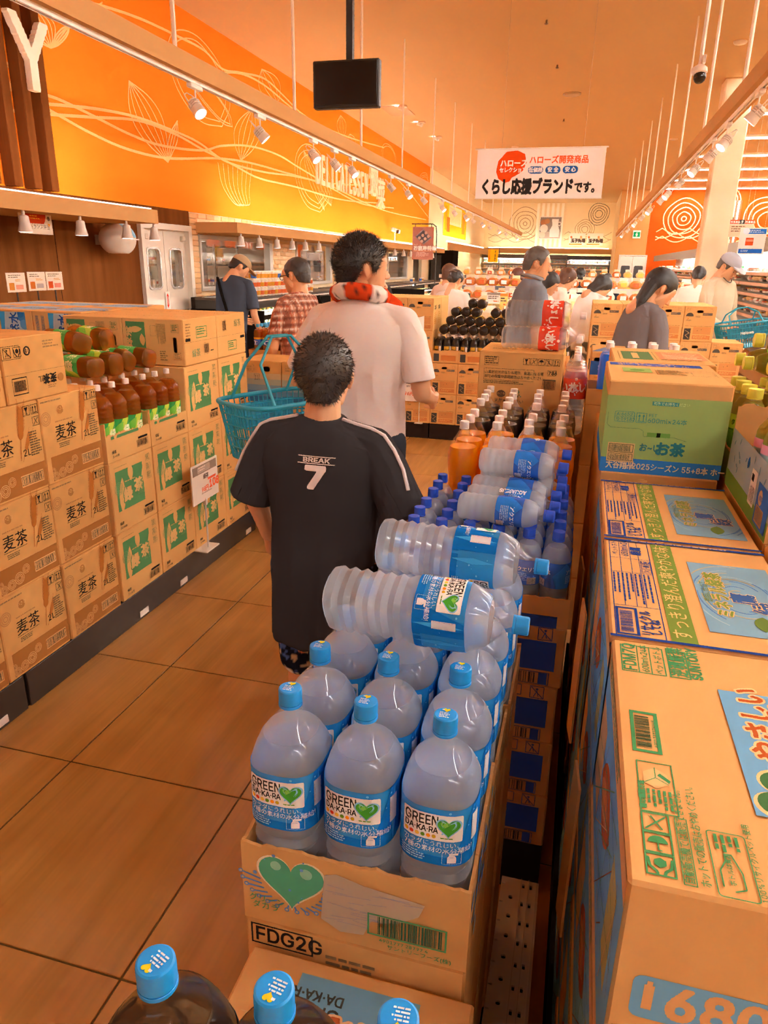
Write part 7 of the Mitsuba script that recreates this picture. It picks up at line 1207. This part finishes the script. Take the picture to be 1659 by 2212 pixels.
for zi, (x, z, tl) in enumerate(((2.66, 1.585, 0), (2.66, 1.435, 0), (2.66, 1.275, 0), (2.66, 1.115, 0), (2.66, .955, 0), (2.56, .625, -9))):
    for ci, (a, b) in enumerate(R_): fill((MEAT[1:3] if zi == 0 else MEAT + MIX[2:4]) if ci == 0 else MIX, 'food_pack', f"packed food on the {('top', 'second', 'third', 'fourth', 'fifth', 'lowest')[zi]} shelf of the {('nearest', 'second', 'third', 'farthest')[ci]} right chilled case", 'food pack', f"food packs on the right cases, {('top', 'second', 'third', 'fourth', 'fifth', 'lowest')[zi]} shelf", [(x, y, z) for y in ys(a, b)], .012, 90, tl)
# chilled dishes along the left wall, fronts to +x
for i, (y0, y1) in enumerate(((8.75, 13.2), (13.6, 18.2), (18.6, 23.2))):
    pr = [('base', bx(-4.95, -3.98, y0, y1, 0, .52), 'matte', '#1d1714'), ('front_lip', bx(-3.98, -3.93, y0, y1, .45, .64), 'satin', '#2a221d'), ('back_panel', bx(-4.99, -4.93, y0, y1, 0, 1.14), 'matte', '#2a221d'), ('top_shelf', bx(-4.93, -4.22, y0, y1, 1.11, 1.14), 'satin', '#4a3a2c'), ('canopy_rail', bx(-4.23, -4.17, y0, y1, 1.08, 1.15), 'satin', '#15110f'), ('rail_trim', bx(-4.172, -4.165, y0, y1, 1.10, 1.12), 'satin', '#d8d4cc'), ('end_panel', bx(-4.98, -3.95, y0 - .04, y0, 0, 1.0), 'matte', '#15110f'), ('deck', slope(-4.0, -4.9, y1, y0, .58, .62), 'satin', '#d8d0c0')]
    for x, z in ((-4.4, .72), (-4.65, .86)): pr.append(('step', bx(x - .26, x, y0, y1, z - .03, z), 'satin', '#d8cfc0'))
    case('chilled_case', f"{('nearest', 'middle', 'farthest')[i]} low chilled case of ready dishes along the brick wall on the left", pr, [mat4(-4.28, y0 + 1.15 + 2.2 * j, 1.09) for j in range(2)])
for zi, (x, z) in enumerate(((-4.12, .605), (-4.28, .61), (-4.52, .725), (-4.76, .865))):
    for ci, (a, b, st) in enumerate(((8.85, 13.1, .165), (13.7, 18.1, .26), (18.7, 23.1, .36))): fill(DELI, 'dish_pack', f"ready dish in the {('nearest', 'middle', 'farthest')[ci]} left chilled case, {('front', 'second', 'third', 'back')[zi]} row", 'food pack', 'ready dishes of the left chilled cases', [(x, y, z) for y in np.arange(a, b, st)], .01, 90)
for zi in range(3): fill(CUPS[:2] if zi < 2 else CUPS[1:], 'noodle_cup', f"instant food cup on the shelf above the left chilled case, {('bottom', 'middle', 'top')[zi]} layer", 'cup', 'instant food cups on the left case', [(-4.36 - .11 * j, y, 1.14 + .11 * zi) for y in np.arange(9.35, 11.6, .12) for j in range(2) if not (zi == 2 and y > 10.6)], .004)
fill(CUPS[1:], 'jar', 'small jar on the shelf above the farther left chilled cases', 'jar', 'jars above the left cases', [(-4.5, y, 1.14) for y in (13.9, 14.05, 14.2, 15.2, 15.4, 19.5, 19.7, 20.6, 20.8)], .01)
# bread shelves and low tables in the middle
def shelves(name, lab, x0, x1, y, zs, col='#d8cfc4'):
    pr = [('base', bx(x0, x1, y, y + .9, 0, zs[0] - .05), 'matte', '#8a6a4c')]
    for i, z in enumerate(zs): pr += [('shelf', bx(x0, x1, y + .25 * i, y + .9, z - .02, z), 'satin', '#c8a878'), ('price_rail', bx(x0, x1, y + .25 * i - .02, y + .25 * i, z - .045, z + .015), 'satin', col)]
    k = numbered(name); tag(k, lab, 'shelf')
    for nm, m, b, c in pr: scene[numbered(k + '__' + nm)] = shp(m, b, color=c)
    for i, z in enumerate(zs):
        for j in range(int((x1 - x0) / .28)):
            if rf.random() < .6: scene[numbered(k + '__price_card')] = shp(cbox(.14, .004, .05, .001, (x0 + .15 + .28 * j, y + .25 * i - .023, z - .012)), 'satin', color=rf.choice(('#f2ece2', '#5a626c', '#f0e8da')))
shelves('bread_shelf', 'stepped bread shelves with price rails behind the grey-haired man', -1.85, 1.35, 9.95, (.98, 1.16, 1.32)); shelves('bread_shelf', 'second stepped bread shelves farther back in the middle', -2.6, 1.2, 13.0, (1.0, 1.2, 1.42))
for zi, (y, z) in enumerate(((10.07, .98), (10.33, 1.16), (10.57, 1.32))): fill(BREAD, 'bread_bag', f"bagged bread on the {('lower', 'middle', 'upper')[zi]} step of the nearer bread shelves", 'bread', 'bagged bread on the nearer shelves', [(x, y, z) for x in np.arange(-1.75, 1.3, .16)], .008)
fill(BREAD, 'bread_bag', 'bagged bread at the back of the nearer bread shelves', 'bread', 'bagged bread on the nearer shelves', [(x, 10.73, 1.32) for x in np.arange(-1.75, 1.3, .16)], .01)
for zi, (y, z) in enumerate(((13.12, 1.0), (13.38, 1.2), (13.65, 1.42))): fill(BREAD, 'bread_bag', f"bagged bread on the {('lower', 'middle', 'upper')[zi]} step of the farther bread shelves", 'bread', 'bagged bread on the farther shelves', [(x, y, z) for x in np.arange(-2.5, 1.1, .2)], .01)
k = numbered('display_table'); scene[k + '__top'] = shp(bx(-1.55, .65, 8.85, 9.5, .9, .95), 'beam_wood'); scene[k + '__body'] = shp(bx(-1.5, .6, 8.9, 9.45, 0, .9), 'matte', color='#7a5a40'); tag(k, 'low wooden table of bagged produce in front of the bread shelves', 'table')
for zi, (y, z) in enumerate(((8.97, .955), (9.36, .955))): fill(VEG, 'produce_bag', f"pale bag of produce on the low wooden table, {('front', 'back')[zi]} row", 'bag', 'produce bags on the low table', [(x, y, z) for x in np.arange(-1.3, .5, .22)], .01)
fill(VEG[:1], 'produce_bag', 'pale bag of produce on top of the others on the low wooden table', 'bag', 'upper produce bags', [(x, 9.36, 1.10) for x in (-1.2, -1.0, -.8, -.3, -.1)], .01)
# chilled wall at the back
for i, (x0, x1, zc, c) in enumerate(((-5.05, -1.0, 2.13, '#4a3c30'), (-.95, .98, 2.1, '#191512'))):
    pr = [('base', bx(x0, x1, YB2 - .95, YB2 - .05, 0, .6), 'matte', '#8a6a4c'), ('back_panel', bx(x0, x1, YB2 - .12, YB2 - .06, .6, zc), 'satin', '#e4dccc'), ('canopy', bx(x0, x1, YB2 - .95, YB2 - .06, zc - .16, zc), 'satin', c), ('end_panel', bx(x1, x1 + .04, YB2 - .95, YB2 - .06, 0, zc), 'satin', c)]
    for z in (.95, 1.22, 1.49, 1.74): pr += [('shelf', bx(x0, x1, YB2 - .7, YB2 - .12, z - .02, z), 'satin', '#cfc4b4'), ('price_rail', bx(x0, x1, YB2 - .72, YB2 - .7, z - .03, z + .02), 'satin', '#d8b894')]
    case('chilled_case', ('long chilled case with dairy along the back wall', 'black-framed chilled case on the back wall near the white door')[i], pr, [mat4(x0 + 1.2 + 2.25 * j, YB2 - .8, zc - .19, 90) for j in range(max(1, int((x1 - x0) / 2.25)))])
for zi, z in enumerate((1.22, 1.49, 1.74)):
    fill(MILK, 'dairy_pack', f"dairy pack on the {('lower', 'middle', 'upper')[zi]} shelf of the back wall case", 'food pack', 'dairy packs on the back wall', [(x, YB2 - .5, z) for x in np.arange(-4.95, .95, .13 if zi else .2)], .01)
k = numbered('dark_cabinet'); scene[k + '__carcass'] = shp(bx(-5.05, -4.3, 24.6, 25.6, 0, 2.05), 'matte', color='#17120f'); scene[k + '__door'] = shp(cbox(.34, .02, 1.8, .004, (-4.86, 24.59, 1.0)), 'satin', color='#1d1815'); tag(k, 'tall black cabinet at the end of the orange wall', 'cabinet')
# kitchen seen through the windows
for i, y in enumerate((9.6, 10.9, 13.4, 19.8)):
    pr = [('post', bx(-7.6 + a, -7.56 + a, y + b, y + b + .04, 0, 1.9)) for a in (0, .5) for b in (0, 1.0)] + [('shelf', bx(-7.6, -7.06, y, y + 1.04, z, z + .03)) for z in (.6, 1.1, 1.5, 1.85)]
    k = numbered('steel_rack'); tag(k, f"steel kitchen rack seen through the {('first', 'first', 'second', 'third')[i]} kitchen window" + (', right one' if i == 1 else ''), 'rack')
    for nm, m in pr: scene[numbered(k + '__' + nm)] = shp(m, 'metal', color='#b8b4ac')
    fill(MILK, 'kitchen_box', 'small box on the steel kitchen racks behind the windows', 'box', 'boxes in the kitchen', [(-7.3, y + .15 + .16 * j, z) for j in range(5) for z in (1.13, 1.53)], .02, 90)
k = numbered('refrigerator'); scene[k + '__body'] = shp(cbox(.8, 1.2, 1.95, .01, (-7.6, 12.75, .975)), 'metal', color='#c8c4bc'); scene[k + '__handle'] = shp(bx(-7.2, -7.16, 12.7, 12.73, .8, 1.4), 'satin', color='#3a3632'); tag(k, 'steel refrigerator inside the kitchen between the first two windows', 'refrigerator')
scene['kitchen_lamp__tube'] = {**shp(bx(-6.9, -6.8, 8.4, 14.4, 2.50, 2.53), 'matte', color='#ffffff'), 'emitter': lamp(14.0, LAMP_W)}; scene['kitchen_lamp__tray'] = shp(bx(-6.93, -6.77, 8.4, 14.4, 2.53, 2.598), 'satin', color='#e4e0d8'); tag('kitchen_lamp', 'long tube lamp on the kitchen ceiling', 'ceiling light')
